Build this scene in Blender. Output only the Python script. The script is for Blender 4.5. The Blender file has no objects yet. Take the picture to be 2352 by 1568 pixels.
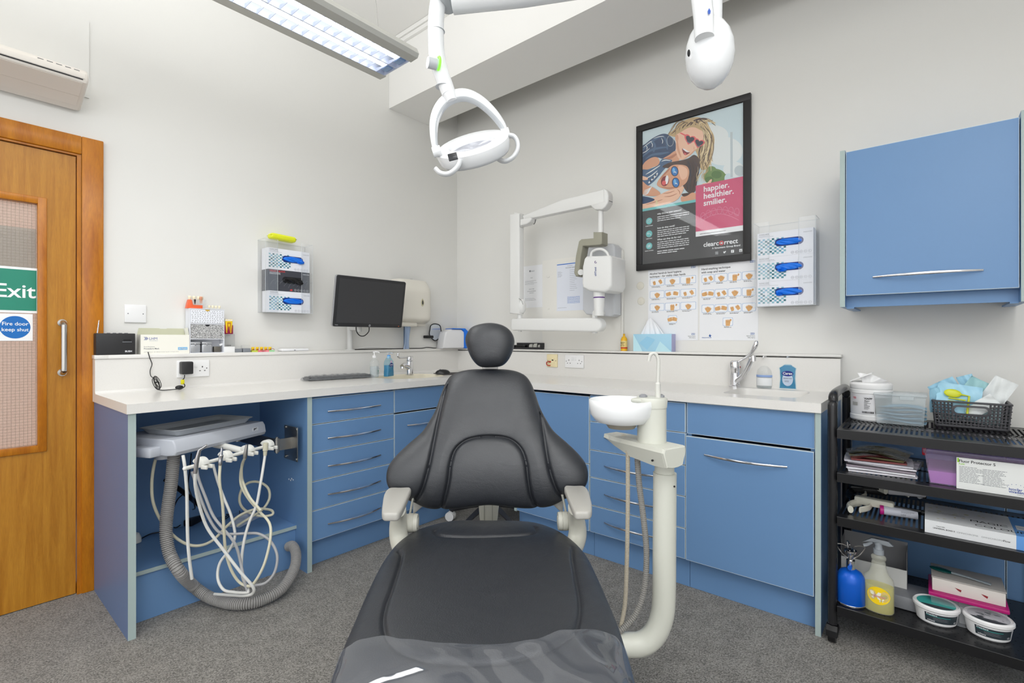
import bpy, bmesh, math, random
from math import sin, cos, pi, radians, sqrt
from mathutils import Vector, Matrix
random.seed(7)
S = bpy.context.scene
COL = S.collection
# ---------------------------------------------------------------- camera
FPX, TH, CY, CX = 1132.74, 0.69945, 778.165, 1179.66
CAM = Vector((-2.8072, -2.9691, 1.16))
FW = Vector((cos(TH), sin(TH), 0)); RT = Vector((sin(TH), -cos(TH), 0)); UP = Vector((0, 0, 1))
cd = bpy.data.cameras.new('camera'); cam = bpy.data.objects.new('camera', cd); COL.objects.link(cam)
cam.location = CAM; cam.rotation_euler = (pi/2, 0, TH - pi/2)
cd.sensor_fit = 'HORIZONTAL'; cd.sensor_width = 36; cd.lens = 36*FPX/2352
cd.shift_x = -(CX-1176)/2352; cd.shift_y = -(784-CY)/2352
cd.clip_start = 0.02; S.camera = cam
# ---------------------------------------------------------------- world and exposure
w = bpy.data.worlds.new('world'); S.world = w; w.use_nodes = True
w.node_tree.nodes['Background'].inputs[0].default_value = (0.975, 0.99, 1.0, 1)
w.node_tree.nodes['Background'].inputs[1].default_value = 1.6
vs = S.view_settings
S.display_settings.display_device = 'sRGB'
vs.view_transform = 'Standard'; vs.look = 'None'; vs.exposure = 0.15; vs.gamma = 1; vs.use_curve_mapping = False
def area_light(name, loc, rot, sx, sy, power, col=(1, 1, 1)):
    l = bpy.data.lights.new(name, 'AREA'); l.shape = 'RECTANGLE'; l.size = sx; l.size_y = sy; l.energy = power; l.color = col
    o = bpy.data.objects.new(name, l); COL.objects.link(o); o.location = loc; o.rotation_euler = rot
    return o
# light of the three suspended fluorescent fittings (the second and third, unseen behind the camera, are added to light the room)
area_light('fitting_light', (-2.4, -1.1075, 2.388), (0, 0, 0), 1.8, .18, 9, (.985, .995, 1))
area_light('fitting_uplight', (-2.52, -1.1075, 2.49), (pi, 0, 0), 1.8, .2, 15, (.985, .995, 1))
area_light('fitting_light', (-2.9, -3.3, 2.388), (0, 0, 0), 1.8, .18, 18, (.985, .995, 1))
area_light('fitting_uplight', (-2.9, -3.3, 2.49), (pi, 0, 0), 1.8, .2, 32, (.985, .995, 1))
area_light('fitting_light', (-3.6, -4.6, 2.388), (0, 0, 0), 1.8, .18, 18, (.985, .995, 1))
area_light('fitting_uplight', (-3.6, -4.6, 2.49), (pi, 0, 0), 1.8, .2, 22, (.985, .995, 1))
# ---------------------------------------------------------------- measuring helpers: a sight line met with a real plane
def ray(px, py): return FW + RT*((px-CX)/FPX) + UP*((CY-py)/FPX)
def pl(px, py, ax, v):
    r = ray(px, py); return CAM + r*((v-CAM[ax])/r[ax])
def pL(px, py, y=0): return pl(px, py, 1, y)
def pR(px, py, x=0): return pl(px, py, 0, x)
def pT(px, py, z): return pl(px, py, 2, z)
def pD(px, py, d): return CAM + ray(px, py)*d
# ---------------------------------------------------------------- materials
def lin(c):
    return tuple(((x/255)/12.92 if x/255 <= .04045 else ((x/255+.055)/1.055)**2.4) for x in c)
MATS = {}
def mat(name, col, rough=.5, metal=0, spec=.5, bump=0, bscale=200, coat=0, trans=0, ior=1.45, emit=0, var=0, vscale=50, sheen=0, sub=0):
    if name in MATS: return MATS[name]
    m = bpy.data.materials.new(name); m.use_nodes = True; nt = m.node_tree; b = nt.nodes['Principled BSDF']
    c = lin(col)+(1,)
    b.inputs['Base Color'].default_value = c; b.inputs['Roughness'].default_value = rough; b.inputs['Metallic'].default_value = metal
    b.inputs['Specular IOR Level'].default_value = spec; b.inputs['Coat Weight'].default_value = coat
    b.inputs['Transmission Weight'].default_value = trans; b.inputs['IOR'].default_value = ior
    b.inputs['Sheen Weight'].default_value = sheen
    if sub: b.inputs['Subsurface Weight'].default_value = sub; b.inputs['Subsurface Radius'].default_value = (.01, .01, .01)
    if emit: b.inputs['Emission Color'].default_value = c; b.inputs['Emission Strength'].default_value = emit
    tc = nt.nodes.new('ShaderNodeTexCoord')
    if var:
        n = nt.nodes.new('ShaderNodeTexNoise'); n.inputs['Scale'].default_value = vscale; n.inputs['Detail'].default_value = 4
        nt.links.new(tc.outputs['Object'], n.inputs['Vector'])
        r = nt.nodes.new('ShaderNodeValToRGB'); r.color_ramp.elements[0].position = .3; r.color_ramp.elements[1].position = .7
        r.color_ramp.elements[0].color = tuple(x*(1-var) for x in c[:3])+(1,); r.color_ramp.elements[1].color = tuple(min(1, x*(1+var)) for x in c[:3])+(1,)
        nt.links.new(n.outputs['Fac'], r.inputs['Fac']); nt.links.new(r.outputs['Color'], b.inputs['Base Color'])
    if bump:
        n = nt.nodes.new('ShaderNodeTexNoise'); n.inputs['Scale'].default_value = bscale; n.inputs['Detail'].default_value = 3
        nt.links.new(tc.outputs['Object'], n.inputs['Vector'])
        k = nt.nodes.new('ShaderNodeBump'); k.inputs['Strength'].default_value = bump; k.inputs['Distance'].default_value = .002
        nt.links.new(n.outputs['Fac'], k.inputs['Height']); nt.links.new(k.outputs['Normal'], b.inputs['Normal'])
    MATS[name] = m
    return m
def clear(name, tint=(255, 255, 255), haze=.08, rough=.03, hcol=(235, 240, 245)):
    "clear plastic sheet: mostly see-through with a little haze and a sheen"
    if name in MATS: return MATS[name]
    m = bpy.data.materials.new(name); m.use_nodes = True; nt = m.node_tree; nt.nodes.clear()
    o = nt.nodes.new('ShaderNodeOutputMaterial'); t = nt.nodes.new('ShaderNodeBsdfTransparent'); t.inputs[0].default_value = lin(tint)+(1,)
    d = nt.nodes.new('ShaderNodeBsdfDiffuse'); d.inputs[0].default_value = lin(hcol)+(1,)
    g = nt.nodes.new('ShaderNodeBsdfGlossy'); g.inputs['Roughness'].default_value = rough
    fr = nt.nodes.new('ShaderNodeLayerWeight'); fr.inputs[0].default_value = .25
    pw = nt.nodes.new('ShaderNodeMath'); pw.operation = 'POWER'; pw.inputs[1].default_value = 3
    mu = nt.nodes.new('ShaderNodeMath'); mu.operation = 'MULTIPLY_ADD'; mu.inputs[1].default_value = .5; mu.inputs[2].default_value = .035
    m1 = nt.nodes.new('ShaderNodeMixShader'); m1.inputs[0].default_value = haze
    m2 = nt.nodes.new('ShaderNodeMixShader')
    L = nt.links.new
    L(fr.outputs['Facing'], pw.inputs[0]); L(pw.outputs[0], mu.inputs[0])
    L(t.outputs[0], m1.inputs[1]); L(d.outputs[0], m1.inputs[2]); L(mu.outputs[0], m2.inputs[0]); L(m1.outputs[0], m2.inputs[1]); L(g.outputs[0], m2.inputs[2]); L(m2.outputs[0], o.inputs[0])
    MATS[name] = m
    return m
# ---------------------------------------------------------------- mesh builder
_txt = {}
def text_geo(s, size, bold=0, align='LEFT'):
    k = (s, size, bold, align)
    if k in _txt: return _txt[k]
    c = bpy.data.curves.new('t', 'FONT'); c.body = s; c.size = size; c.align_x = align; c.offset = bold*size; c.resolution_u = 3
    o = bpy.data.objects.new('t', c); COL.objects.link(o)
    dg = bpy.context.evaluated_depsgraph_get(); me = bpy.data.meshes.new_from_object(o.evaluated_get(dg))
    r = ([tuple(v.co) for v in me.vertices], [tuple(p.vertices) for p in me.polygons])
    bpy.data.objects.remove(o); bpy.data.curves.remove(c); bpy.data.meshes.remove(me)
    _txt[k] = r
    return r
def smooth_path(pts, n=8, closed=False):
    P = [Vector(p) for p in pts]; out = []
    N = len(P)
    for i in range(N if closed else N-1):
        p0 = P[(i-1) % N] if (closed or i > 0) else P[0]*2-P[1]
        p1 = P[i]; p2 = P[(i+1) % N]
        p3 = P[(i+2) % N] if (closed or i+2 < N) else P[-1]*2-P[-2]
        for k in range(n):
            t = k/n
            out.append(.5*((2*p1)+(p2-p0)*t+(2*p0-5*p1+4*p2-p3)*t*t+(3*p1-p0-3*p2+p3)*t**3))
    if not closed: out.append(P[-1])
    return out
class MB:
    def __init__(s): s.v = []; s.f = []; s.m = []; s.X = Matrix()
    def add(s, vs, fs, m=0, M=None):
        T = s.X @ M if M is not None else s.X
        b = len(s.v); s.v += [tuple(T @ Vector(v)) for v in vs]
        for f in fs: s.f.append(tuple(b+i for i in f)); s.m.append(m)
        return s
    def box(s, x0, x1, y0, y1, z0, z1, m=0, bev=0, M=None, seg=2):
        if x0 > x1: x0, x1 = x1, x0
        if y0 > y1: y0, y1 = y1, y0
        if z0 > z1: z0, z1 = z1, z0
        if not bev:
            vs = [(x, y, z) for z in (z0, z1) for y in (y0, y1) for x in (x0, x1)]
            return s.add(vs, [(0, 2, 3, 1), (4, 5, 7, 6), (0, 1, 5, 4), (2, 6, 7, 3), (0, 4, 6, 2), (1, 3, 7, 5)], m, M)
        bm = bmesh.new(); bmesh.ops.create_cube(bm, size=1)
        for v in bm.verts: v.co = Vector(((x0+x1)/2+v.co.x*(x1-x0), (y0+y1)/2+v.co.y*(y1-y0), (z0+z1)/2+v.co.z*(z1-z0)))
        bev = min(bev, .49*min(x1-x0, y1-y0, z1-z0))
        bmesh.ops.bevel(bm, geom=bm.edges[:], offset=bev, segments=seg, profile=.5, affect='EDGES')
        bm.verts.ensure_lookup_table()
        s.add([tuple(v.co) for v in bm.verts], [tuple(v.index for v in f.verts) for f in bm.faces], m, M); bm.free()
        return s
    def prism(s, poly, a0, a1, ax='y', m=0, M=None, bev=0, seg=2):
        "polygon of (u,v) extruded along an axis: ax y -> (u,a,v); z -> (u,v,a); x -> (a,u,v)"
        f = {'y': lambda u, v, a: (u, a, v), 'z': lambda u, v, a: (u, v, a), 'x': lambda u, v, a: (a, u, v)}[ax]
        n = len(poly)
        bm = bmesh.new()
        A = [bm.verts.new(f(u, v, a0)) for u, v in poly]; B = [bm.verts.new(f(u, v, a1)) for u, v in poly]
        bm.faces.new(A); bm.faces.new(B[::-1])
        for i in range(n): bm.faces.new((A[i], B[i], B[(i+1) % n], A[(i+1) % n]))
        bmesh.ops.recalc_face_normals(bm, faces=bm.faces)
        if bev:
            caps = [e for e in bm.edges if (e.verts[0] in A) == (e.verts[1] in A)]
            try: bmesh.ops.bevel(bm, geom=caps, offset=bev, segments=seg, profile=.5, affect='EDGES')
            except Exception: pass
        bm.verts.index_update()
        s.add([tuple(v.co) for v in bm.verts], [tuple(v.index for v in q.verts) for q in bm.faces], m, M); bm.free()
        return s
    def quad(s, a, b, c, d, m=0, M=None): return s.add([a, b, c, d], [(0, 1, 2, 3)], m, M)
    def flat(s, x0, x1, z0, z1, y, m=0, M=None): return s.add([(x0, y, z0), (x1, y, z0), (x1, y, z1), (x0, y, z1)], [(0, 1, 2, 3)], m, M)
    def poly(s, pts, y, m=0, M=None): return s.add([(a, y, b) for a, b in pts], [tuple(range(len(pts)))], m, M)
    def text(s, t, x, z, y, size, m=0, bold=0, align='LEFT', sx=1, M=None):
        v, f = text_geo(t, size, bold, align)
        return s.add([(x+a*sx, y, z+b) for a, b, c in v], f, m, M)
    def dashes(s, x, z, w, n, pitch, y, h=.0011, m=0, seed=1, M=None, just=False):
        r = random.Random(seed)
        for i in range(n):
            X = x; zz = z-i*pitch; end = x+w*(1 if (just and i < n-1) else r.uniform(.62, 1))
            while X < end:
                L = min(r.uniform(.003, .009)*(h/.0011), end-X)
                s.flat(X, X+L, zz, zz+h, y, m, M); X += L+h*.9
        return s
    def cyl(s, p0, p1, r0, r1=None, n=24, m=0, M=None, caps=True):
        r1 = r0 if r1 is None else r1
        p0 = Vector(p0); p1 = Vector(p1); d = (p1-p0).normalized(); a = d.orthogonal().normalized(); b = d.cross(a)
        vs = []; fs = []
        for p, r in ((p0, r0), (p1, r1)):
            for i in range(n): t = 2*pi*i/n; vs.append(p+a*(r*cos(t))+b*(r*sin(t)))
        for i in range(n): fs.append((i, (i+1) % n, n+(i+1) % n, n+i))
        if caps: fs += [tuple(range(n))[::-1], tuple(range(n, 2*n))]
        return s.add(vs, fs, m, M)
    def tube(s, path, r, n=12, m=0, M=None, closed=False, caps=True, sq=None):
        P = [Vector(p) for p in path]; N = len(P)
        R = r if isinstance(r, (list, tuple)) else [r]*N
        vs = []; fs = []; up = None
        for i in range(N):
            t = (P[(i+1) % N]-P[(i-1) % N]) if closed else (P[min(i+1, N-1)]-P[max(i-1, 0)])
            t = t.normalized() if t.length > 1e-9 else Vector((0, 0, 1))
            if up is None: up = t.orthogonal().normalized() if sq is None else Vector(sq).normalized()
            up = (up-t*up.dot(t)).normalized(); b = t.cross(up)
            for k in range(n):
                a = 2*pi*k/n; ri = R[i]
                if isinstance(ri, tuple): vs.append(P[i]+up*(ri[0]*cos(a))+b*(ri[1]*sin(a)))
                else: vs.append(P[i]+up*(ri*cos(a))+b*(ri*sin(a)))
        for i in range(N if closed else N-1):
            j = (i+1) % N
            for k in range(n): l = (k+1) % n; fs.append((i*n+k, i*n+l, j*n+l, j*n+k))
        if caps and not closed: fs += [tuple(range(n))[::-1], tuple((N-1)*n+k for k in range(n))]
        return s.add(vs, fs, m, M)
    def ribbed(s, path, r, pitch, depth=.12, n=14, m=0, M=None):
        P = [Vector(p) for p in path]; L = [0]
        for i in range(1, len(P)): L.append(L[-1]+(P[i]-P[i-1]).length)
        k = int(L[-1]/pitch); out = []; R = []; j = 0
        for i in range(k*4+1):
            q = L[-1]*i/(k*4)
            while j < len(L)-2 and L[j+1] < q: j += 1
            t = (q-L[j])/max(1e-9, L[j+1]-L[j]); out.append(P[j].lerp(P[j+1], t)); R.append(r*(1-depth*(1 if i % 4 == 0 else 0)))
        return s.tube(out, R, n, m, M)
    def lathe(s, prof, n=32, m=0, M=None, sx=1, sy=1, a0=0, a1=None):
        full = a1 is None; a1 = 2*pi if full else a1; K = len(prof); vs = []; fs = []; nn = n if full else n+1
        for r, z in prof:
            for i in range(nn): t = a0+(a1-a0)*i/n; vs.append((r*cos(t)*sx, r*sin(t)*sy, z))
        for j in range(K-1):
            for i in range(n): k = (i+1) % nn if full else i+1; fs.append((j*nn+i, j*nn+k, (j+1)*nn+k, (j+1)*nn+i))
        if full and prof[0][0] > 1e-6: fs.append(tuple(range(n))[::-1])
        if full and prof[-1][0] > 1e-6: fs.append(tuple((K-1)*n+i for i in range(n)))
        return s.add(vs, fs, m, M)
    def ball(s, c, rx, ry=None, rz=None, n=20, k=12, m=0, M=None):
        ry = rx if ry is None else ry; rz = rx if rz is None else rz
        T = Matrix.Translation(c) @ Matrix.Diagonal((rx, ry, rz, 1))
        if M is not None: T = M @ T
        return s.lathe([(max(1e-7, sin(pi*j/k)), -cos(pi*j/k)) for j in range(k+1)], n, m, T)
    def grid(s, fn, nu, nv, m=0, M=None):
        vs = [fn(i/nu, j/nv) for j in range(nv+1) for i in range(nu+1)]
        fs = [(j*(nu+1)+i, j*(nu+1)+i+1, (j+1)*(nu+1)+i+1, (j+1)*(nu+1)+i) for j in range(nv) for i in range(nu)]
        return s.add(vs, fs, m, M)
    def build(s, name, mats, parent=None, ang=.6, merge=True):
        me = bpy.data.meshes.new(name); me.from_pydata(s.v, [], s.f)
        if not isinstance(mats, (list, tuple)): mats = [mats]
        for a in mats: me.materials.append(a)
        for p, k in zip(me.polygons, s.m): p.material_index = min(k, len(mats)-1); p.use_smooth = True
        if merge:
            bm = bmesh.new(); bm.from_mesh(me); bmesh.ops.remove_doubles(bm, verts=bm.verts, dist=1e-6); bm.to_mesh(me); bm.free()
        me.set_sharp_from_angle(angle=ang); me.update()
        o = bpy.data.objects.new(name, me); COL.objects.link(o)
        if parent is not None: o.parent = parent
        return o
def rr(w, h, r, n=5, cx=0, cz=0):
    "rounded rectangle outline"
    out = []
    for (sx, sz, a) in ((1, 1, 0), (-1, 1, 90), (-1, -1, 180), (1, -1, 270)):
        for i in range(n+1):
            t = radians(a+90*i/n); out.append((cx+sx*(w/2-r)+r*cos(t), cz+sz*(h/2-r)+r*sin(t)))
    return out
def ell(cx, cz, rx, rz, n=24): return [(cx+rx*cos(2*pi*i/n), cz+rz*sin(2*pi*i/n)) for i in range(n)]
# ---------------------------------------------------------------- naming
def thing(name, label, cat, loc=(0, 0, 0), rz=0, group=None, rot=None):
    o = bpy.data.objects.new(name, None); COL.objects.link(o); o.empty_display_size = .05
    o.location = loc; o.rotation_euler = rot if rot else (0, 0, rz)
    o['label'] = label; o['category'] = cat
    if group: o['group'] = group
    return o
def tag(o, label, cat, group=None, kind=None):
    o['label'] = label; o['category'] = cat
    if group: o['group'] = group
    if kind: o['kind'] = kind
    return o
def struct(o, label=None, cat=None):
    o['kind'] = 'structure'
    if label: o['label'] = label
    if cat: o['category'] = cat
    return o
def dup(root, loc=None, rz=None, label=None, group=None):
    r = root.copy(); COL.objects.link(r)
    if loc is not None: r.location = loc
    if rz is not None: r.rotation_euler = (0, 0, rz)
    if label: r['label'] = label
    if group: r['group'] = group
    def rec(a, b):
        for ch in list(a.children):
            c = ch.copy(); COL.objects.link(c); c.parent = b; rec(ch, c)
    rec(root, r)
    return r
RW = -pi/2   # right-wall things: local x runs along the wall to the right, local y points into the wall
def MR(x, y, z=0): return Matrix.Translation((x, y, z)) @ Matrix.Rotation(RW, 4, 'Z')
# ================================================================ materials shared
white_paint = mat('wall_paint', (228, 227, 223), .9, bump=.03, bscale=300)
ceil_paint = mat('ceiling_paint', (240, 239, 236), .9)
blue = mat('blue_laminate', (106, 144, 188), .38, bump=.02, bscale=900)
edge = mat('pale_edging', (168, 184, 182), .45)
edgew = mat('white_edging', (214, 226, 232), .4)
chrome = mat('chrome', (225, 225, 228), .12, 1)
steel = mat('brushed_steel', (176, 174, 170), .32, 1)
black = mat('black_plastic', (22, 22, 24), .35)
dark = mat('dark_void', (26, 28, 32), .8)
wplastic = mat('white_plastic', (236, 236, 236), .35)
ink = mat('black_ink', (28, 28, 30), .7)
greyink = mat('grey_ink', (120, 122, 128), .7)
paper = mat('white_paper', (236, 237, 240), .6)
acryl = clear('clear_acrylic', haze=.06)
def worktop_mat():
    m = mat('worktop_solid_surface', (226, 224, 220), .22)
    nt = m.node_tree; b = nt.nodes['Principled BSDF']
    tc = nt.nodes.new('ShaderNodeTexCoord'); v = nt.nodes.new('ShaderNodeTexVoronoi'); v.inputs['Scale'].default_value = 220
    nt.links.new(tc.outputs['Object'], v.inputs['Vector'])
    r = nt.nodes.new('ShaderNodeValToRGB'); e = r.color_ramp.elements
    e[0].position = 0; e[0].color = lin((202, 198, 192))+(1,); e[1].position = .22; e[1].color = lin((226, 224, 220))+(1,)
    nt.links.new(v.outputs['Distance'], r.inputs['Fac']); nt.links.new(r.outputs['Color'], b.inputs['Base Color'])
    return m
wt = worktop_mat()
def wood_mat(name, c0, c1, rough=.35, stretch=(14, 14, .9), sc=3):
    m = mat(name, c0, rough); nt = m.node_tree; b = nt.nodes['Principled BSDF']; L = nt.links.new
    tc = nt.nodes.new('ShaderNodeTexCoord'); mp = nt.nodes.new('ShaderNodeMapping'); mp.inputs['Scale'].default_value = stretch
    L(tc.outputs['Object'], mp.inputs['Vector'])
    n = nt.nodes.new('ShaderNodeTexNoise'); n.inputs['Scale'].default_value = sc; n.inputs['Detail'].default_value = 8; n.inputs['Roughness'].default_value = .65; n.inputs['Distortion'].default_value = .6
    L(mp.outputs[0], n.inputs['Vector'])
    r = nt.nodes.new('ShaderNodeValToRGB'); e = r.color_ramp.elements
    e[0].position = .3; e[0].color = lin(c1)+(1,); e[1].position = .72; e[1].color = lin(c0)+(1,)
    L(n.outputs['Fac'], r.inputs['Fac'])
    n2 = nt.nodes.new('ShaderNodeTexNoise'); n2.inputs['Scale'].default_value = sc*12; n2.inputs['Detail'].default_value = 4
    L(mp.outputs[0], n2.inputs['Vector'])
    mx = nt.nodes.new('ShaderNodeMixRGB'); mx.blend_type = 'MULTIPLY'; mx.inputs[0].default_value = .35
    L(r.outputs[0], mx.inputs[1]); L(n2.outputs['Fac'], mx.inputs[2]); 
    L(mx.outputs[0], b.inputs['Base Color'])
    return m
wood_door = wood_mat('door_veneer', (208, 146, 46), (174, 110, 22))
wood_frame = wood_mat('frame_timber', (216, 138, 26), (174, 98, 8), .32, (8, 8, 1.2), 2.5)
def carpet_mat():
    m = mat('grey_carpet', (112, 104, 98), .95, sheen=.2); nt = m.node_tree; b = nt.nodes['Principled BSDF']; L = nt.links.new
    tc = nt.nodes.new('ShaderNodeTexCoord')
    n = nt.nodes.new('ShaderNodeTexNoise'); n.inputs['Scale'].default_value = 170; n.inputs['Detail'].default_value = 5; n.inputs['Roughness'].default_value = .8
    L(tc.outputs['Object'], n.inputs['Vector'])
    n2 = nt.nodes.new('ShaderNodeTexNoise'); n2.inputs['Scale'].default_value = 14; n2.inputs['Detail'].default_value = 3
    L(tc.outputs['Object'], n2.inputs['Vector'])
    wv = nt.nodes.new('ShaderNodeTexWave'); wv.inputs['Scale'].default_value = 30; wv.inputs['Distortion'].default_value = 14; wv.inputs['Detail'].default_value = 3; wv.bands_direction = 'DIAGONAL'
    wv.inputs['Detail Scale'].default_value = 2
    L(tc.outputs['Object'], wv.inputs['Vector'])
    r = nt.nodes.new('ShaderNodeValToRGB'); e = r.color_ramp.elements
    e[0].position = .34; e[0].color = lin((68, 65, 61))+(1,); e[1].position = .66; e[1].color = lin((158, 154, 147))+(1,)
    ad = nt.nodes.new('ShaderNodeMath'); ad.operation = 'MULTIPLY_ADD'; ad.inputs[1].default_value = .16; L(wv.outputs['Fac'], ad.inputs[0])
    a2 = nt.nodes.new('ShaderNodeMath'); a2.operation = 'MULTIPLY_ADD'; a2.inputs[1].default_value = .16; L(n2.outputs['Fac'], a2.inputs[0])
    a3 = nt.nodes.new('ShaderNodeMath'); a3.operation = 'SUBTRACT'; a3.inputs[1].default_value = .16
    L(n.outputs['Fac'], ad.inputs[2]); L(ad.outputs[0], a2.inputs[2]); L(a2.outputs[0], a3.inputs[0]); L(a3.outputs[0], r.inputs['Fac']); 
    br = nt.nodes.new('ShaderNodeTexBrick'); br.offset = 0; br.inputs['Scale'].default_value = 2; br.inputs['Mortar Size'].default_value = .0035
    br.inputs['Brick Width'].default_value = 1; br.inputs['Row Height'].default_value = 1; br.inputs['Mortar Smooth'].default_value = .3
    mp = nt.nodes.new('ShaderNodeMapping'); mp.inputs['Location'].default_value = (.36, .1, 0); L(tc.outputs['Object'], mp.inputs['Vector']); L(mp.outputs[0], br.inputs['Vector'])
    br.inputs['Color1'].default_value = (0, 0, 0, 1); br.inputs['Color2'].default_value = (0, 0, 0, 1); br.inputs['Mortar'].default_value = (1, 1, 1, 1)
    mx = nt.nodes.new('ShaderNodeMixRGB'); mx.inputs[2].default_value = lin((150, 146, 140))+(1,)
    q = nt.nodes.new('ShaderNodeMath'); q.operation = 'MULTIPLY'; q.inputs[1].default_value = .5; L(br.outputs['Color'], q.inputs[0]); L(q.outputs[0], mx.inputs[0])
    L(r.outputs[0], mx.inputs[1]); L(mx.outputs[0], b.inputs['Base Color'])
    k = nt.nodes.new('ShaderNodeBump'); k.inputs['Strength'].default_value = .5; k.inputs['Distance'].default_value = .004
    L(n.outputs['Fac'], k.inputs['Height']); L(k.outputs[0], b.inputs['Normal'])
    return m
carpet = carpet_mat()
# ================================================================ room shell
ZC = 3.28
struct(MB().box(-6, .15, -6.5, .15, -.1, 0).build('floor', carpet))
struct(MB().box(-6, .15, -6.5, .15, ZC, ZC+.1).build('ceiling', ceil_paint))
struct(MB().box(0, .15, -6.5, .15, 0, ZC).build('wall_right', white_paint))
m = MB().box(-6, -3.36, 0, .12, 0, ZC).box(-3.36, -2.352, 0, .12, 2.012, ZC).box(-2.352, 0, 0, .12, 0, ZC)
struct(m.build('wall_left', white_paint))
struct(MB().box(-.67, -.281, -6.5, -.001, 2.8165, ZC-.001).build('trim_1', ceil_paint), 'white painted ceiling beam running beside the right wall', 'beam')
m = MB().box(-.70, -.671, -6.5, -.001, ZC-.03, ZC-.002).box(-.69, -.671, -6.5, -.001, ZC-.06, ZC-.032)
struct(m.build('trim_2', ceil_paint), 'thin stepped moulding along the top of the ceiling beam', 'moulding')
a = pL(205, 50, -.006); b_ = pL(205, 170, -.006)
struct(MB().box(-4.2, a.x, -.006, -.0005, 2.27, a.z).build('trim_3', white_paint), 'shallow plastered panel behind the wall air conditioner', 'wall panel')
struct(MB().box(-2.2, -.671, -4.3, -4.2, 0, ZC-.001).box(-.671, -.001, -4.3, -4.2, 0, 2.816).build('wall_light_block', white_paint))  # partial rear wall, unseen, added to cut world light on the right side
# corridor behind the door glass
struct(MB().box(-3.9, -1.9, 1.2, 1.25, 0, 2.6).build('wall_corridor', mat('corridor_paint', (222, 190, 172), .9)))
# ---- door
dr = thing('door_1', 'varnished timber door with wired glass panel and chrome pull handle', 'door', (-2.86, 0, 0)); dr['kind'] = 'structure'; 
dx = 2.86
m = MB().box(-2.355+dx, -2.277+dx, -.022, .0, 0, 2.082, bev=.004).box(-3.435+dx, -3.357+dx, -.022, 0, 0, 2.082, bev=.004).box(-3.357+dx, -2.355+dx, -.022, 0, 2.0, 2.082, bev=.004)
m.box(-2.37+dx, -2.353+dx, -.012, .12, 0, 2.006).box(-3.36+dx, -3.343+dx, -.012, .12, 0, 2.006).box(-3.343+dx, -2.37+dx, -.012, .12, 1.992, 2.006)
m.build('door_frame', wood_frame, dr)
m = MB(); gx0, gx1, gz0, gz1 = -3.215, -2.497, .695, 1.75
y0, y1 = .0, .044
X0, X1 = -3.34, -2.373
m.box(X0+dx, gx0+dx, y0, y1, .004, 1.988).box(gx1+dx, X1+dx, y0, y1, .004, 1.988).box(gx0+dx, gx1+dx, y0, y1, .004, gz0).box(gx0+dx, gx1+dx, y0, y1, gz1, 1.988)
leaf = m.build('door_leaf', wood_door, dr)
m = MB()
for (a0, a1, b0, b1) in ((gx1-.002, gx1+.028, gz0-.028, gz1+.028), (gx0-.028, gx0+.002, gz0-.028, gz1+.028), (gx0, gx1, gz1-.002, gz1+.028), (gx0, gx1, gz0-.028, gz0+.002)):
    m.box(a0+dx, a1+dx, -.008, .012, b0, b1, bev=.003)
m.build('glazing_bead', wood_frame, leaf)
def wired_mat():
    m = clear('wired_glass', (232, 226, 222), .25, .2, (226, 214, 204))
    return m
g = MB().box(gx0+dx, gx1+dx, .018, .024, gz0, gz1).build('glass_pane', wired_mat(), leaf)
m = MB()
x = gx1-.006
while x > gx0: m.box(x+dx-.0004, x+dx+.0004, .0172, .0176, gz0, gz1); x -= .0125
z = gz0+.006
while z < gz1: m.box(gx0+dx, gx1+dx, .0172, .0176, z-.0004, z+.0004); z += .0125
m.build('glass_wire', mat('glass_wire', (150, 142, 132), .5, .6), leaf)
# pull handle
m = MB(); hx = -2.419+dx
pts = [(hx, 0, 1.232), (hx, -.03, 1.232), (hx, -.05, 1.222), (hx, -.053, 1.2), (hx, -.053, 1.04), (hx, -.05, 1.02), (hx, -.03, 1.01), (hx, 0, 1.01)]
m.tube(smooth_path(pts, 6), .0105, 16).cyl((hx, 0, 1.232), (hx, -.004, 1.232), .016).cyl((hx, 0, 1.01), (hx, -.004, 1.01), .016)
m.build('pull_handle', mat('satin_aluminium', (190, 188, 184), .28, 1), leaf)
# signs on the glass
green = mat('sign_green', (32, 134, 110), .4); signw = mat('sign_white', (240, 242, 243), .4); signb = mat('sign_blue', (6, 106, 186), .4)
t = thing('exit_sign', 'green and white Exit sign stuck across the door glass', 'sign', (-2.8, .0168, 1.37))
m = MB().box(-.38, .302, -.0012, 0, -.098, .098, 0).flat(-.372, .3, -.088, .088, -.0016, 1)
m.text('Fire Exit', .297, -.032, -.002, .082, 0, .012, 'RIGHT', 1.0)
m.build('sign_plate', [signw, green], t)
t = thing('fire_door_sign', 'round blue Fire door keep shut sticker below the Exit sign', 'sign', (-2.562, .0168, 1.21))
m = MB().box(-.055, .05, -.0012, 0, -.058, .058, 0).poly(ell(-.004, 0, .047, .048, 40), -.0016, 1)
m.text('Fire door', -.004, .008, -.002, .021, 0, .01, 'CENTER', 1).text('keep shut', -.004, -.017, -.002, .021, 0, .01, 'CENTER', 1)
m.build('sign_plate', [signw, signb], t)
t = thing('paper_notice', 'pale green laminated notice seen through the door glass', 'notice', (-2.7, .03, 1.55))
m = MB().box(-.2, .2, 0, .001, -.09, .09); m.build('sheet', mat('pale_green_sheet', (196, 214, 208), .5), t)
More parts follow.
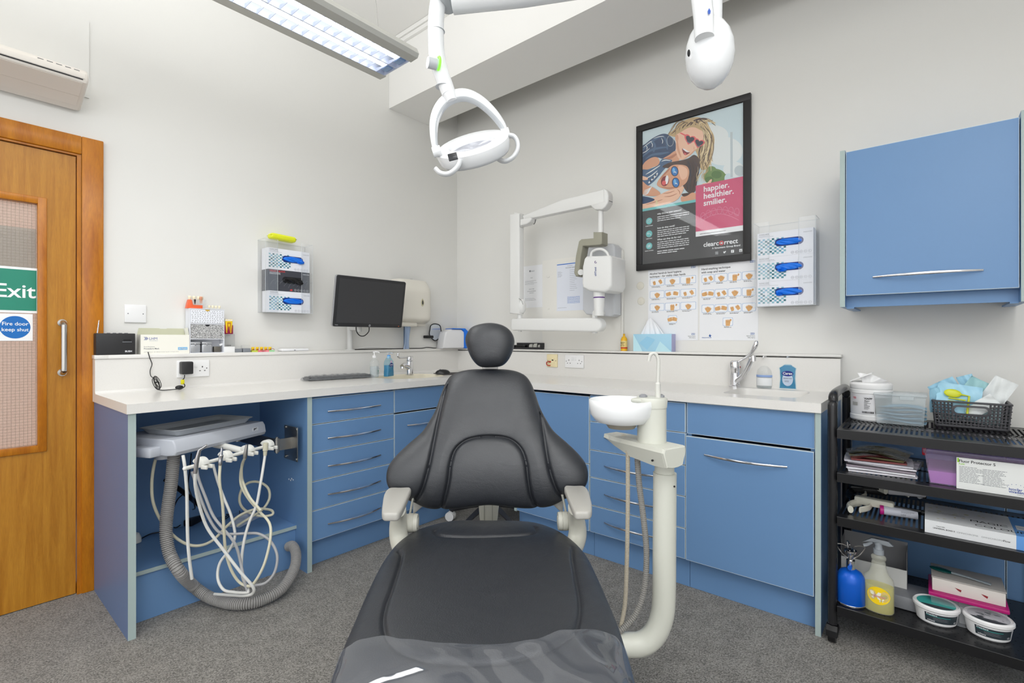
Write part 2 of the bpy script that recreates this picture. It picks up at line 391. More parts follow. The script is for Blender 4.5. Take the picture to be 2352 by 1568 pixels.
# ---- air conditioner
t = thing('air_conditioner', 'white wall mounted air conditioner above the door', 'air conditioner', (-2.36, 0, 2.17))
acw = mat('ac_plastic', (232, 226, 218), .4)
prof = [(0, .03), (0, .165), (-.15, .155), (-.195, .141), (-.21, .122), (-.212, .10), (-.205, .085), (-.03, .02)]
a = MB(); a.prism([(y, z) for y, z in prof], -.82, .0, 'x', bev=.012, seg=3); a.build('housing', acw, t)
a = MB(); a.box(-.8, -.012, -.214, -.2, .098, .122, bev=.003); a.build('front_panel', acw, t)
ang = math.atan2(.065, .175)
a = MB(); a.box(-.8, -.02, .0, .085, -.004, .0, M=Matrix.Translation((0, -.2, .0855)) @ Matrix.Rotation(-ang, 4, 'X')).box(-.8, -.02, .088, .15, -.003, .001, M=Matrix.Translation((0, -.2, .0855)) @ Matrix.Rotation(-ang, 4, 'X')); a.build('air_flap', acw, t)
a = MB(); a.box(-.8, -.02, -.2125, -.2, .0935, .0968); a.build('air_slot', dark, t)
a = MB()
for i in range(5): a.box(-.16+i*.028, -.16+i*.028+.018, -.2065, -.2, .1295, .131)
a.build('indicator_marks', greyink, t)
# ---- blank plate and sockets
def screws(m, pts, y, mi=1, r=.0026):
    for x, z in pts: m.cyl((x, y, z), (x, y-.0008, z), r, n=10, m=mi)
t = thing('blank_wall_plate', 'blank white double wall plate above the ledge near the door', 'wall plate', (-2.153, 0, 1.283))
m = MB().box(-.0435, .0435, -.009, 0, -.0435, .0435, bev=.003, seg=3); screws(m, ((-.03, 0), (.03, 0)), -.009); m.build('faceplate', [wplastic, greyink], t)
def socket_double(t, flip=1):
    w, h = .073, .043
    m = MB().box(-w, w, -.009, 0, -h, h, bev=.003, seg=3)
    for s in (-1, 1):
        cx = s*.04
        m.box(cx-.0022, cx+.0022, -.0094, -.009, .004, .0115, 1).box(cx-.0145, cx-.0075, -.0094, -.009, -.014, -.0105, 1).box(cx+.0075, cx+.0145, -.0094, -.009, -.014, -.0105, 1)
    screws(m, ((-.06, 0), (.06, 0)), -.009); m.build('faceplate', [wplastic, ink], t)
    for s in (-1, 1):
        MB().box(s*.011-.0065, s*.011+.0065, -.0125, -.009, .006, .027, bev=.0015).build('rocker_switch', wplastic, t)
t = thing('double_socket', 'white double wall socket above the left worktop with adapter plugged in', 'socket', (-1.9275, -.0735, 1.008))
socket_double(t)
t = thing('double_socket', 'white double wall socket above the right worktop, both outlets empty', 'socket', (-.0585, -1.183, 1.012), RW)
socket_double(t)
t = thing('fused_spur_switch', 'cream fused switch plate with small red cord loop', 'switch', (-.0585, -1.005, 1.012), RW)
cream = mat('cream_plastic', (236, 222, 180), .4)
m = MB().box(-.0435, .0435, -.009, 0, -.0435, .0435, bev=.003, seg=3).box(-.02, .018, -.011, -.009, -.022, .018, bev=.001).box(-.0, .014, -.0115, -.011, .0, .008, 1); screws(m, ((-.034, 0), (.032, 0)), -.009, 1)
m.build('faceplate', [cream, ink], t)
red = mat('red_plastic', (176, 40, 28), .4)
m = MB().tube(smooth_path([(-.008, -.011, -.006), (-.02, -.02, -.006), (-.036, -.02, -.012), (-.034, -.02, -.028), (-.016, -.014, -.034), (-.012, -.011, -.03)], 6), .0032, 8).box(-.02, -.006, -.016, -.009, -.013, -.003, bev=.002)
m.build('cord_loop', red, t)
# ================================================================ worktop, upstand and ledge
WZ = .91
wk = thing('worktop', 'off-white solid surface corner worktop with upstand, ledge and two moulded basins', 'worktop', (-.3, -.3, .872))
ox, oy, oz = -.3, -.3, .872
def bx(m, x0, x1, y0, y1, z0, z1, mi=0, bev=0): return m.box(x0-ox, x1-ox, y0-oy, y1-oy, z0-oz, z1-oz, mi, bev)
LE, LFR, RFR, REN = -2.3176, -.6288, -.5794, -2.6508
HL = (-.955, -.485, -.50, -.10)     # left basin opening bounds
HR = (-.455, -.115, -2.555, -2.225)  # right basin opening bounds
m = MB(); zb = .872
bx(m, LE, -2.27, LFR, -.0235, zb, WZ); bx(m, -2.27, HL[0], LFR, 0, zb, WZ); bx(m, HL[0], HL[1], LFR, HL[2], zb, WZ); bx(m, HL[0], HL[1], HL[3], 0, zb, WZ); bx(m, HL[1], -.0005, LFR, 0, zb, WZ)
bx(m, RFR, -.0005, HR[3], LFR, zb, WZ); bx(m, RFR, HR[0], HR[2], HR[3], zb, WZ); bx(m, HR[1], -.0005, HR[2], HR[3], zb, WZ); bx(m, RFR, -.0005, REN, HR[2], zb, WZ)
def ring_basin(m, hole, outl, depth, flare, mi_top, mi_bas):
    x0, x1, y0, y1 = hole; cx, cy = (x0+x1)/2, (y0+y1)/2; n = len(outl)
    vs = []; 
    for (x, y) in outl:      # outline points and their projection on the rectangle
        dx_, dy_ = x-cx, y-cy; k = 1/max(abs(dx_)/((x1-x0)/2), abs(dy_)/((y1-y0)/2))
        vs.append((cx+dx_*k-ox, cy+dy_*k-oy, WZ-oz))
    # snap the nearest points on the corners
    for c in ((x0, y0), (x0, y1), (x1, y0), (x1, y1)):
        i = min(range(n), key=lambda i: (vs[i][0]+ox-c[0])**2+(vs[i][1]+oy-c[1])**2); vs[i] = (c[0]-ox, c[1]-oy, WZ-oz)
    vs += [(x-ox, y-oy, WZ-oz) for x, y in outl]
    m.add(vs, [(i, (i+1) % n, n+(i+1) % n, n+i) for i in range(n)], mi_top)
    b = MB(); lv = [(1, 0), (.985, -.004), (.97, -.012), (flare, -depth*.7), (flare*.93, -depth*.95), (flare*.8, -depth), (.12, -depth-.004)]
    vv = []
    for k, dz in lv: vv += [(cx+(x-cx)*k-ox, cy+(y-cy)*k-oy, WZ+dz-oz) for x, y in outl]
    ff = []
    for j in range(len(lv)-1): ff += [(j*n+i, j*n+(i+1) % n, (j+1)*n+(i+1) % n, (j+1)*n+i) for i in range(n)]
    ff.append(tuple((len(lv)-1)*n+i for i in range(n)))
    b.add(vv, ff, 0)
    return b, (cx-ox, cy-oy)
def superell(cx, cy, rx, ry, p, n=64): return [(cx+rx*math.copysign(abs(cos(2*pi*i/n))**(2/p), cos(2*pi*i/n)), cy+ry*math.copysign(abs(sin(2*pi*i/n))**(2/p), sin(2*pi*i/n))) for i in range(n)]
b1, c1 = ring_basin(m, HL, superell(-.72, -.30, .228, .193, 2.6), .13, .86, 0, 1)
b2, c2 = ring_basin(m, HR, superell(-.285, -2.39, .163, .158, 7), .14, .93, 0, 1)
m.build('countertop', wt, wk)
creamb = mat('basin_cream', (236, 228, 206), .25); whiteb = mat('basin_white', (226, 224, 220), .25)
ba = b1.build('basin', creamb, wk); ba['label'] = 'cream oval basin'
MB().cyl((c1[0], c1[1], WZ-.135-oz), (c1[0], c1[1], WZ-.131-oz), .022).build('plughole', chrome, ba)
ba = b2.build('basin', whiteb, wk); ba['label'] = 'white rectangular basin'
MB().cyl((c2[0], c2[1], WZ-.145-oz), (c2[0], c2[1], WZ-.141-oz), .022).build('plughole', chrome, ba)
ZL = 1.0861; E1, E2 = -.0731, -.0584
m = MB(); bx(m, LE, -2.27, E1, -.0235, WZ, ZL-.019); bx(m, -2.27, E2, E1, -.0, WZ, ZL-.019); bx(m, E2, -.0005, REN-.003, 0, WZ, ZL-.019)
# cove between worktop and upstand
m.prism([(E1-oy, WZ-oz), (E1-.012-oy, WZ-oz), (E1-.004-oy, WZ+.004-oz), (E1-oy, WZ+.012-oz)], LE-ox, E2-ox, 'x')
m.build('upstand', wt, wk)
m = MB(); bx(m, LE-.003, -2.27, E1-.006, -.0235, ZL-.018, ZL, 0, .002); bx(m, -2.271, E2-.006, E1-.006, 0, ZL-.018, ZL, 0, .002); bx(m, E2-.008, -.0005, REN-.006, 0, ZL-.012, ZL, 0, .002)
m.build('ledge', wt, wk)
# ================================================================ cabinets (front at local y=0, x to the right, z up)
def front(name, x0, x1, z0, z1, par, th=.019, y=0, eb=.0016):
    m = MB().box(x0, x1, y+.0004, y+th, z0, z1, 1).box(x0+eb, x1-eb, y, y+.01, z0+eb, z1-eb, 0)
    return m.build(name, [blue, edgew], par)
def bow_handle(par, cx, z, L=.32, bow=.03, tilt=0, y=0):
    n = 24; P = []; R = []
    for i in range(n+1):
        t = i/n*2-1; P.append((cx+t*L/2, y-.004-bow*(1-t*t), z+tilt*t)); R.append((.0058*(1-.35*t*t), .0034*(1-.3*t*t)))
    m = MB().tube(P, R, 10, sq=(0, 0, 1)); m.build('bow_handle', chrome, par)
def carcass(m, w, z0, z1, d, t=.018):
    m.box(0, t, .02, d, z0, z1).box(w-t, w, .02, d, z0, z1).box(t, w-t, .02, d, z0, z0+t).box(t, w-t, d-.006, d, z0+t, z1).box(t, w-t, .02, .05, z1-.02, z1)
# left drawer unit
t = thing('drawer_unit', 'blue unit of five drawers with bow handles beside the open bay', 'drawer unit', (-1.572, -.602, 0))
m = MB(); carcass(m, .504, .14, .87, .56); m.build('carcass', blue, t)
MB().box(0, .504, .055, .07, .001, .139).build('plinth', blue, t)
zs = [.862, .729, .586, .443, .295, .14]
for i in range(5):
    d = front('drawer', .002, .503, zs[i+1]+.002, zs[i]-.002, t); bow_handle(d, .25, (zs[i]+zs[i+1])/2-.008)
# left sink unit
t = thing('sink_cabinet', 'blue cupboard under the cream basin, next to five drawers', 'cabinet', (-1.067, -.602, 0))
m = MB(); carcass(m, .487, .14, .87, .56); m.build('carcass', blue, t)
MB().box(0, .487, .055, .07, .001, .139).build('plinth', blue, t)
front('false_front', .002, .485, .732, .864, t)
d = front('door', .002, .485, .142, .722, t); bow_handle(d, .25, .648)
# open bay cabinet
bay = thing('open_bay_cabinet', 'open blue knee-hole cabinet with low step, at the door end', 'cabinet', (-2.312, -.6188, 0))
W = .74
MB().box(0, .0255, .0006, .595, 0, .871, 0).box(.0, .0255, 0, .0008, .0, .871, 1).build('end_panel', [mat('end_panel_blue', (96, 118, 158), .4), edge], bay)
MB().box(W-.026, W-.0015, .0006, .61, 0, .871, 0).box(W-.026, W-.0015, 0, .0008, 0, .871, 1).build('divider_panel', [blue, edge], bay)
MB().box(.026, W-.0265, .54, .55, 0, .871).build('back_panel', blue, bay)
st = MB().box(.026, W-.0265, .111, .5395, .196, .212).box(.026, W-.0265, .1095, .1115, .196, .2125, 1).build('step_shelf', [blue, edge], bay)
MB().box(.026, W-.0265, .122, .138, .001, .1955).build('step_riser', blue, bay)
m = MB()
for (yy, z) in ((.146, .437), (.162, .44), (.192, .432), (.172, .43)): m.cyl((W-.026, yy, z), (W-.0275, yy, z), .004, n=10)
m.build('screw_cap', mat('white_cap', (225, 228, 230), .4), bay)
# right-hand units: local x = distance along the wall from y=-1.09
def runit(name, label, y0, y1): return thing(name, label, 'cabinet' if name != 'drawer_unit' else 'drawer unit', (-.56, y0, 0), RW), y0-y1
t, w_ = runit('corner_cabinet', 'blue corner cupboard behind the black chair back, no handles', -1.083, -1.6)
m = MB(); carcass(m, w_, .14, .855, .5); m.build('carcass', [blue], t)
MB().box(0, w_, .05, .065, .001, .139).build('plinth', blue, t)
MB().box(0, .018, .0, .02, .14, .857).build('side_edging', edge, t)
front('door', .02, w_-.002, .502, .856, t); front('door', .02, w_-.002, .147, .498, t)
t, w_ = runit('drawer_unit', 'blue unit of five drawers behind the spittoon column', -1.602, -2.114)
m = MB(); carcass(m, w_, .14, .87, .5); m.build('carcass', blue, t)
MB().box(0, w_, .05, .065, .001, .139).build('plinth', blue, t)
zs = [.866, .727, .578, .434, .287, .145]
for i in range(5):
    d = front('drawer', .003, w_-.003, zs[i+1]+.002, zs[i]-.002, t); bow_handle(d, .25, (zs[i]+zs[i+1])/2, .32)
t, w_ = runit('sink_cabinet', 'wide blue cupboard under the white basin, single bow handle', -2.116, -2.628)
m = MB(); carcass(m, w_, .14, .87, .5); m.build('carcass', blue, t)
MB().box(0, w_, .05, .065, .001, .139).build('plinth', blue, t)
front('false_front', .003, w_-.002, .726, .868, t, y=.004)
d = front('door', .0, w_-.004, .147, .714, t, y=-.004); bow_handle(d, .25, .642, .33, .034, y=-.004)
t = thing('cabinet_end_panel', 'blue end panel with pale edge closing the right worktop run', 'panel', (-.5694, -2.6295, 0), RW)
MB().box(0, .0195, .0006, .566, 0, .871).box(0, .0195, 0, .0008, 0, .871, 1).build('panel', [blue, edge], t)
# wall cabinet
t = thing('wall_cabinet', 'blue wall cupboard with lift-up door and bow handle at right', 'cabinet', (-.33, -2.684, 1.294), RW)
MB().box(0, .018, -.006, .329, 0, .655).box(0, .018, -.0066, -.006, 0, .655, 1).build('side_panel', [blue, edge], t)
MB().box(.533, .553, -.012, .329, -.003, .665).box(.533, .553, -.0128, -.012, -.003, .665, 1).build('side_panel', [blue, edge], t)
MB().box(.018, .533, .02, .329, .045, .063).box(.018, .533, .02, .329, .63, .648).box(.018, .533, .32, .329, .063, .63).build('carcass', blue, t)
MB().box(.018, .533, .045, .063, .0, .045).build('pelmet', blue, t)
MB().box(.0185, .045, .04, .3, -.006, .0).build('mounting_cleat', blue, t); MB().box(.51, .5325, .04, .3, -.006, .0).build('mounting_cleat', blue, t)
d = front('lift_door', .0205, .530, .047, .648, t); bow_handle(d, .275, .117, .325, .034)
# ---- pale cupboard behind the trolley
t = thing('low_cabinet', 'shallow blue low cupboard against the wall behind the black trolley', 'cabinet', (-.10, -2.70, 0), RW)
m = MB().box(0, 1.5, .019, .098, .08, .77); m.build('carcass', blue, t)
MB().box(0, 1.5, -.003, .098, .771, .785).build('top_panel', wplastic, t)
MB().box(0, 1.5, .03, .045, .001, .079).build('plinth', blue, t)
for i in range(3): front('door', .002+i*.5, .498+i*.5, .085, .767, t)
# ================================================================ glove dispensers
def wm(t):
    "mesh builder that takes world coordinates for a part of thing t"
    m = MB(); bpy.context.view_layer.update(); m.X = t.matrix_world.inverted(); return m
glove_blue = mat('nitrile_blue', (16, 118, 232), .4, bump=.3, bscale=60); glove_black = mat('nitrile_black', (24, 24, 26), .35, bump=.3, bscale=60)
cardw = mat('white_card', (232, 234, 240), .55); cardd = mat('charcoal_card', (62, 64, 72), .55)
teal = [mat('teal_square', (86, 146, 158), .6), mat('pale_teal_square', (140, 188, 200), .6), mat('deep_teal_square', (48, 108, 118), .6), mat('blue_square', (122, 176, 204), .6)]
redink = mat('red_ink', (214, 62, 66), .6); wink = mat('white_ink', (225, 226, 230), .6); blueink = mat('blue_ink', (46, 74, 150), .6)
def crumple(m, cx, cz, rx, rz, y, ry, seed, mi=0, n=28, k=16, amp=.25):
    r = random.Random(seed); ph = [(r.uniform(2, 7), r.uniform(2, 7), r.uniform(0, 6.3), r.uniform(.4, 1)) for _ in range(7)]
    def fn(u, v):
        a = 2*pi*u; q = v*pi/2; s_ = sin(q); h = cos(q)
        X = rx*s_**.7*cos(a); Z = rz*s_**.7*sin(a)
        d = sum(w_*sin(f*X/rx*1.6+g*Z/rz*1.2+p) for f, g, p, w_ in ph)/7
        return (cx+X*(1+amp*.25*d), y-ry*h**.5*(1+amp*2.2*d)*(1 if v < .95 else 0)-.0, cz+Z*(1+amp*.3*d))
    return m.grid(fn, n, k, mi)
def glove_box(loc, rz, label, kind, seed, tail=0):
    t = thing('glove_box', label, 'box of gloves', loc, rz, None)
    W, H, Dp = .246, .122, .082
    dk = kind == 'black'
    m = MB().box(-W/2, W/2, 0, Dp, 0, H, 0)
    y = -.0004
    if not dk:
        r = random.Random(seed)
        for i in range(12):
            for j in range(9):
                if (i+j) % 2 == 0 and r.random() < .97 and i < 11.5:
                    a = -W/2+.004+i*.0105; b = .012+j*.0088
                    m.flat(a, a+.0105, b, b+.0088, y, 2+r.choice((0, 0, 1, 1, 2, 3)))
        m.text('VUNICARE', -W/2+.008, H-.011, y, .0095, 1, .01).dashes(-W/2+.008, H-.016, .07, 1, .003, y, .0012, 6, seed).dashes(-W/2+.008, H-.021, .1, 1, .003, y, .0009, 6, seed+1)
        m.text('UNIGLOVES', W/2-.042, H-.02, y, .007, 6)
    else:
        m.text('VSELECT BLACK', -W/2+.008, H-.013, y, .0125, 7, .02).text('LATEX POWDER FREE', -W/2+.008, H-.021, y, .0062, 8, .02).text('EXAMINATION GLOVES', -W/2+.008, H-.0275, y, .0058, 8, .02)
        m.text('UNIGLOVES', W/2-.043, H-.016, y, .0075, 8, .02)
        r = random.Random(5)
        for i in range(9):
            x0 = -W/2+.012+i*.026; P = smooth_path([(x0, y, .02+r.random()*.02), (x0+.012, y, .04+r.random()*.02), (x0+.03, y, .05+r.random()*.02), (x0+.045, y, .045+r.random()*.03)], 5)
            m.tube(P, .0007, 4, 6)
        m.poly([(.0, .008), (.012, .016), (.02, .01), (.012, .004)], y, 7)
    for i in range(5):
        c = ell(.035+i*.0185, .0115, .0066, .0066, 16); d = ell(.035+i*.0185, .0115, .0058, .0058, 16)
        m.add([(a, y, b) for a, b in c]+[(a, y, b) for a, b in d], [(k, (k+1) % 16, 16+(k+1) % 16, 16+k) for k in range(16)], 8 if dk else 6)
        m.dashes(.0315+i*.0185, .011, .007, 1, .003, y, .0014, 8 if dk else 6, i)
    # oval hole
    m.poly(rr(.125, .038, .0189, 7, .02, .067), y-.0002, 9)
    m.build('carton', [cardd if dk else cardw, greyink if not dk else wink, *teal, greyink, redink, wink, mat('hole_blue', (2, 40, 120), .5) if not dk else dark], t)
    g = MB(); crumple(g, .02, .067, .058, .016, -.0, .010, seed, amp=.5)
    if tail:
        crumple(g, .02+tail[0], .067+tail[1], tail[2], tail[3], -.002, .012, seed+9, 0, 18, 9, amp=.6)
        
    g.build('protruding_glove', glove_black if dk else glove_blue, t)
    return t
def glove_rack(loc, rz, label, w, h, d):
    t = thing('glove_dispenser', label, 'dispenser', loc, rz)
    e = .003
    m = MB().box(-w/2, w/2, -e, 0, 0, h).box(-w/2, -w/2+e, -d, -e, 0, h).box(w/2-e, w/2, -d, -e, 0, h).box(-w/2+e, w/2-e, -d, -e, 0, e)
    m.box(-w/2+e, -w/2+.07, -d, -d+e, e, h).box(w/2-.07, w/2-e, -d, -d+e, e, h)
    m.build('holder', acryl, t)
    k = MB()
    for x in (-w/2, w/2-.0012): k.box(x, x+.0012, -d-.0006, -d+.0006, 0, h)
    k.box(-w/2+.0012, w/2-.0012, -d-.0006, -d+.0006, 0, .0012); k.box(-w/2+.07, -w/2+.0712, -d-.0006, -d+.0006, 0, h).box(w/2-.0712, w/2-.07, -d-.0006, -d+.0006, 0, h)
    k.box(-w/2, -w/2+.0012, -d, 0, h-.0012, h).box(w/2-.0012, w/2, -d, 0, h-.0012, h).box(-w/2, w/2, -.0012, 0, h-.0012, h)
    k.build('polished_edge', mat('acrylic_edge', (214, 220, 222), .15), t)
    return t
glove_rack((-1.437, -.0005, 1.312), 0, 'clear acrylic rack of three glove boxes on the left wall', .282, .42, .1)
glove_box((-1.437, -.0945, 1.598), 0, 'white glove box with blue glove, top of the left wall rack', 'blue', 3, (.045, -.012, .022, .01))
glove_box((-1.437, -.0945, 1.4565), 0, 'black glove box with red lettering in the left wall rack', 'black', 5, (.04, -.012, .02, .012))
glove_box((-1.434, -.0945, 1.3153), 0, 'white glove box with blue glove, bottom of the left wall rack', 'blue', 8)
for o, z in zip([x for x in COL.objects if x.name.startswith('glove_box')], (1.3153+.2448, 1.3153+.1224, 1.3153)): o.location.z = z
glove_rack((-.0005, -2.425, 1.322), RW, 'clear acrylic rack of three glove boxes right of the framed poster', .272, .425, .1)
glove_box((-.0945, -2.427, 1.3255+.2448), RW, 'top glove box with blue glove in the rack beside the poster', 'blue', 13)
glove_box((-.0945, -2.427, 1.3255+.1224), RW, 'middle glove box, ragged blue glove, in the rack beside the poster', 'blue', 15, (-.03, -.016, .022, .009))
glove_box((-.0945, -2.427, 1.3255), RW, 'bottom glove box with blue glove in the rack beside the poster', 'blue', 18, (-.04, -.01, .016, .01))
# yellow case
t = thing('yellow_case', 'bright yellow rounded case on top of the left glove rack', 'case', (-1.463, -.056, 1.7325))
m = MB().box(-.076, .076, -.03, .03, 0, .034, bev=.016, seg=5, M=Matrix.Translation((0, 0, .004)) @ Matrix.Rotation(radians(2.5), 4, 'Y')); m.build('shell', mat('lime_yellow', (232, 236, 42), .35), t)
MB().box(-.0762, .0762, -.0302, .0302, .0195, .0205, bev=.0004, M=Matrix.Translation((0, 0, .004)) @ Matrix.Rotation(radians(2.5), 4, 'Y')).build('seam', mat('yellow_seam', (190, 200, 20), .5), t)
# ================================================================ monitor
t = thing('monitor', 'black flat computer monitor on a pale arm above the left ledge', 'monitor', (-.978, -.04, ZL))
T_ = Matrix.Translation((0, -.175, .148)) @ Matrix.Rotation(radians(9), 4, 'X') @ Matrix.Translation((0, 0, .158))
bez = mat('bezel_black', (44, 44, 46), .4); scr = mat('screen_off', (58, 58, 60), .45); silver = mat('silver_plastic', (168, 168, 170), .35, .3)
ww, hh = .254, .156
m = MB().prism(rr(2*ww, 2*hh, .012, 5), -.004, .012, 'y', 0, T_, .003).prism(rr(2*ww+.003, 2*hh+.003, .012, 5), .003, .02, 'y', 2, T_, .002).box(-ww+.02, ww-.02, .02, .035, -.13, .13, 0, .01, T_)
m.flat(-ww+.018, ww-.018, -hh+.024, hh-.018, -.0046, 1, T_); m.text('hp', -.0055, -hh+.008, -.0048, .008, 0, .02, 'LEFT', 1, T_)
m.build('display', [bez, scr, silver], t)
m = MB().cyl((0, -.0045, -hh+.011), (0, -.0052, -hh+.011), .0072, m=0, M=T_, n=20); m.text('hp', 0, -hh+.0085, -.0054, .0085, 1, .01, 'CENTER', 1, T_); m.build('maker_badge', [silver, bez], t)
m = MB().text('TouchOn', -ww+.012, -hh+.009, -.0047, .005, 0, .02, 'LEFT', 1, T_); m.build('lettering', wink, t)
MB().box(ww-.03, ww-.027, -.0055, -.004, -hh+.009, -hh+.012, M=T_).build('power_lamp', mat('amber_lamp', (255, 120, 60), .4, emit=.8), t)
armm = mat('arm_grey', (206, 206, 204), .4)
m = MB().cyl((-.03, 0, 0), (-.03, 0, .16), .0185).cyl((-.03, 0, 0), (-.03, 0, .006), .032).box(-.045, -.015, -.11, .0, .13, .16, bev=.008).cyl((-.03, -.11, .12), (-.03, -.11, .2), .016)
m.box(-.05, .05, -.128, -.118, .16, .26, bev=.003); m.build('support_arm', armm, t)
m = MB().tube(smooth_path([(-.07, -.14, .19), (-.074, -.145, .13), (-.055, -.145, .1), (-.03, -.145, .092), (-.005, -.145, .1), (.02, -.145, .13), (.018, -.14, .19)], 6), .0032, 8); m.build('cable_loop', black, t)
# ================================================================ paper towel dispenser
t = thing('paper_towel_dispenser', 'white plastic paper towel dispenser on the wall behind the monitor', 'dispenser', (-.51, 0, 1.262))
disp = mat('dispenser_white', (226, 222, 212), .35)
def dfn(u, v):
    # u across, v up: bulging shell
    hw = .152; D_ = .135; z = v*.33
    a = (u*2-1); taper = 1-.10*max(0, (v-.75)/.25)**2-.10*max(0, (.2-v)/.2)**2
    prof_ = D_*(min(1, (v/.12)**.5 if v < .12 else 1))*(1-.35*max(0, (v-.72)/.28)**1.5)
    p = 6; y = -prof_*(1-abs(a)**p)**(1/3)
    return (a*hw*taper, y, z)
m = MB().grid(dfn, 36, 28); m.box(-.13, .13, -.05, 0, -.004, .01); m.build('cover', disp, t, ang=1.2)
m = MB().box(-.15, .02, -.1, -.004, -.012, .02, bev=.01, seg=3); m.build('towel_slot', disp, t)
m = MB(); drop = [(0+.013*cos(a)*(1-.45*max(0, sin(a))), .028*sin(a)) for a in [2*pi*i/24 for i in range(24)]]
m.prism([(x+.035, z+.165) for x, z in drop], -.1385, -.13, 'y'); m.build('level_window', mat('window_rim', (196, 190, 160), .4), t)
MB().prism([(x*.55+.035, z*.62+.165) for x, z in drop], -.1395, -.1386, 'y').build('level_window_glass', mat('window_dark', (70, 70, 68), .2), t)
MB().box(.0, .012, -.05, -.03, .33, .345, bev=.002).build('lock_tab', acryl, t)
t2 = thing('paper_towel', 'blue paper towels hanging from the dispenser down to the ledge', 'towels', (-.56, -.055, ZL+.001))
m = MB().grid(lambda u, v: ((u-.5)*(.052-.01*sin(v*5)), -.012*sin(u*9+v*2)*.6-.02*(v), v*.17), 16, 10).grid(lambda u, v: ((u-.5)*.045+.008, .012+.006*sin(u*7), .01+v*.16), 12, 8)
m.build('sheets', mat('towel_blue', (160, 178, 205), .9), t2)
# white and blue desktop device with hand mirror
t = thing('label_printer', 'rounded white and blue desktop machine on the ledge corner', 'machine', (-.125, -.11, ZL+.001), radians(-14))
m = MB().prism([(-.135, 0), (.07, 0), (.07, .115), (.03, .148), (-.07, .148), (-.11, .125), (-.127, .06)], -.05, .06, 'y', 0, bev=.012, seg=3); m.build('casing', mat('casing_grey', (222, 222, 224), .4), t)
m = MB().prism([(.05, 0), (.1, 0), (.1, .12), (.06, .156), (-.05, .156), (-.06, .149), (.03, .149), (.05, .132)], -.056, .062, 'y', 0, bev=.003); m.build('blue_trim', mat('bright_blue', (22, 112, 222), .35), t)
t = thing('hand_mirror', 'black rimmed hand mirror standing behind the white and blue machine', 'mirror', (-.262, -.030, ZL+.001))
P = smooth_path([(-.055, 0, .10), (-.052, 0, .15), (-.04, 0, .18), (-.0, 0, .19), (.045, 0, .18), (.058, 0, .15), (.06, 0, .10), (.0, 0, .06)], 6, True)
MB().tube(P, .004, 8, closed=True).build('rim', black, t)
MB().poly([(p.x*.97, p.z) for p in P], .0, 0).poly([(p.x*.97, p.z) for p in P][::-1], .002, 0).build('mirror_glass', mat('mirror_glass', (200, 206, 214), .15, .8), t)
MB().box(-.115, -.02, -.006, .006, .078, .1, bev=.005, M=Matrix.Translation((-.0, 0, 0))).build('handle', black, t)
tt = thing('black_cable', 'thin black cable lying along the left ledge beneath the monitor', 'cable', (-.8, -.05, ZL))
m = wm(tt); m.tube(smooth_path([(-.99, -.06, ZL+.004), (-.9, -.068, ZL+.004), (-.82, -.055, ZL+.004), (-.72, -.065, ZL+.004), (-.62, -.045, ZL+.004), (-.5, -.05, ZL+.004), (-.42, -.06, ZL+.004), (-.36, -.05, ZL+.01), (-.3, -.065, ZL+.004), (-.27, -.05, ZL+.004)], 6), .003, 8); m.build('cable', black, tt)
tt = thing('white_cable', 'thin white cable along the wall behind the monitor arm', 'cable', (-.8, -.02, ZL))
m = wm(tt); m.tube(smooth_path([(-.97, -.03, ZL+.004), (-.9, -.02, ZL+.014), (-.8, -.015, ZL+.016), (-.7, -.02, ZL+.012), (-.62, -.03, ZL+.004), (-.56, -.03, ZL+.003)], 6), .003, 8); m.build('cable', wplastic, tt)
# ================================================================ things on the left ledge
def onL(px, y=-.07): return pL(px, 810, y).x
t = thing('radio', 'black desktop radio with raised aerial at the door end of ledge', 'radio', (-2.242, -.04, ZL))
m = MB().box(-.072, .074, -.032, .03, .001, .1, bev=.003).box(.028, .056, -.0335, -.031, .062, .072, 1)
m.build('body', [mat('radio_black', (40, 40, 42), .5, bump=.2, bscale=1500), black], t)
MB().box(.024, .06, -.034, -.0318, .058, .0615, bev=.0008).build('display_lip', greyink, t)
m = MB(); 
for i in range(4): m.box(-.03+i*.022, -.018+i*.022, -.02, -.01, .1, .102)
m.build('button', greyink, t) if 0 else None
for i in range(4): MB().box(-.03+i*.022, -.018+i*.022, -.02, -.01, .1, .1025, bev=.001).build('button', greyink, t)
MB().text('BUSH', .034, .012, -.0325, .011, 0, .03).build('lettering', wink, t)
m = MB().tube([(-.062, .0, .1), (-.052, .02, .16), (-.045, .032, .21)], [.003, .0025, .0012], 10); m.build('aerial', chrome, t)
# mask box
t = thing('mask_box', 'white open box of procedure masks beside the black radio', 'box', (-2.045, -.038, ZL))
w2 = .102; card2 = mat('cream_card', (240, 238, 228), .6); ins = mat('card_inside', (196, 196, 170), .7)
m = MB().box(-w2, w2, -.033, -.0325, 0, .095).box(-w2, w2, .0325, .033, 0, .095).box(-w2, -w2+.0006, -.0325, .0325, 0, .095).box(w2-.0006, w2, -.0325, .0325, 0, .095).box(-w2, w2, -.0325, .0325, 0, .001)
y = -.0333
m.text('LHM', -w2+.033, .07, y, .017, 1, 0).text('ADVANCED MEDICAL', -w2+.034, .064, y, .0035, 1)
for k in range(3):
    x0 = -w2+.012+k*.0045; m.poly([(x0, .083), (x0+.0025, .083), (x0+.0095-k, .0758)] if 0 else [(x0, .084), (x0+.002, .084), (x0+.009, .076), (x0+.002, .068), (x0, .068), (x0+.006, .076)], y, 1)
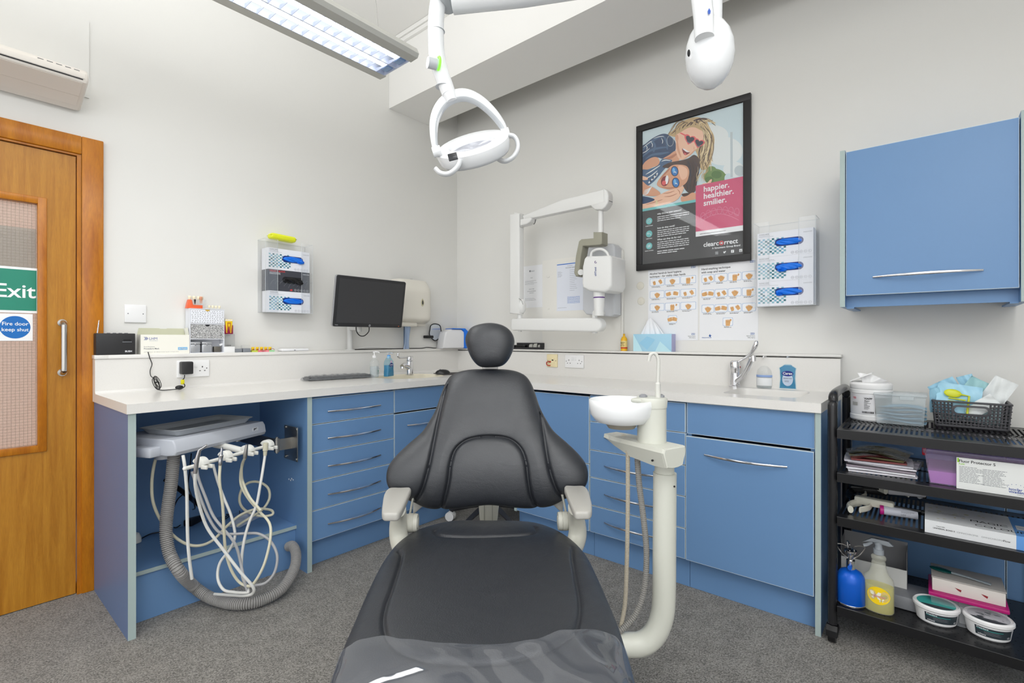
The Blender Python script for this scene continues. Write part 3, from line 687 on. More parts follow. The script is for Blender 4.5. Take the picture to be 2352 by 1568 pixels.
m.text('Fluid Resistant', -w2+.012, .0335, y, .0075, 2).text('Procedure Mask', -w2+.012, .0235, y, .0095, 2, .02).text('ASTM F2100 Level 1  EN 14683:2019 AC:2019 Type IIR   CE  Model: LHM-01', -w2+.012, .0085, y, .0046, 2)
m.flat(.052, .093, .0185, .0325, y, 3).text('50 Masks', .0725, .0222, y-.0003, .0095, 4, .02, 'CENTER')
m.build('carton', [card2, blueink, greyink, mat('sky_label', (122, 186, 230), .6), wink], t)
MB().box(-w2+.004, w2-.004, -.03, .03, .06, .07, bev=.004).build('masks', mat('mask_stack', (214, 224, 226), .9), t)
pts = [(-w2, 0), (-w2+.012, .052), (-.02, .052), (-.016, .035), (-.004, .031), (.02, .031), (.028, .035), (.032, .052), (w2-.008, .052), (w2, 0)]
MB().prism(pts, 0, .0008, 'y', 0, Matrix.Translation((0, .0322, .095)) @ Matrix.Rotation(radians(-10), 4, 'X')).build('lid_flap', [ins], t)
MB().prism([(-.03, 0), (.03, 0), (.028, .035), (-.02, .038)], 0, .0008, 'x', 0, Matrix.Translation((w2-.001, 0, .095)) @ Matrix.Rotation(radians(-6), 4, 'Y')).build('side_flap', card2, t)
# storage organiser
t = thing('drawer_organiser', 'small white card organiser with triangle and speckle patterned drawers', 'organiser', (-1.86, -.038, ZL))
hw = .081; H = .232
m = MB().box(-hw, -hw+.003, -.032, .032, 0, H).box(hw-.003, hw, -.032, .032, 0, H).box(-hw+.003, hw-.003, -.032, .032, 0, .003).box(-hw+.003, hw-.003, -.032, .032, H-.003, H).box(-hw+.003, hw-.003, .029, .032, .003, H-.003).box(-hw+.003, hw-.003, -.032, .029, .072, .076).box(-hw+.003, hw-.003, -.032, .029, .15, .154)
m.build('shell', cardw, t)
d1 = MB().box(-hw+.004, hw-.004, -.0335, .025, .1555, H-.0045)
r = random.Random(4)
for i in range(13):
    for j in range(7):
        cx = -hw+.011+i*.0116+r.uniform(-.002, .002)+(j % 2)*.003; cz = .161+j*.0095+r.uniform(-.0015, .0015); a = r.uniform(0, 6.28)
        d1.poly([(cx+.0026*cos(a+q), cz+.0026*sin(a+q)) for q in (0, -2.1, -4.2)], -.0338, 1)
d1.poly([(-.012, H-.0045), (-.008, H-.011), (.0, H-.014), (.008, H-.011), (.012, H-.0045)][::-1], -.034, 2)
d1.build('drawer', [cardw, ink, mat('ochre', (206, 170, 80), .6)], t)['label'] = 'white drawer with black triangles'
sp = mat('speckle_card', (225, 225, 225), .6); nt = sp.node_tree; vv = nt.nodes.new('ShaderNodeTexNoise'); vv.inputs['Scale'].default_value = 620; vv.inputs['Detail'].default_value = 0; tc = nt.nodes.new('ShaderNodeTexCoord'); rp = nt.nodes.new('ShaderNodeValToRGB'); rp.color_ramp.interpolation = 'CONSTANT'
rp.color_ramp.elements[0].color = (.02, .02, .02, 1); rp.color_ramp.elements[1].position = .5; rp.color_ramp.elements[1].color = (.8, .8, .8, 1)
nt.links.new(tc.outputs['Object'], vv.inputs['Vector']); nt.links.new(vv.outputs['Fac'], rp.inputs['Fac']); nt.links.new(rp.outputs['Color'], nt.nodes['Principled BSDF'].inputs['Base Color'])
d2 = MB().box(-hw+.004, hw-.004, -.0335, .025, .0775, .1485).poly([(-.012, .1485), (-.008, .142), (.0, .139), (.008, .142), (.012, .1485)][::-1], -.034, 1); d2.build('drawer', [sp, dark], t)['label'] = 'black and white speckled drawer'
tinm = mat('tin_silver', (190, 192, 196), .35, .7)
tin0 = None
for i, (x, lab) in enumerate(((-1.914, 'left silver square tin inside the organiser'), (-1.860, 'right silver square tin inside the organiser'))):
    if tin0 is None:
        tin0 = thing('silver_tin', lab, 'tin', (x, -.045, ZL+.0035), 0, 'silver tins in the organiser')
        MB().box(-.0235, .0235, -.0205, .0205, 0, .042, bev=.005, seg=3).build('base', tinm, tin0)
        MB().box(-.0245, .0245, -.0215, .0215, .0425, .055, bev=.005, seg=3).build('lid', tinm, tin0)
        MB().box(-.003, .003, -.0225, -.0214, .036, .048, bev=.0005).build('clasp', chrome, tin0)
    else: dup(tin0, (x, -.045, ZL+.0035), None, lab)
t = thing('metal_clip_block', 'small dark metal block in the organiser beside the tins', 'block', (-1.808, -.045, ZL+.0035)); 
MB().box(-.016, .016, -.012, .012, 0, .03, bev=.002).build('block', mat('dull_metal', (120, 116, 108), .4, .7), t)
# dental models
toothw = mat('tooth_ivory', (240, 232, 206), .25, sub=.15); gum = mat('gum_orange', (236, 104, 62), .35); clr = clear('clear_resin', haze=.18)
def tooth(m, x, z, s=1, y=0, mi=0, roots=0, rm=1):
    m.lathe([(.0001, .0), (.0045, .0), (.0055, .004), (.0066, .009), (.0062, .013), (.0045, .0155), (.0001, .0145)], 14, mi, Matrix.Translation((x, y, z)) @ Matrix.Scale(s, 4))
    for q in ((-.0028, .0028) if roots == 2 else (0,) if roots == 1 else ()): m.tube([(x+q*s, y, z+.001), (x+q*1.3*s, y, z-.008*s), (x+q*.9*s, y, z-.018*s)], [.0026*s, .002*s, .0006*s], 8, rm)
t = thing('implant_model', 'orange dental implant model with four ivory teeth on the organiser', 'dental model', (-1.90, -.04, ZL+H+.0005))
m = MB().prism([(-.05, 0), (.024, 0), (.024, .018), (-.02, .018), (-.026, .045), (-.04, .045)], -.012, .018, 'y', 0, bev=.002); m.build('gum_base', gum, t)
m = MB().prism([(-.024, .0185), (.04, .0185), (.04, .046), (-.019, .046)], -.010, .016, 'y', 0); m.build('clear_block', clr, t)
for i, x in enumerate((-.032, -.012, .008, .023)):
    m = MB(); tooth(m, x, .046, 1.25, .002, 0, 0); m.build('tooth', toothw, t)
m = MB(); tooth(m, .016, .046, 1.1, -.011, 0, 2, 0); m.build('tooth_root', mat('root_pink', (214, 150, 120), .4), t)
m = MB().tube([(-.012, -.011, .047), (-.012, -.011, .036), (-.012, -.011, .022)], [.0045, .0034, .0012], 12); m.build('implant_screw', mat('dark_titanium', (50, 46, 46), .35, .7), t)
t = thing('crown_model', 'clear strip of loose ivory crowns at the organiser top edge', 'dental model', (-1.823, -.058, ZL+H+.0005))
MB().box(-.032, .032, -.008, .008, 0, .004).build('clear_base', clr, t)
for i in range(4):
    m = MB(); tooth(m, -.024+i*.016, .004, 1.0); m.build('crown', toothw, t)
t = thing('clear_display_cube', 'clear acrylic cube holding a small white part, on the ledge', 'display cube', (-1.752, -.045, ZL))
MB().box(-.0265, .0265, -.024, .024, .0, .032, bev=.001).build('white_base', wplastic, t)
MB().box(-.0265, .0265, -.024, .024, .0325, .1, bev=.001).build('clear_case', clear('cube_acrylic', haze=.2, hcol=(190, 192, 192)), t)
MB().box(-.012, .014, -.006, .004, .04, .05, M=Matrix.Rotation(radians(-25), 4, 'Y') @ Matrix.Translation((-.01, 0, .01))).build('enclosed_part', wplastic, t)
m = MB().text('CAREFREE', -.02, .037, -.0245, .006, 0, .03).dashes(-.018, .092, .03, 1, .003, -.0245, .0012, 0, 3); m.build('lettering', ink, t)
t = thing('root_canal_model', 'yellow and purple cutaway tooth model standing on a clear cube', 'dental model', (-1.752, -.047, ZL+.1005))
MB().box(-.024, .024, -.008, .008, 0, .05, bev=.004).build('gum_block', mat('gum_purple', (150, 36, 74), .35), t)
m = MB(); yel = mat('tooth_yellow', (240, 204, 30), .35)
m.prism([(-.018, .075), (-.017, .055), (-.015, .035), (-.013, .01), (-.009, .005), (-.006, .02), (-.002, .042), (.003, .042), (.006, .02), (.009, .005), (.013, .01), (.015, .035), (.017, .055), (.018, .075), (.012, .08), (-.012, .08)], -.013, -.004, 'y', 0, bev=.001); m.build('dentine', yel, t)
MB().prism([(-.02, .07), (.02, .07), (.018, .082), (.008, .078), (0, .081), (-.01, .078), (-.018, .083)], -.0145, .006, 'y', bev=.002).build('enamel', toothw, t)
MB().tube(smooth_path([(-.010, -.0138, .012), (-.007, -.0138, .045), (-.006, -.0138, .062), (0, -.0138, .058), (.006, -.0138, .062), (.007, -.0138, .045), (.010, -.0138, .012)], 5), .0014, 8).build('nerve', mat('nerve_red', (170, 40, 40), .4), t)
t = thing('sample_case', 'pair of clear and grey flip-top sample cases on the ledge', 'case', (-1.685, -.045, ZL))
MB().box(-.038, -.001, -.018, .018, 0, .02, bev=.002).build('grey_tray', mat('case_grey', (132, 136, 142), .4), t)
MB().box(.004, .044, -.018, .018, 0, .022, bev=.002).build('grey_tray', MATS['case_grey'], t)
MB().box(-.038, -.001, -.018, .018, .0205, .036, bev=.002).build('clear_lid', acryl, t); MB().box(.004, .044, -.018, .018, .0225, .04, bev=.002).build('clear_lid', acryl, t)
t = thing('tooth_stage_model', 'row of five small yellow tooth models on a coloured strip', 'dental model', (-1.572, -.047, ZL))
m = MB()
for i, c in enumerate(range(4)): m.box(-.062+i*.031, -.031+i*.031, -.018, .012, 0, .0095, i)
m.build('strip', [mat('strip_lime', (196, 206, 80), .5), mat('strip_pink', (222, 110, 120), .5), mat('strip_rose', (232, 130, 140), .5), mat('strip_green', (160, 214, 160), .5)], t)
for i in range(5):
    x = -.052+i*.0235; m = MB(); m.box(x-.007, x+.007, -.006, .006, .0095, .022, bev=.003); tooth(m, x-.003, .016, .8, -.002, 0); tooth(m, x+.004, .016, .8, -.002, 0)
    o = m.build('tooth', yel, t); MB().tube([(x-.006, -.0085, .012), (x, -.0095, .017), (x+.006, -.0085, .012)], .0016, 6).build('nerve', MATS['nerve_red'], o)
MB().tube(smooth_path([(.03, -.0, .012), (.06, -.0, .018), (.07, 0, .01)], 4), .0012, 6).build('file_wire', MATS['nerve_red'], t)
t = thing('white_tablet', 'thin white glossy device lying flat on the ledge under the glove rack', 'tablet', (-1.39, -.04, ZL))
MB().box(-.08, .085, -.03, .03, 0.001, .016, bev=.006, seg=3).build('shell', mat('gloss_white', (236, 236, 238), .15), t)
MB().box(-.008, .002, -.0305, -.029, .005, .009).build('port', greyink, t)
# ================================================================ adapter, cable on the socket
t = thing('power_adapter', 'black plug-in adapter in the left socket with coiled lead', 'adapter', (-1.9665, -.083, 1.016))
MB().box(-.026, .024, -.05, -.0005, -.033, .03, bev=.006, seg=3).build('adapter_body', mat('adapter_black', (38, 38, 40), .45), t)
m = wm(t)
wc = lambda px, py, y=-.1: pL(px, py, y)
P = [wc(424, 861, -.12), wc(423, 868, -.13), wc(418, 875, -.125), Vector((-1.985, -.145, .93)), Vector((-2.0, -.16, .918)), Vector((-2.04, -.155, .914)), Vector((-2.085, -.14, .914)), Vector((-2.105, -.13, .93))]
m.tube(smooth_path(P, 6), .0022, 8); m.build('lead', black, t)
m = wm(t); m.tube(smooth_path([wc(340, 808, -.08), wc(344, 822, -.082), wc(349, 836, -.082), wc(345, 850, -.084), wc(346, 862, -.09), wc(352, 868, -.10)], 6), .0019, 8); m.build('lead', black, t)
m = wm(t); c0 = wc(359, 879, -.11)
for k in range(4):
    q = (k-1.5)*.006; T2 = [2*pi*i/16 for i in range(16)]
    m.tube([c0+Vector((-.010*sin(a)+(.006+abs(q)*.5)*cos(a)+q*.6, -.014+.004*k, (.034-abs(q)*.6)*sin(a)+q*.5)) for a in T2], .0015, 6, closed=True)
m.tube([c0+Vector((-.008, -.012, .003)), c0+Vector((.004, -.004, .004)), c0+Vector((.008, -.014, 0))], .003, 8)
m.build('coiled_lead', black, t)
MB().box(-.008, .008, -.006, .006, 0, .0, bev=0) 
m = wm(t); q = wc(412, 887, -.14); m.ball((q.x, q.y, .921), .018, .012, .0105); m.build('ferrite_bead', black, t)
m = wm(t); q = wc(420, 877, -.135); m.box(q.x-.009, q.x+.007, q.y-.003, q.y+.003, q.z-.012, q.z+.012, bev=.0025, M=None); m.build('yellow_tag', mat('tag_yellow', (214, 206, 20), .5), t)
# ================================================================ things on the left worktop
def frame(px, py, z=WZ): return pT(px, py, z)
t = thing('keyboard', 'dark keyboard in clear wrap lying on the left worktop', 'keyboard', (-1.145, -.13, WZ+.0005), radians(-6))
MB().box(-.205, .205, -.062, .062, 0.001, .016, bev=.004).build('case', black, t)
m = MB(); r = random.Random(2)
for i in range(17):
    for j in range(5): m.box(-.198+i*.0234, -.198+i*.0234+.020, -.056+j*.0225, -.056+j*.0225+.019, .016, .0205, bev=.002, seg=1)
k = m.build('keys', mat('key_grey', (50, 50, 54), .5), t)
def wrap(u, v):
    x = (u-.5)*.45; y = (v-.5)*.155; z = .024*(1-abs(2*u-1)**10)*(1-abs(2*v-1)**6)+.0018*sin(x*90+y*60)*(1)+.0012*sin(x*230)+.003
    return (x, y, max(.0005, z))
MB().grid(wrap, 60, 20).build('plastic_wrap', clear('crinkled_wrap', (235, 235, 235), .12, .12), t)
# pump bottles
def pump_bottle(name, label, cat, loc, rz, prof, sx, sy, body, liquid, liqprof, pumpm, lab=None, neck=.012, htop=.0):
    t = thing(name, label, cat, loc, rz)
    z = prof[-1][1]
    MB().lathe(prof, 36, 0, None, sx, sy).build('bottle', body, t, ang=1)
    if liquid: MB().lathe(liqprof, 36, 0, None, sx, sy).build('liquid', liquid, t, ang=1)
    m = MB().cyl((0, 0, z-.004), (0, 0, z+.012), neck+.001, n=24).cyl((0, 0, z+.012), (0, 0, z+.03), .0042, n=12).box(-.009, .009, -.0075, .0085, z+.03, z+.038, bev=.003).tube([(0, -.003, z+.035), (0, -.02, z+.035), (0, -.032, z+.033), (0, -.035, z+.027)], [.0045, .0042, .0036, .003], 10)
    m.build('pump', pumpm, t)
    return t
clb = clear('bottle_clear', haze=.16, hcol=(225, 232, 232)); 
t = pump_bottle('sanitiser_bottle', 'clear hand gel pump bottle beside the blue soap, left worktop', 'bottle', tuple(pT(860, 866, WZ+.0005)), radians(30), [(.0001, 0), (.032, 0), (.034, .004), (.034, .085), (.03, .105), (.018, .118), (.012, .122), (.012, .13)], 1, .8, clb, clear('gel_clear', (240, 246, 248), .2), [(.0001, .001), (.031, .001), (.0325, .005), (.0325, .07), (.0001, .07)], wplastic)
m = MB(); m.flat(-.02, -.017, .02, .08, -.0285, 2); m.text('HAND GEL', -.012, .055, -.029, .007, 0).poly(ell(-.004, .042, .005, .005), -.029, 1).dashes(-.012, .03, .025, 2, .004, -.029, .0012, 1, 3); m.build('printed_label', [greyink, mat('label_green', (30, 120, 90), .6), greyink], t)
carexm = mat('soap_blue', (10, 160, 205), .15, trans=.35, ior=1.33)
def carex(label, loc, rz, s=1, fill=1, flat=False):
    W2 = .0375*s
    out = [(-W2, 0), (-W2*.97, .02*s), (-W2*.9, .05*s), (-W2*.95, .085*s), (-W2*1.02, .098*s), (-W2*.55, .11*s), (-.012*s, .117*s)] if flat else [(-W2, 0), (-W2*1.0, .02*s), (-W2*.93, .05*s), (-W2*.98, .08*s), (-W2*.85, .1*s), (-W2*.5, .115*s), (-.012*s, .122*s)]
    full = out+[(-a, b) for a, b in out[::-1]]
    t = thing('soap_bottle', label, 'bottle', loc, rz)
    MB().prism(full, -.0185*s, .0185*s, 'y', bev=.007*s, seg=4).build('bottle', clear('soap_bottle_clear', (225, 243, 250), .1, hcol=(190, 225, 240)), t, ang=.9)
    zf = out[-1][1]*(.97 if fill > .9 else .62)
    inner = [(a*.94, b*.985+.0015) for a, b in out if b < zf]; li = inner+[(inner[-1][0], zf)]; li = li+[(-a, b) for a, b in li[::-1]]
    MB().prism(li, -.0172*s, .0172*s, 'y', bev=.006*s, seg=3).build('liquid', carexm, t, ang=.9)
    z = out[-1][1]
    MB().cyl((0, 0, z-.002), (0, 0, z+.014*s), .0125*s).cyl((0, 0, z+.014*s), (0, 0, z+.02*s), .0105*s, m=1).build('collar', [mat('clear_collar', (150, 196, 226), .3), mat('pump_blue', (60, 150, 235) if not flat else (24, 40, 110), .35)], t)
    MB().cyl((0, 0, z+.02*s), (0, 0, z+.03*s), .004).box(-.008, .008, -.007, .009, z+.03*s, z+.037*s, bev=.003).tube([(0, 0, z+.034*s), (0, -.022, z+.035*s), (0, -.03, z+.029*s)], [.0045, .004, .003], 10).build('pump', clear('pump_clear', (230, 240, 248), .4), t)
    m = MB(); yy = -.0187*s; navy = mat('badge_navy', (16, 38, 130), .4)
    if flat:
        m.poly([(x, z_) for x, z_ in ell(0, .045*s, .022*s, .03*s, 32) if 1], yy-.0003, 2)
    m.poly(ell(0, (.072 if flat else .078)*s, .0235*s, .0125*s, 32), yy-.0006, 0)
    m.text('Carex', 0, (.0675 if flat else .0735)*s, yy-.001, .0155*s, 1, .03, 'CENTER')
    if flat: m.text('PROTECT PLUS', 0, .048*s, yy-.0009, .005*s, 3, .02, 'CENTER').dashes(-.012*s, .038*s, .024*s, 2, .004, yy-.0009, .0012, 3, 4)
    else: m.poly(ell(0, .098*s, .011*s, .008*s, 20), yy-.0004, 4).text('Original', 0, .063*s, yy-.001, .006*s, 1, .02, 'CENTER')
    m.build('printed_label', [navy, wink, mat('label_silver', (190, 204, 224), .4), ink, mat('label_pink', (220, 190, 220), .5)], t)
carex('half-full blue soap pump bottle beside the left worktop tap', tuple(pT(893, 864, WZ+.0005)), radians(22), 1.0, .6)
# taps
t = thing('basin_tap', 'chrome lever tap behind the cream oval basin', 'tap', tuple(pT(941, 861, WZ+.0005)), radians(-20))
m = MB().cyl((0, 0, 0), (0, 0, .006), .028).lathe([(.024, .006), (.0235, .05), (.0235, .095), (.019, .1)], 28).tube(smooth_path([(0, 0, .045), (-.03, -.03, .062), (-.06, -.06, .072), (-.078, -.078, .066)], 5), [(.02-.0004*i, .014) for i in range(16)], 14).cyl((-.074, -.074, .062), (-.076, -.076, .05), .011)
m.build('body', chrome, t)
m = MB().lathe([(.0235, .1), (.0245, .106), (.024, .125), (.018, .131), (.0001, .132)], 28).tube(smooth_path([(0, 0, .124), (-.04, -.03, .123), (-.08, -.06, .122), (-.1, -.075, .126), (-.108, -.082, .138), (-.106, -.08, .148)], 5), .006, 12).ball((-.106, -.08, .15), .0085)
m.build('lever', chrome, t)
t = thing('mouse_mat', 'thin dark mouse mat on the worktop near the corner', 'mat', (-.37, -.36, WZ+.0005), radians(-20))
MB().box(-.12, .12, -.1, .1, 0, .003, bev=.001).build('mat', mat('mat_dark', (70, 66, 66), .8), t)
t = thing('mouse', 'black computer mouse on the dark mat in the worktop corner', 'mouse', (-.465, -.345, WZ+.0037), radians(-30))
m = MB(); m.lathe([(.0001, .032), (.018, .03), (.032, .024), (.042, .012), (.043, 0), (.0001, 0)], 28, 0, None, 1.25, .75); m.build('shell', mat('mouse_black', (30, 30, 32), .3), t, ang=1)
MB().cyl((-.018, -.003, .0285), (-.018, .003, .0285), .006, n=14).build('scroll_wheel', greyink, t)
# ================================================================ dental delivery unit in the open bay
UO = Vector((-2.177, -.657, 0)); UR = radians(24)
lg = mat('unit_grey', (186, 190, 198), .4); trw = mat('tray_grey', (176, 180, 184), .45); offw = mat('holder_white', (226, 226, 220), .4)
du = thing('dental_delivery_unit', 'grey dental instrument console on a steel arm inside the open bay', 'dental unit', tuple(UO), UR)
ZT = .757
# body: top plate with sloping front fascia
m = MB(); prof = [(-.0, -.002), (-.012, -.018), (-.018, -.05), (-.01, -.064), (.03, -.07), (.26, -.062), (.30, -.045), (.31, -.02), (.305, 0)]
m.prism([(y, ZT+z) for y, z in prof], -.0, .476, 'x', bev=.006, seg=3)
m.build('console_body', lg, du)
MB().box(.39, .425, -.0172, -.0145, ZT-.036, ZT-.02, 0, M=None).build('maker_badge', mat('badge_grey', (205, 208, 212), .3), du)
m = MB().prism([(.398, ZT-.033), (.402, ZT-.033), (.402, ZT-.029), (.41, ZT-.029), (.412, ZT-.0265), (.402, ZT-.0265), (.402, ZT-.0255), (.417, ZT-.0255), (.417, ZT-.023), (.398, ZT-.023)], -.0178, -.0171, 'y'); m.build('badge_mark', ink, du)
MB().box(-.045, .02, .06, .17, ZT-.07, ZT-.03, bev=.008).build('side_bracket', lg, du)
MB().cyl((.06, .12, ZT-.095), (.06, .12, ZT-.06), .032).build('hose_socket', lg, du)
# rod and holders
rz_ = .667
m = MB().cyl((-.06, -.135, rz_), (.385, -.135, rz_), .0075, n=16).ball((-.06, -.135, rz_), .0078).ball((.385, -.135, rz_), .0078); m.build('holder_rod', offw, du)
m = MB().tube(smooth_path([(.24, .05, ZT-.07), (.24, -.03, ZT-.078), (.235, -.1, ZT-.086), (.235, -.135, rz_)], 5), .014, 14).ball((.235, -.135, rz_), .017); m.build('rod_arm', offw, du)
def claw(x):
    m = MB(); pts = [(-.004+.030*cos(a), .026*sin(a)) for a in [radians(20+i*16) for i in range(11)]]+[(-.02, -.012), (-.006, -.014)]
    m.prism(pts, x-.014, x+.014, 'x', bev=.003)
    m.box(x-.016, x-.008, -.05, -.02, -.018, -.002, bev=.003).box(x+.008, x+.016, -.05, -.02, -.018, -.002, bev=.003)
    return m
HX = [0.005, .12, .235, .35]
for x in HX:
    m = claw(x); m.v = [(a, b-.135, c+rz_+.004) for a, b, c in m.v]; m.build('instrument_holder', offw, du)
# steel arm on the divider panel
bay_x = -1.6
t = du
bpy.context.view_layer.update()
m = wm(t); m.box(bay_x-.0285-.004, bay_x-.0275, -.585, -.45, .552, .722, bev=.001); 
for (y, z) in ((-.575, .712), (-.46, .712), (-.575, .562), (-.46, .562)): m.cyl((bay_x-.0315, y, z), (bay_x-.036, y, z), .0075, n=12)
m.build('hinge_plate', steel, t)
m = wm(t); m.box(bay_x-.105, bay_x-.032, -.53, -.522, .612, .668).cyl((bay_x-.105, -.526, .606), (bay_x-.105, -.526, .674), .012).cyl((bay_x-.105, -.526, .6), (bay_x-.105, -.526, .68), .006)
m.build('hinge_bracket', steel, t)
a = Vector((bay_x-.105, -.526, .64)); b = Vector((-1.80, -.30, .675)); d = (b-a).normalized(); n_ = Vector((-d.y, d.x, 0)).normalized()*.004
m = wm(t); c = Vector((0, 0, .028)); m.add([a-n_-c, b-n_-c, b+n_-c, a+n_-c, a-n_+c, b-n_+c, b+n_+c, a+n_+c], [(0, 1, 2, 3), (4, 7, 6, 5), (0, 4, 5, 1), (1, 5, 6, 2), (2, 6, 7, 3), (3, 7, 4, 0)]).cyl(b-Vector((0, 0, .03)), b+Vector((0, 0, .028)), .02)
m.build('swing_arm', steel, t)
# tray
t = thing('instrument_tray', 'pale grey plastic tray resting on the dental console', 'tray', tuple(UO+Vector((0, 0, ZT+.0005))), radians(22))
def tray_fn(w, d, h):
    m = MB(); o = rr(w, d, .03, 6); i1 = rr(w-.03, d-.03, .022, 6); n = len(o)
    lv = [(rr(w-.008, d-.008, .028, 6), h-.003), (o, h), (rr(w-.012, d-.012, .026, 6), h+.001), (rr(w-.018, d-.018, .024, 6), h-.001), (rr(w-.045, d-.045, .018, 6), .005), (rr(w*.5, d*.5, .01, 6), .004)]
    lo = [(rr(w-.008, d-.008, .028, 6), h-.003), (rr(w-.03, d-.03, .022, 6), h-.006), (rr(w-.055, d-.055, .015, 6), 0)]
    for L_, rev in ((lv, 0), (lo, 1)):
        vs = [(x, y, z) for q, z in L_ for x, y in q]; fs = [(j*n+i, j*n+(i+1) % n, (j+1)*n+(i+1) % n, (j+1)*n+i) for j in range(len(L_)-1) for i in range(n)]
        fs.append(tuple((len(L_)-1)*n+i for i in range(n))); m.add(vs, fs)
    return m
m = tray_fn(.40, .235, .026); m.v = [(x+.235, y+.14, z) for x, y, z in m.v]; m.build('tray', trw, t)
# handpieces with their hoses
def Z1(x, y): return 200+x/2.904, 880+y/2.904
def zp(x, y, d): return pD(*Z1(x, y), d)
hosew = mat('hose_white', (214, 214, 210), .45); hoseg = mat('hose_grey', (168, 168, 170), .45); hoseb = mat('hose_beige', (206, 202, 180), .45)
uw = Matrix.Translation(UO) @ Matrix.Rotation(UR, 4, 'Z')
def hpos(i, dz=0, dy=-.045): return uw @ Vector((HX[i], -.135+dy, rz_+dz))
def hose(name, label, pts, r, mt, par=None, cat='hose', grp=None):
    P = [p if isinstance(p, Vector) else zp(*p) for p in pts]
    if par is None:
        t = thing(name, label, cat, tuple(P[0]), 0, grp); m = wm(t); m.tube(smooth_path(P, 8), r, 10); m.build('hose', mt, t); return t
    m = wm(par); m.tube(smooth_path(P, 8), r, 10); return m.build('hose', mt, par)
t = thing('dental_handpiece', 'angled chrome handpiece in the first holder nearest the door', 'handpiece', tuple(hpos(0, -.03)))
h = hpos(0)
m = wm(t); top = zp(750, 445, 1.86); mid = zp(735, 500, 1.86); bot = zp(722, 600, 1.86)
m.tube([bot, bot.lerp(mid, .35), mid, top], [.0065, .0075, .0078, .006], 14).tube([top, zp(775, 430, 1.86), zp(800, 412, 1.86)], [.0055, .005, .0042], 12); m.build('barrel', mat('satin_chrome', (200, 200, 204), .22, 1), t)
hose('hose', '', [bot, (722, 680, 1.87), (745, 800, 1.9), (800, 960, 1.93), (905, 1105, 1.95), (1020, 1255, 1.96), (1098, 1345, 1.97), (1112, 1390, 1.98), (1070, 1414, 2.0), (960, 1412, 2.05), (850, 1405, 2.1)], .0058, hosew, t)
t = thing('dental_handpiece', 'slim chrome handpiece in the second holder from the door', 'handpiece', tuple(hpos(1, -.03)))
m = wm(t); a = zp(900, 428, 1.96); b = zp(887, 545, 1.96); m.tube([b, b.lerp(a, .25), b.lerp(a, .3), b.lerp(a, .55), b.lerp(a, .6), a], [.007, .0085, .0075, .009, .006, .0035], 14); m.build('barrel', MATS['satin_chrome'], t)
hose('hose', '', [b, (884, 660, 1.95), (905, 820, 1.96), (913, 980, 1.97), (925, 1120, 1.98), (960, 1240, 1.99), (1010, 1320, 2.0), (1065, 1350, 2.0), (1110, 1335, 2.0), (1180, 1210, 2.02), (1222, 1040, 2.05), (1215, 930, 2.08), (1140, 845, 2.12), (1070, 760, 2.16), (1028, 680, 2.2), (1024, 600, 2.2), (1040, 530, 2.14)], .0054, hoseb, t)
t = thing('dental_handpiece', 'short dark steel handpiece in the third holder from the door', 'handpiece', tuple(hpos(2, -.03)))
m = wm(t); a = zp(1066, 408, 2.06); b = zp(1052, 500, 2.06); m.tube([b, b.lerp(a, .3), b.lerp(a, .7), a], [.0075, .0085, .0065, .0055], 14); m.build('barrel', steel, t)
hose('hose', '', [b, (1035, 540, 2.1), (1030, 600, 2.12), (1040, 660, 2.14), (1085, 760, 2.12), (1160, 850, 2.08)], .0054, hoseb, t)
t = thing('dental_handpiece', 'beige suction handpiece in the fourth holder nearest the steel hinge', 'handpiece', tuple(hpos(3, -.03)))
m = wm(t); a = zp(1192, 398, 2.16); b = zp(1187, 480, 2.16); m.tube([b, b.lerp(a, .35), b.lerp(a, .4), a], [.0075, .0085, .011, .0105], 14); m.build('barrel', hoseb, t)
hose('hose', '', [b, (1175, 560, 2.14), (1160, 650, 2.12), (1130, 810, 2.1), (1080, 930, 2.08), (1045, 1060, 2.06), (1030, 1200, 2.04), (1040, 1300, 2.02), (1075, 1380, 2.0), (1060, 1395, 2.0), (980, 1392, 2.02), (910, 1375, 2.04), (872, 1300, 2.06), (885, 1200, 2.08), (950, 1110, 2.1), (980, 1050, 2.1), (985, 990, 2.12), (960, 880, 2.14), (915, 770, 2.16), (870, 650, 2.18), (840, 540, 2.18)], .0056, hosew, t)
G = 'pale hoses hanging under the console'
hose('hose', 'straight white hose hanging down in front of the step shelf', [(640, 480, 1.98), (652, 560, 1.97), (665, 720, 1.97), (668, 900, 1.97), (672, 1050, 1.97), (682, 1170, 1.97), (700, 1305, 1.98)], .006, hosew)
hose('hose', 'long beige hose curving from the console left end along the step', [(480, 440, 2.06), (448, 540, 2.06), (432, 660, 2.06), (440, 790, 2.06), (490, 910, 2.08), (570, 1010, 2.1), (660, 1070, 2.12), (750, 1082, 2.15), (840, 1045, 2.2), (930, 955, 2.25), (1020, 880, 2.3), (1130, 838, 2.36), (1225, 845, 2.42), (1235, 875, 2.42), (1160, 885, 2.4), (1060, 850, 2.4), (1018, 790, 2.42), (1030, 710, 2.44), (1080, 662, 2.45), (1150, 660, 2.45), (1208, 700, 2.45), (1215, 770, 2.44), (1170, 840, 2.42), (1080, 900, 2.36), (1000, 950, 2.3)], .006, hoseb)
hose('hose', 'grey hose looping low over the step front towards the divider', [(700, 590, 2.1), (735, 700, 2.08), (790, 850, 2.07), (850, 960, 2.06), (900, 1000, 2.06), (980, 1005, 2.07), (1070, 1000, 2.09), (1150, 1005, 2.1), (1225, 1055, 2.1), (1268, 1150, 2.08), (1250, 1260, 2.06), (1190, 1330, 2.04), (1110, 1350, 2.02)], .0055, hoseg)
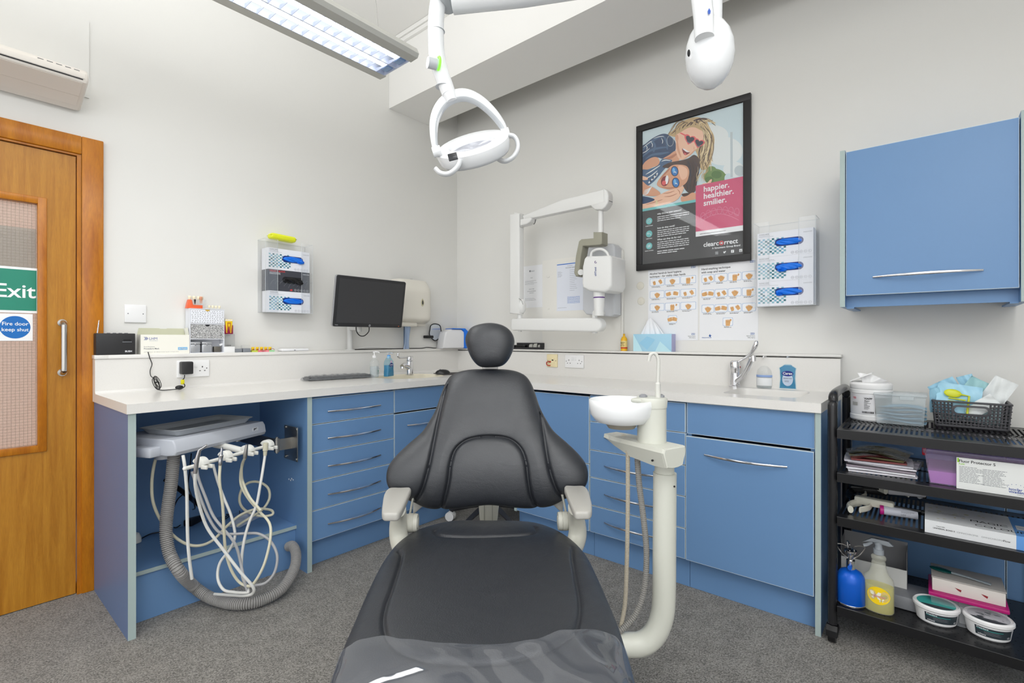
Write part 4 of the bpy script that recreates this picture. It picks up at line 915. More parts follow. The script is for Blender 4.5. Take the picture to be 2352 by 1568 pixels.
hose('hose', 'grey hose falling diagonally behind the first handpiece', [(730, 560, 2.04), (745, 640, 2.04), (790, 760, 2.04), (840, 880, 2.04), (900, 960, 2.03), (960, 1030, 2.02), (1000, 1100, 2.02), (1025, 1200, 2.02), (1050, 1320, 2.0), (1075, 1400, 2.0)], .0055, hoseg)
# ribbed suction hose
P = [zp(580, 470, 2.06), zp(572, 560, 2.06), zp(560, 680, 2.06), zp(540, 820, 2.06), zp(528, 930, 2.06), zp(530, 1040, 2.05), zp(556, 1150, 2.04), zp(620, 1260, 2.03)]
for (x, y) in ((700, 1345), (790, 1412), (880, 1450), (980, 1470), (1080, 1468), (1180, 1440)): 
    q = Z1(x, y); P.append(pT(q[0], q[1], .03 if x > 800 else (.09 if x < 750 else .045)))
P += [zp(1280, 1385, 2.19), zp(1345, 1310, 2.25), zp(1388, 1215, 2.33), zp(1392, 1130, 2.4), zp(1370, 1085, 2.44), zp(1345, 1088, 2.47)]
t = thing('suction_hose', 'thick ribbed grey suction hose looping onto the carpet from the bay', 'hose', tuple(P[0]))
m = wm(t); m.ribbed(smooth_path(P, 8), .0235, 0.0082, .2, 18); m.build('ribbed_hose', mat('ribbed_grey', (150, 148, 146), .5), t, ang=.3)
# black cables and power brick on the step
STZ = .2135
def onstep(x, y): q = Z1(x, y); return pT(q[0], q[1], STZ+.004)
t = thing('power_brick', 'black power brick lying on the blue step shelf', 'power supply', tuple(pT(*Z1(730, 925), STZ+.001)), radians(35))
MB().box(-.065, .065, -.022, .022, 0, .032, bev=.006).build('brick_body', black, t)
m = wm(t); m.tube(smooth_path([onstep(800, 900)+Vector((0, 0, .01)), onstep(870, 870), onstep(950, 880), onstep(900, 915), onstep(960, 860), onstep(1010, 840), onstep(1020, 880)], 6), .0028, 8); m.build('lead', black, t)
m = wm(t); m.tube(smooth_path([onstep(660, 925)+Vector((0, 0, .01)), onstep(600, 960), onstep(560, 955), onstep(490, 940), zp(480, 960, 2.2)*.0+onstep(500, 985), onstep(420, 1005), onstep(335, 1050)], 6), .0028, 8); m.build('lead', black, t)
t = thing('clear_bag', 'small white and clear plastic bag lying on the step shelf', 'bag', tuple(pT(*Z1(1040, 925), STZ+.001)), radians(30))
m = MB().grid(lambda u, v: ((u-.5)*.16, (v-.5)*.09, .004+.03*sin(pi*u)**.6*sin(pi*v)**.6*(1+.25*sin(u*21+v*9))), 26, 16); m.build('bag_film', clear('bag_film', haze=.45, hcol=(220, 228, 240)), t)
t = thing('black_cable', 'black cable hanging behind the console down to the step shelf', 'cable', tuple(zp(690, 470, 2.35)))
m = wm(t); m.tube(smooth_path([zp(695, 470, 2.3), zp(685, 580, 2.35), zp(675, 680, 2.38), zp(700, 760, 2.38), zp(720, 830, 2.3), onstep(700, 880)+Vector((0, 0, .03))], 6), .0028, 8); m.build('cable', black, t)
t = thing('cable_bundle', 'thick dark cable bundle crossing diagonally behind the hoses', 'cable', tuple(zp(600, 690, 2.4)))
m = wm(t); m.tube(smooth_path([zp(520, 640, 2.42), zp(600, 695, 2.42), zp(690, 765, 2.4), zp(760, 820, 2.36), onstep(790, 880)+Vector((0, 0, .02))], 6), .011, 10).tube(smooth_path([zp(640, 740, 2.38), zp(600, 780, 2.4), zp(570, 860, 2.4), onstep(560, 960)], 6), .003, 8); m.build('cable', black, t)
t = thing('floor_fitting', 'white rounded fitting at the left end of the step', 'fitting', tuple(pT(*Z1(322, 1060), STZ+.001)))
MB().lathe([(.024, 0), (.023, .02), (.015, .04), (.0001, .048)], 20).build('cap', offw, t)
# ================================================================ right wall
def onR(px, py, x=0): return pR(px, py, x)
# ---- framed poster
t = thing('framed_poster', 'large black framed dental aligner poster on the right wall', 'picture', (-.0005, -1.928, 2.0155), RW)
W, H = .325, .441; fr = .037
frm = mat('frame_black', (40, 39, 40), .45)
m = MB()
for (x0, x1, z0, z1) in ((-W, W, H-fr, H), (-W, W, -H, -H+fr), (-W, -W+fr, -H+fr, H-fr), (W-fr, W, -H+fr, H-fr)): m.box(x0, x1, -.022, 0, z0, z1, bev=.002)
m.build('frame', frm, t)
w, h = W-fr, H-fr
PM = {}
def pm(n, c, r=.5): return mat('print_'+n, c, r)
y = -.009; lay = [0]
mats = [pm('sky', (202, 220, 226)), pm('charcoal', (62, 61, 62)), pm('teal', (110, 190, 190)), pm('rose', (206, 86, 122)), pm('white', (236, 238, 240)), pm('denim', (70, 100, 134)), pm('skin', (216, 160, 128)), pm('blonde', (196, 168, 122)), pm('brown', (74, 52, 44)), pm('pink', (226, 96, 100)), pm('lens', (44, 44, 60)), pm('blue', (50, 120, 190)), pm('mouth', (130, 40, 46)), pm('foliage', (112, 142, 82)), pm('cloud', (224, 230, 230)), pm('skinlight', (236, 192, 164)), pm('pale_rose', (226, 150, 176)), pm('dark_denim', (40, 66, 102)), pm('sand', (224, 204, 160)), pm('dark_foliage', (84, 118, 62)), pm('pale_grey', (188, 200, 204)), pm('ash_hair', (140, 118, 88)), pm('skinshade', (184, 124, 96)), pm('lens_light', (110, 100, 116)), pm('umber', (50, 34, 32)), pm('lens_sky', (110, 180, 226))]
m = MB()
def ly():
    lay[0] += 1; return y-.000016*lay[0]
m.flat(-w, w, -h, h, y, 0)
# u,v from the photo are given as fractions of the print (0..1 right, 0..1 up)
def U(u, v): return (-w+2*w*u, -h+2*h*v)
def PG(pts, mi): m.poly([U(a, b) for a, b in pts], ly(), mi)
def EL(cu, cv, ru, rv, mi, n=26, rot=0):
    yy = ly(); cx, cz = U(cu, cv); P = []
    for i in range(n):
        a = 2*pi*i/n; x = 2*w*ru*cos(a); z = 2*h*rv*sin(a); P.append((cx+x*cos(rot)-z*sin(rot), cz+x*sin(rot)+z*cos(rot)))
    m.poly(P, yy, mi)
def wig(cu, cv, ru, rv, mi, seed, n=60, amp=.12):
    r = random.Random(seed); yy = ly(); cx, cz = U(cu, cv); m.poly([(cx+2*w*ru*cos(2*pi*i/n)*(1+r.uniform(-amp, amp)), cz+2*h*rv*sin(2*pi*i/n)*(1+r.uniform(-amp, amp))) for i in range(n)], yy, mi)
def PZ(x, y_): p = pR(1465+x*.3013, 220+y_*.3013, -.0105); return (max(-w, min(w, -(p.y+1.928))), max(-h, min(h, p.z-2.0155)))
def TR(pts, mi, sm=True):
    q = [(v.x, v.y) for v in smooth_path([(a, b, 0) for a, b in pts], 5, True)] if sm else pts
    m.poly([PZ(a, b) for a, b in q], ly(), mi)
def TE(cx, cy, rx, ry, mi, rot=0, n=28): TR([(cx+rx*cos(t)*cos(rot)-ry*sin(t)*sin(rot), cy+rx*cos(t)*sin(rot)+ry*sin(t)*cos(rot)) for t in [2*pi*i/n for i in range(n)]], mi, False)
def STK(pts, wd, mi):
    q = smooth_path([(a, b, 0) for a, b in pts], 5); n = len(q); L = []; R_ = []
    for i, p in enumerate(q):
        t = q[min(i+1, n-1)]-q[max(i-1, 0)]; t.normalize(); k = wd*(sin(pi*(i+.3)/(n+.2)))**.6; L.append((p.x-t.y*k, p.y+t.x*k)); R_.append((p.x+t.y*k, p.y-t.x*k))
    m.poly([PZ(a, b) for a, b in L+R_[::-1]], ly(), mi)
def heart(cx, cy, rx, ry, mi, rot):
    P = []
    for i in range(36):
        t = 2*pi*i/36; x = rx*(.95*sin(t)**3+.12*sin(t)); z = -ry*(.78*cos(t)-.3*cos(2*t)-.1*cos(3*t)-.02*cos(4*t)); P.append((cx+x*cos(rot)-z*sin(rot), cy+x*sin(rot)+z*cos(rot)))
    TR(P, mi, False)
ym = m
TE(650, 420, 150, 110, 14); TE(560, 300, 130, 80, 14); TE(730, 560, 80, 60, 14)
for (cx, cy, rx, ry, c_) in ((585, 615, 85, 60, 13), (560, 580, 45, 45, 13), (660, 625, 50, 30, 13), (600, 600, 40, 30, 19), (690, 630, 30, 40, 0), (545, 640, 34, 26, 19)): TE(cx, cy, rx, ry, c_)
TR([(704, 275), (722, 275), (724, 620), (706, 622)], 20, False); TE(775, 570, 40, 40, 20)
TR([(235, 300), (270, 260), (320, 208), (370, 180), (430, 163), (485, 168), (525, 195), (548, 245), (578, 300), (582, 365), (556, 420), (565, 480), (540, 540), (500, 565), (465, 530), (440, 420), (330, 330)], 7)
rg = random.Random(8)
for i in range(46):
    x0 = rg.uniform(470, 530); y0_ = rg.uniform(200, 300); x1 = x0+rg.uniform(20, 60); STK([(x0, y0_), (x1, y0_+80), (x1-rg.uniform(0, 40), y0_+170+rg.uniform(0, 40)), (x1-rg.uniform(-10, 60), y0_+230+rg.uniform(0, 60))], rg.uniform(1.2, 5), rg.choice((7, 18, 21, 8, 18)))
for i in range(34):
    t_ = rg.uniform(0, 1); x0 = 240+t_*250; STK([(x0-rg.uniform(0, 30), 320-t_*110+rg.uniform(-20, 20)), (x0+10, 260-t_*70+rg.uniform(-25, 15)), (x0+60, 215-t_*30+rg.uniform(-20, 10)), (x0+120, 200+rg.uniform(-20, 30))], rg.uniform(1.2, 5), rg.choice((7, 18, 21, 8)))
TR([(25, 400), (60, 365), (110, 325), (170, 295), (215, 290), (252, 312), (285, 350), (290, 400), (270, 440), (230, 470), (190, 480), (150, 470), (100, 475), (50, 512), (25, 545)], 17)
for q in ([(30, 420), (80, 370), (140, 325), (200, 305)], [(30, 470), (90, 420), (150, 400), (230, 390)], [(60, 480), (110, 450), (180, 440), (240, 430)], [(190, 300), (220, 350), (225, 410)], [(110, 340), (130, 380), (120, 430)]): STK(q, 9, 5)
for q in ([(40, 395), (90, 355), (110, 345)], [(120, 325), (170, 310), (200, 312)], [(30, 440), (60, 425), (90, 400)], [(100, 350), (112, 372), (108, 392)], [(180, 320), (190, 345), (186, 365)], [(60, 375), (72, 395), (66, 410)]): STK(q, 2.6, 14)
TR([(28, 545), (60, 500), (110, 470), (150, 470), (167, 500), (155, 532), (120, 542), (80, 560), (28, 568)], 6)
TR([(190, 482), (240, 450), (290, 420), (318, 480), (292, 506), (232, 494)], 6); STK([(200, 486), (250, 470), (300, 440)], 10, 22)
TR([(28, 572), (80, 562), (150, 532), (182, 484), (232, 484), (262, 492), (240, 524), (200, 562), (160, 612), (112, 662), (60, 694), (28, 702)], 5)
for q in ([(60, 600), (110, 570), (170, 530)], [(40, 640), (100, 610), (150, 570)], [(180, 500), (210, 490), (250, 494)], [(80, 660), (120, 630), (150, 600)]): STK(q, 4, 14)
TR([(300, 290), (330, 258), (390, 235), (450, 235), (490, 265), (502, 310), (492, 352), (462, 392), (430, 424), (400, 452), (362, 480), (330, 488), (306, 468), (291, 420), (290, 360), (286, 320)], 15)
STK([(300, 330), (306, 400), (330, 470)], 9, 6); STK([(350, 480), (400, 448), (440, 408)], 5, 6)
TR([(300, 290), (330, 256), (390, 228), (450, 224), (500, 262), (480, 262), (430, 240), (380, 246), (330, 276)], 7)
TE(298, 322, 13, 27, 6); m.tube([(*PZ(250+25*cos(t), 347+40*sin(t))[:1], y-.0075, PZ(250+25*cos(t), 347+40*sin(t))[1]) for t in [2*pi*i/24 for i in range(24)]], .0007, 5, 14, closed=True)
TR([(318, 284), (330, 280), (372, 300), (368, 312)], 9, False)
heart(396, 330, 42, 46, 9, .28); heart(466, 358, 40, 43, 9, .28); heart(397, 331, 31, 34, 10, .28); heart(467, 359, 30, 32, 10, .28); STK([(372, 345), (395, 358), (412, 350)], 5, 23); STK([(448, 378), (465, 386), (480, 376)], 4, 23)
TR([(338, 405), (352, 404), (378, 424), (398, 430), (380, 446), (362, 452), (348, 440)], 12); TR([(342, 404), (356, 404), (386, 424), (396, 430), (372, 428), (352, 414)], 4); TR([(352, 436), (364, 438), (370, 446), (360, 450)], 9)
STK([(425, 385), (430, 398), (424, 408)], 3, 6)
TR([(190, 545), (240, 510), (330, 492), (385, 476), (430, 450), (470, 482), (476, 540), (458, 600), (450, 660), (440, 722), (418, 742), (392, 742), (352, 700), (300, 570)], 8)
for i in range(22): x0 = rg.uniform(340, 440); STK([(x0, 480+rg.uniform(0, 30)), (x0+rg.uniform(10, 35), 560), (x0+rg.uniform(-5, 25), 650), (x0+rg.uniform(-10, 10), 725)], rg.uniform(1.2, 4), rg.choice((8, 24, 24, 10)))
TR([(148, 662), (170, 625), (210, 580), (255, 534), (310, 524), (370, 535), (392, 570), (387, 620), (370, 662), (332, 692), (300, 706), (240, 714), (180, 702), (150, 684)], 6)
TR([(310, 535), (360, 545), (380, 575), (372, 620), (340, 640), (318, 600)], 15); STK([(170, 640), (200, 600), (245, 555)], 7, 22); STK([(180, 695), (240, 704), (300, 694)], 5, 22)
for (cx, cy) in ((281, 575), (290, 662)): TE(cx, cy, 29, 39, 24, -.1); TE(cx, cy, 24, 34, 11, -.1); TE(cx-6, cy-8, 10, 18, 25, -.1); STK([(cx-8, cy+14), (cx+4, cy+4), (cx+12, cy+16)], 3, 14)
TE(208, 650, 30, 40, 12, .35); TE(222, 640, 12, 34, 4, .1); TE(200, 664, 15, 18, 9, .3)
TR([(30, 650), (70, 680), (120, 700), (172, 740), (150, 762), (90, 764), (40, 752), (28, 720)], 6); TR([(28, 612), (70, 622), (78, 634), (66, 642), (28, 640)], 15)
TR([(28, 862), (28, 805), (80, 792), (130, 772), (190, 742), (250, 716), (300, 706), (342, 690), (352, 706), (330, 752), (300, 792), (250, 816), (190, 832), (100, 852)], 15)
for q in ([(190, 745), (235, 740), (280, 725)], [(200, 770), (250, 765), (300, 745)], [(300, 710), (318, 730), (322, 752)], [(60, 830), (130, 810), (190, 790)]): STK(q, 3, 22)
TR([(28, 770), (70, 770), (130, 790), (90, 812), (28, 822)], 17); 
for k in range(4): STK([(38+k*4, 752-k*10), (72+k*4, 746-k*12), (100+k*3, 704-k*4)], 3.2, 4 if k % 2 == 0 else 14)
for k in range(7): STK([(84+k*10, 668-k*11), (92+k*10, 654-k*11)], 5, 10 if k % 2 else 4)
STK([(140, 792), (146, 815), (142, 842)], 8, 18)
TR([(330, 770), (362, 764), (402, 744), (424, 738), (466, 758), (466, 788), (380, 802), (335, 806)], 6); TR([(335, 750), (365, 742), (400, 742), (380, 760), (350, 768)], 8)
TR([(496, 668), (530, 662), (552, 640), (566, 638), (556, 664), (520, 682), (496, 684)], 15)
for i in range(10): x0 = rg.uniform(455, 520); STK([(x0, 520+rg.uniform(-30, 20)), (x0+rg.uniform(0, 30), 570), (x0-rg.uniform(0, 30), 610), (x0+rg.uniform(-30, 10), 655)], rg.uniform(.8, 2), rg.choice((18, 7)))
yy = ly(); m.flat(-w, -w+2*w*.565, -h, -h+2*h*.40, yy, 1); m.flat(-w+2*w*.56, w, -h, -h+2*h*.2, yy, 1)
yy = ly(); m.flat(-w, -w+2*w*.56, -h+2*h*.398, -h+2*h*.417, yy, 2)
pz0, pz1 = .20, .535
yy = ly(); m.flat(-w+2*w*.56, w, -h+2*h*.158, -h+2*h*.512, yy, 3); yy = ly(); m.flat(-w+2*w*.56, w, -h+2*h*.155, -h+2*h*.19, yy, 4)
yy = ly(); x0, _ = U(.635, 0)
for s, v in (('happier.', .458), ('healthier.', .41), ('smilier.', .362)): m.text(s, x0, U(0, v)[1], yy, .043, 4, .018)
m.dashes(U(.6, 0)[0], U(0, .168)[1], .2, 1, .003, yy, .003, 1, 3)
# aligner drawing
for k in range(2):
    A = [U(.60+.36*i/20, .245+.075*sin(pi*(.15+.8*i/20))-(.03*k)) for i in range(21)]; m.tube([(a, yy-.0003, b) for a, b in A], .0012, 4, 16)
for i in range(7):
    c = U(.63+.052*i, .262+.05*sin(pi*(.2+.11*i))); m.tube([(c[0]+.0125*cos(a), yy-.0003, c[1]+.02*sin(a)) for a in [2*pi*q/14 for q in range(14)]], .001, 4, 16, closed=True)
x0, _ = U(.165, 0)
r = 0
for s, v in (('why choose clear aligners?', .355), ('how do they work?', .25), ('What can they do for me?', .165)): m.text(s, x0, U(0, v)[1], yy, .0135, 4, .02)
for v, n in ((.335, 3), (.234, 4), (.149, 4)): m.dashes(x0, U(0, v)[1], .19, n, .0115, yy, .0036, 4, int(v*100), just=True)
m.dashes(x0, U(0, .082)[1], .19, 2, .0115, yy, .0042, 4, 5)
for v, n_, lab in ((.33, 0, 'COMFORTABLE'), (.235, 1, 'REMOVABLE'), (.145, 2, 'NEARLY INVISIBLE')):
    c = U(.075, v-.012); m.poly(ell(c[0], c[1], .020, .020, 28), yy, 2); m.text(lab, c[0], c[1]-.031, yy, .0068, 4, .02, 'CENTER')
    if n_ == 0: m.tube([(c[0]+a, yy-.0003, c[1]+b) for a, b in ((-.012, -.006), (-.012, .002), (-.006, .003), (-.002, .009), (.006, .007), (.008, .001), (.012, -.002), (.011, -.006))], .0011, 4, 4, closed=True)
    if n_ == 1: m.tube([(c[0]+a, yy-.0003, c[1]+b) for a, b in ((-.004, .009), (-.011, .002), (-.004, -.004))], .0012, 4, 4).tube([(c[0]+a, yy-.0003, c[1]+b) for a, b in ((-.011, .002), (.002, .003), (.009, -.003), (.01, -.009))], .0012, 4, 4)
    if n_ == 2: m.tube([(c[0]+.012*cos(a), yy-.0003, c[1]+.007*sin(a)) for a in [2*pi*q/16 for q in range(16)]], .0011, 4, 4, closed=True).poly(ell(c[0], c[1], .004, .004, 12), yy-.0003, 4).tube([(c[0]-.009, yy-.0004, c[1]-.009), (c[0]+.009, yy-.0004, c[1]+.009)], .0009, 4, 4)
x0, z0 = U(.62, .078)
m.text('clearc', x0+.092, z0, yy, .035, 4, .018, 'RIGHT').text('rrect', x0+.119, z0, yy, .035, 4, .018)
m.tube([(x0+.106+.0095*cos(a), yy-.0003, z0+.0095+.0095*sin(a)) for a in [2*pi*q/20 for q in range(20)]], .0028, 5, 9, closed=True).poly(ell(x0+.106, z0+.0095, .006, .0035, 16), yy-.0003, 4)
m.text('A Straumann Group Brand', w-.016, z0-.018, yy, .0135, 4, .02, 'RIGHT')
for i, s in enumerate(('o', 't', 'f', 'in')):
    cx, cz = U(.76+.072*i, .026); 
    if i == 0: m.tube([(cx-.0065, yy-.0003, cz-.0065), (cx+.0065, yy-.0003, cz-.0065), (cx+.0065, yy-.0003, cz+.0065), (cx-.0065, yy-.0003, cz+.0065)], .001, 4, 4, closed=True).tube([(cx+.003*cos(a), yy-.0003, cz+.003*sin(a)) for a in [2*pi*q/10 for q in range(10)]], .0008, 4, 4, closed=True)
    elif i == 1: m.poly([(cx-.007, cz-.004), (cx+.001, cz-.006), (cx+.006, cz+.001), (cx+.008, cz+.005), (cx+.003, cz+.006), (cx-.0, cz+.002), (cx-.007, cz+.005), (cx-.005, cz-.001)], yy, 4)
    else: m.flat(cx-.0075, cx+.0075, cz-.0075, cz+.0075, yy, 4).text(s, cx, cz-.005, yy-.0003, .014, 1, .02, 'CENTER')
m.build('printed_poster', mats, t)
gm = clear('picture_glass', haze=.02); [setattr(n.inputs[2], 'default_value', .012) for n in gm.node_tree.nodes if n.type == 'MATH' and n.operation == 'MULTIPLY_ADD']; MB().box(-w, w, -.0165, -.0155, -h, h).build('glass', gm, t)
# ---- hand hygiene posters
hand = mat('drawn_hand', (220, 170, 112), .6); handd = mat('drawn_hand_line', (150, 104, 60), .6); nhs = mat('nhs_blue', (40, 90, 160), .6); panelw = mat('drawing_white', (240, 242, 246), .6)
def hygiene(name_label, pL_, title, rows, W, H, last, loc):
    t = thing('hand_hygiene_poster', name_label, 'poster', loc, RW)
    m = MB().box(-W/2, W/2, -.0012, 0, -H/2, H/2, 0)
    y = -.0015
    m.text(title[0], -W/2+.01, H/2-.036, y, .0158, 1, .016).text(title[1], -W/2+.01, H/2-.054, y, .0158, 1, .016)
    m.flat(W/2-.04, W/2-.015, H/2-.018, H/2-.007, y, 2).text('NHS', W/2-.0275, H/2-.0165, y-.0003, .0115, 3, .03, 'CENTER')
    m.flat(W/2-.038, W/2-.017, -H/2+.031, -H/2+.041, y, 2).text('NHS', W/2-.0275, -H/2+.0325, y-.0003, .0105, 3, .03, 'CENTER').text('National Patient', W/2-.015, -H/2+.022, y, .0065, 1, .01, 'RIGHT').text('Safety Agency', W/2-.015, -H/2+.013, y, .0065, 1, .01, 'RIGHT')
    r = random.Random(len(title[0]))
    def cell(cx, cz, cw, ch, k):
        m.prism(rr(cw, ch, .005, 3, cx, cz), y-.0001, y, 'y', 4).prism(rr(cw-.003, ch-.003, .004, 3, cx, cz), y-.0004, y-.0002, 'y', 3)
        yy = y-.0007; s_ = ch; yv = [yy]
        def fist(x, z, ang, sc=1, fingers=4):
            yv[0] -= .00045; yy = yv[0]
            R_ = lambda a, b: (x+sc*(a*cos(ang)-b*sin(ang)), z+sc*(a*sin(ang)+b*cos(ang)))
            P = [(-.008, -.016), (-.009, -.002)]
            for i in range(fingers): a = -.009+i*.005; P += [(a, .008+.002*(i % 2)), (a+.002, .012+.002*(i in (1, 2))), (a+.004, .008)]
            P += [(.011, -.001), (.008, -.016)]
            P = [(a, max(b, -.016)) for a, b in P]
            m.poly([R_(a, b) for a, b in P][::-1], yy, 5)
            for i in range(1, fingers): q0, q1 = R_(-.009+i*.005-.0002, .007), R_(-.009+i*.005+.0006, -.001); m.tube([(q0[0], yy-.0002, q0[1]), (q1[0], yy-.0002, q1[1])], .00035, 3, 6)
        m.text(str(k), cx-cw/2+.003, cz+ch/2-.0065, yy, .0045, 4)
        t_ = k % 5
        if t_ in (1,): fist(cx-cw*.2, cz-.004, .3, .85); fist(cx+cw*.2, cz+.001, -2.8+.3, .9) if 0 else fist(cx+cw*.22, cz+.002, .6, .95)
        elif t_ in (2, 4): fist(cx-.003, cz-.003, .5, 1.1); fist(cx+.006, cz-.003, -.6, 1.0)
        elif t_ == 3: fist(cx, cz-.003, 0, 1.25); fist(cx+cw*.28, cz+.009, -.3, .45)
        else: fist(cx-cw*.22, cz, -1.3, 1.1); fist(cx+cw*.2, cz, 1.35, 1.1)
        m.dashes(cx-cw*.38, cz-ch/2-.006, cw*.76, 2, .0042, y, .0018, 1, k*7)
    k = 1
    for (n, z) in rows:
        cw = (W-.02)/n
        for i in range(n): cell(-W/2+.01+cw*(i+.5), z, cw-.004, .0435, k); k += 1
    cell(last[0], last[1], .052, .044, k)
    if W > .28 and last[0] == 0.0:
        m.text('cleanyourhands', -W/2+.012, -H/2+.013, y, .0085, 2, .02).poly([(-W/2+.05, -H/2+.024), (-W/2+.058, -H/2+.036), (-W/2+.06, -H/2+.028), (-W/2+.066, -H/2+.03), (-W/2+.06, -H/2+.018)][::-1], y, 2)
    m.build('sheet', [paper, ink, nhs, panelw, mat('cell_blue', (120, 160, 210), .6), hand, handd], t)
za, zb2 = 1.610, 1.152
hygiene('hand hygiene poster with three columns, half behind the tissue box', None, ('Alcohol handrub hand hygiene', 'technique – for visibly clean hands'), [(3, .133), (3, .058), (3, -.017)], .300, .43, (.0+.001, -.0915), (-.0005, -1.822, 1.367))
hygiene('hand-washing poster with four columns, between frame and glove boxes', None, ('Hand-washing technique', 'with soap and water'), [(4, .130), (4, .045), (4, -.038)], .305, .43, (0.0, -.113), (-.0005, -2.133, 1.367))
# ---- x-ray area: backing board, trunking, papers, discs
struct(MB().box(-.006, -.0005, -1.501, -.879, 1.0865, 1.712).build('trim_4', mat('board_white', (232, 230, 224), .5)), 'thin white painted backing board behind the x-ray arm', 'wall board')
struct(MB().box(-.014, -.0065, -1.512, -1.498, 1.0865, 1.715, bev=.002).build('trim_5', mat('trunking_white', (234, 232, 226), .5)), 'white vertical cable trunking beside the x-ray board', 'trunking')
def paper_sheet(label, px0, py0, px1, py1, yoff, blue_top, seed):
    a = pR(px0, py0, yoff); b = pR(px1, py1, yoff); W = a.y-b.y; H = a.z-b.z
    t = thing('paper_notice', label, 'notice', (yoff, (a.y+b.y)/2, (a.z+b.z)/2), RW)
    m = MB().box(-W/2, W/2, -.0008, 0, -H/2, H/2)
    y = -.0011
    if not blue_top:
        m.poly([(-.02, H/2-.045), (-.008, H/2-.045), (-.008, H/2-.032), (-.02, H/2-.032)], y, 1).dashes(-.005, H/2-.038, .035, 2, .006, y, .002, 1, 2)
        m.text('CHAIR', 0, H/2-.09, y, .007, 1, .02, 'CENTER').dashes(-.06, H/2-.11, .12, 4, .008, y, .0014, 1, 5)
        m.text('IN ALL YOUR', 0, 0-.02, y, .008, 1, .02, 'CENTER').text('ACTS OR OUR SERVICES', 0, -.035, y, .007, 1, .02, 'CENTER').text('PLEASE ASK US', 0, -.047, y, .006, 1, .02, 'CENTER')
        m.dashes(-.06, -.085, .12, 3, .007, y, .0014, 1, 8)
    else:
        m.flat(-W/2+.002, W/2, H/2-.008, H/2-.002, y, 2); m.text('STATUTORY REGISTRATION', 0, H/2-.035, y, .0085, 1, .02, 'CENTER')
        m.dashes(-.04, H/2-.02, .05, 1, .007, y, .0016, 1, 5).dashes(-W/2+.008, H/2-.055, .04, 6, .007, y, .0014, 1, 4).dashes(-.02, H/2-.05, .06, 12, .0125, y, .0014, 1, 9)
        m.dashes(-.04, -.07, .10, 7, .007, y, .0022, 2, 6, just=True).dashes(-W/2+.01, -H/2+.02, .1, 1, .007, y, .0014, 1, 3)
    m.build('sheet', [mat('bluish_paper', (226, 230, 240), .5) if blue_top else paper, greyink, mat('header_blue', (70, 120, 200), .5)], t)
paper_sheet('white printed notice beside the x-ray post, left of the board', 1196, 613, 1247, 705, -.0005, False, 1)
paper_sheet('printed sheet with blue header line left of the x-ray head', 1279, 607, 1352, 711, -.0068, True, 2)
for (px, py, lab) in ((1471, 656, 'upper of two round cream wall caps beside the hygiene poster'), (1473, 691, 'lower of two round cream wall caps beside the hygiene poster')):
    p = pR(px, py); t = thing('round_wall_disc', lab, 'cap', (-.0005, p.y, p.z), RW, 'round cream wall caps')
    MB().lathe([(.024, 0), (.024, .003), (.0215, .0045), (.02, .0038), (.018, .0038), (.014, .005), (.0001, .0052)], 30, 0, Matrix.Rotation(radians(90), 4, 'X')).build('cap', mat('cap_cream', (226, 222, 210), .5), t)
for (px, py, lab) in ((1259, 635, 'small white screw cap high on the x-ray board'), (1259, 708, 'small white screw cap low on the x-ray board')):
    p = pR(px, py, -.007); t = thing('round_wall_stud', lab, 'cap', (-.0065, p.y, p.z), RW)
    MB().lathe([(.010, 0), (.010, .002), (.008, .0035), (.0001, .0038)], 20, 0, Matrix.Rotation(radians(90), 4, 'X')).build('cap', MATS['board_white'], t)
# ---- x-ray unit; everything sits in a plane about 0.2 m off the wall
XP = -.2
def X(px, py, x=XP): return pR(px, py, x)
xr = thing('dental_xray_unit', 'white wall mounted dental x-ray machine with folded arm', 'x-ray machine', (-.0, X(1376, 745).y, X(1376, 745).z), RW)
xw = mat('xray_white', (232, 232, 230), .3); xg = mat('xray_khaki', (158, 156, 140), .45); xl = mat('xray_pale_grey', (206, 208, 212), .4)
def quadbox(name, pts, x0, x1, mt, bev=.006, par=xr, fx=None):
    "outline given as sight points in the plane x=x1 (front), extruded back to x0"
    P = [pR(a, b, x1 if fx is None else fx) for a, b in pts]; m = wm(par)
    m.prism([(p.y, p.z) for p in P], x0, x1, 'x', bev=bev, seg=3); return m.build(name, mt, par)
def arc(cx, cy, rx, ry, a0, a1, n=8): return [(cx+rx*cos(radians(a0+(a1-a0)*i/n)), cy-ry*sin(radians(a0+(a1-a0)*i/n))) for i in range(n+1)]
quadbox('control_box', [(1344, 562), (1350, 557), (1406, 559), (1412, 566), (1411, 722), (1403, 727), (1346, 722), (1338, 712), (1338, 640)], -.007, -.10, xl, .01)
quadbox('horizontal_arm', [(1180, 735), (1184, 731), (1368, 730)]+arc(1374, 746, 14, 16, 80, -80)+[(1368, 762), (1184, 759), (1180, 755)], -.235, -.165, xw, .012, fx=-.2)
m = wm(xr); a = X(1366, 722); m.cyl(a, a+Vector((0, 0, .04))+Vector((0, 0, -.07)), .016).cyl(Vector((-.1, a.y, a.z+.01)), Vector((-.2, a.y, a.z+.01)), .016); m.cyl(X(1366, 757), X(1366, 765), .018); m.build('wall_pivot', xw, xr)
m = wm(xr); m.cyl(X(1194, 738), X(1194, 715), .0165).cyl(X(1194, 758), X(1194, 762), .012); m.build('arm_pivot', xw, xr)
quadbox('vertical_post', [(1178, 494), (1200, 491), (1200, 722), (1177, 720)], -.235, -.18, xw, .01, fx=-.2)
m = wm(xr); c = X(1200, 703); m.ball(c, .03, .024, .05); m.build('post_cover', xw, xr)
m = wm(xr); c = X(1199, 703, -.232); m.tube(smooth_path([X(1189, 720, -.23), X(1189, 688, -.231), X(1197, 689, -.236), X(1201, 699, -.234)], 5), .0012, 5); m.build('cover_seam', ink, xr)
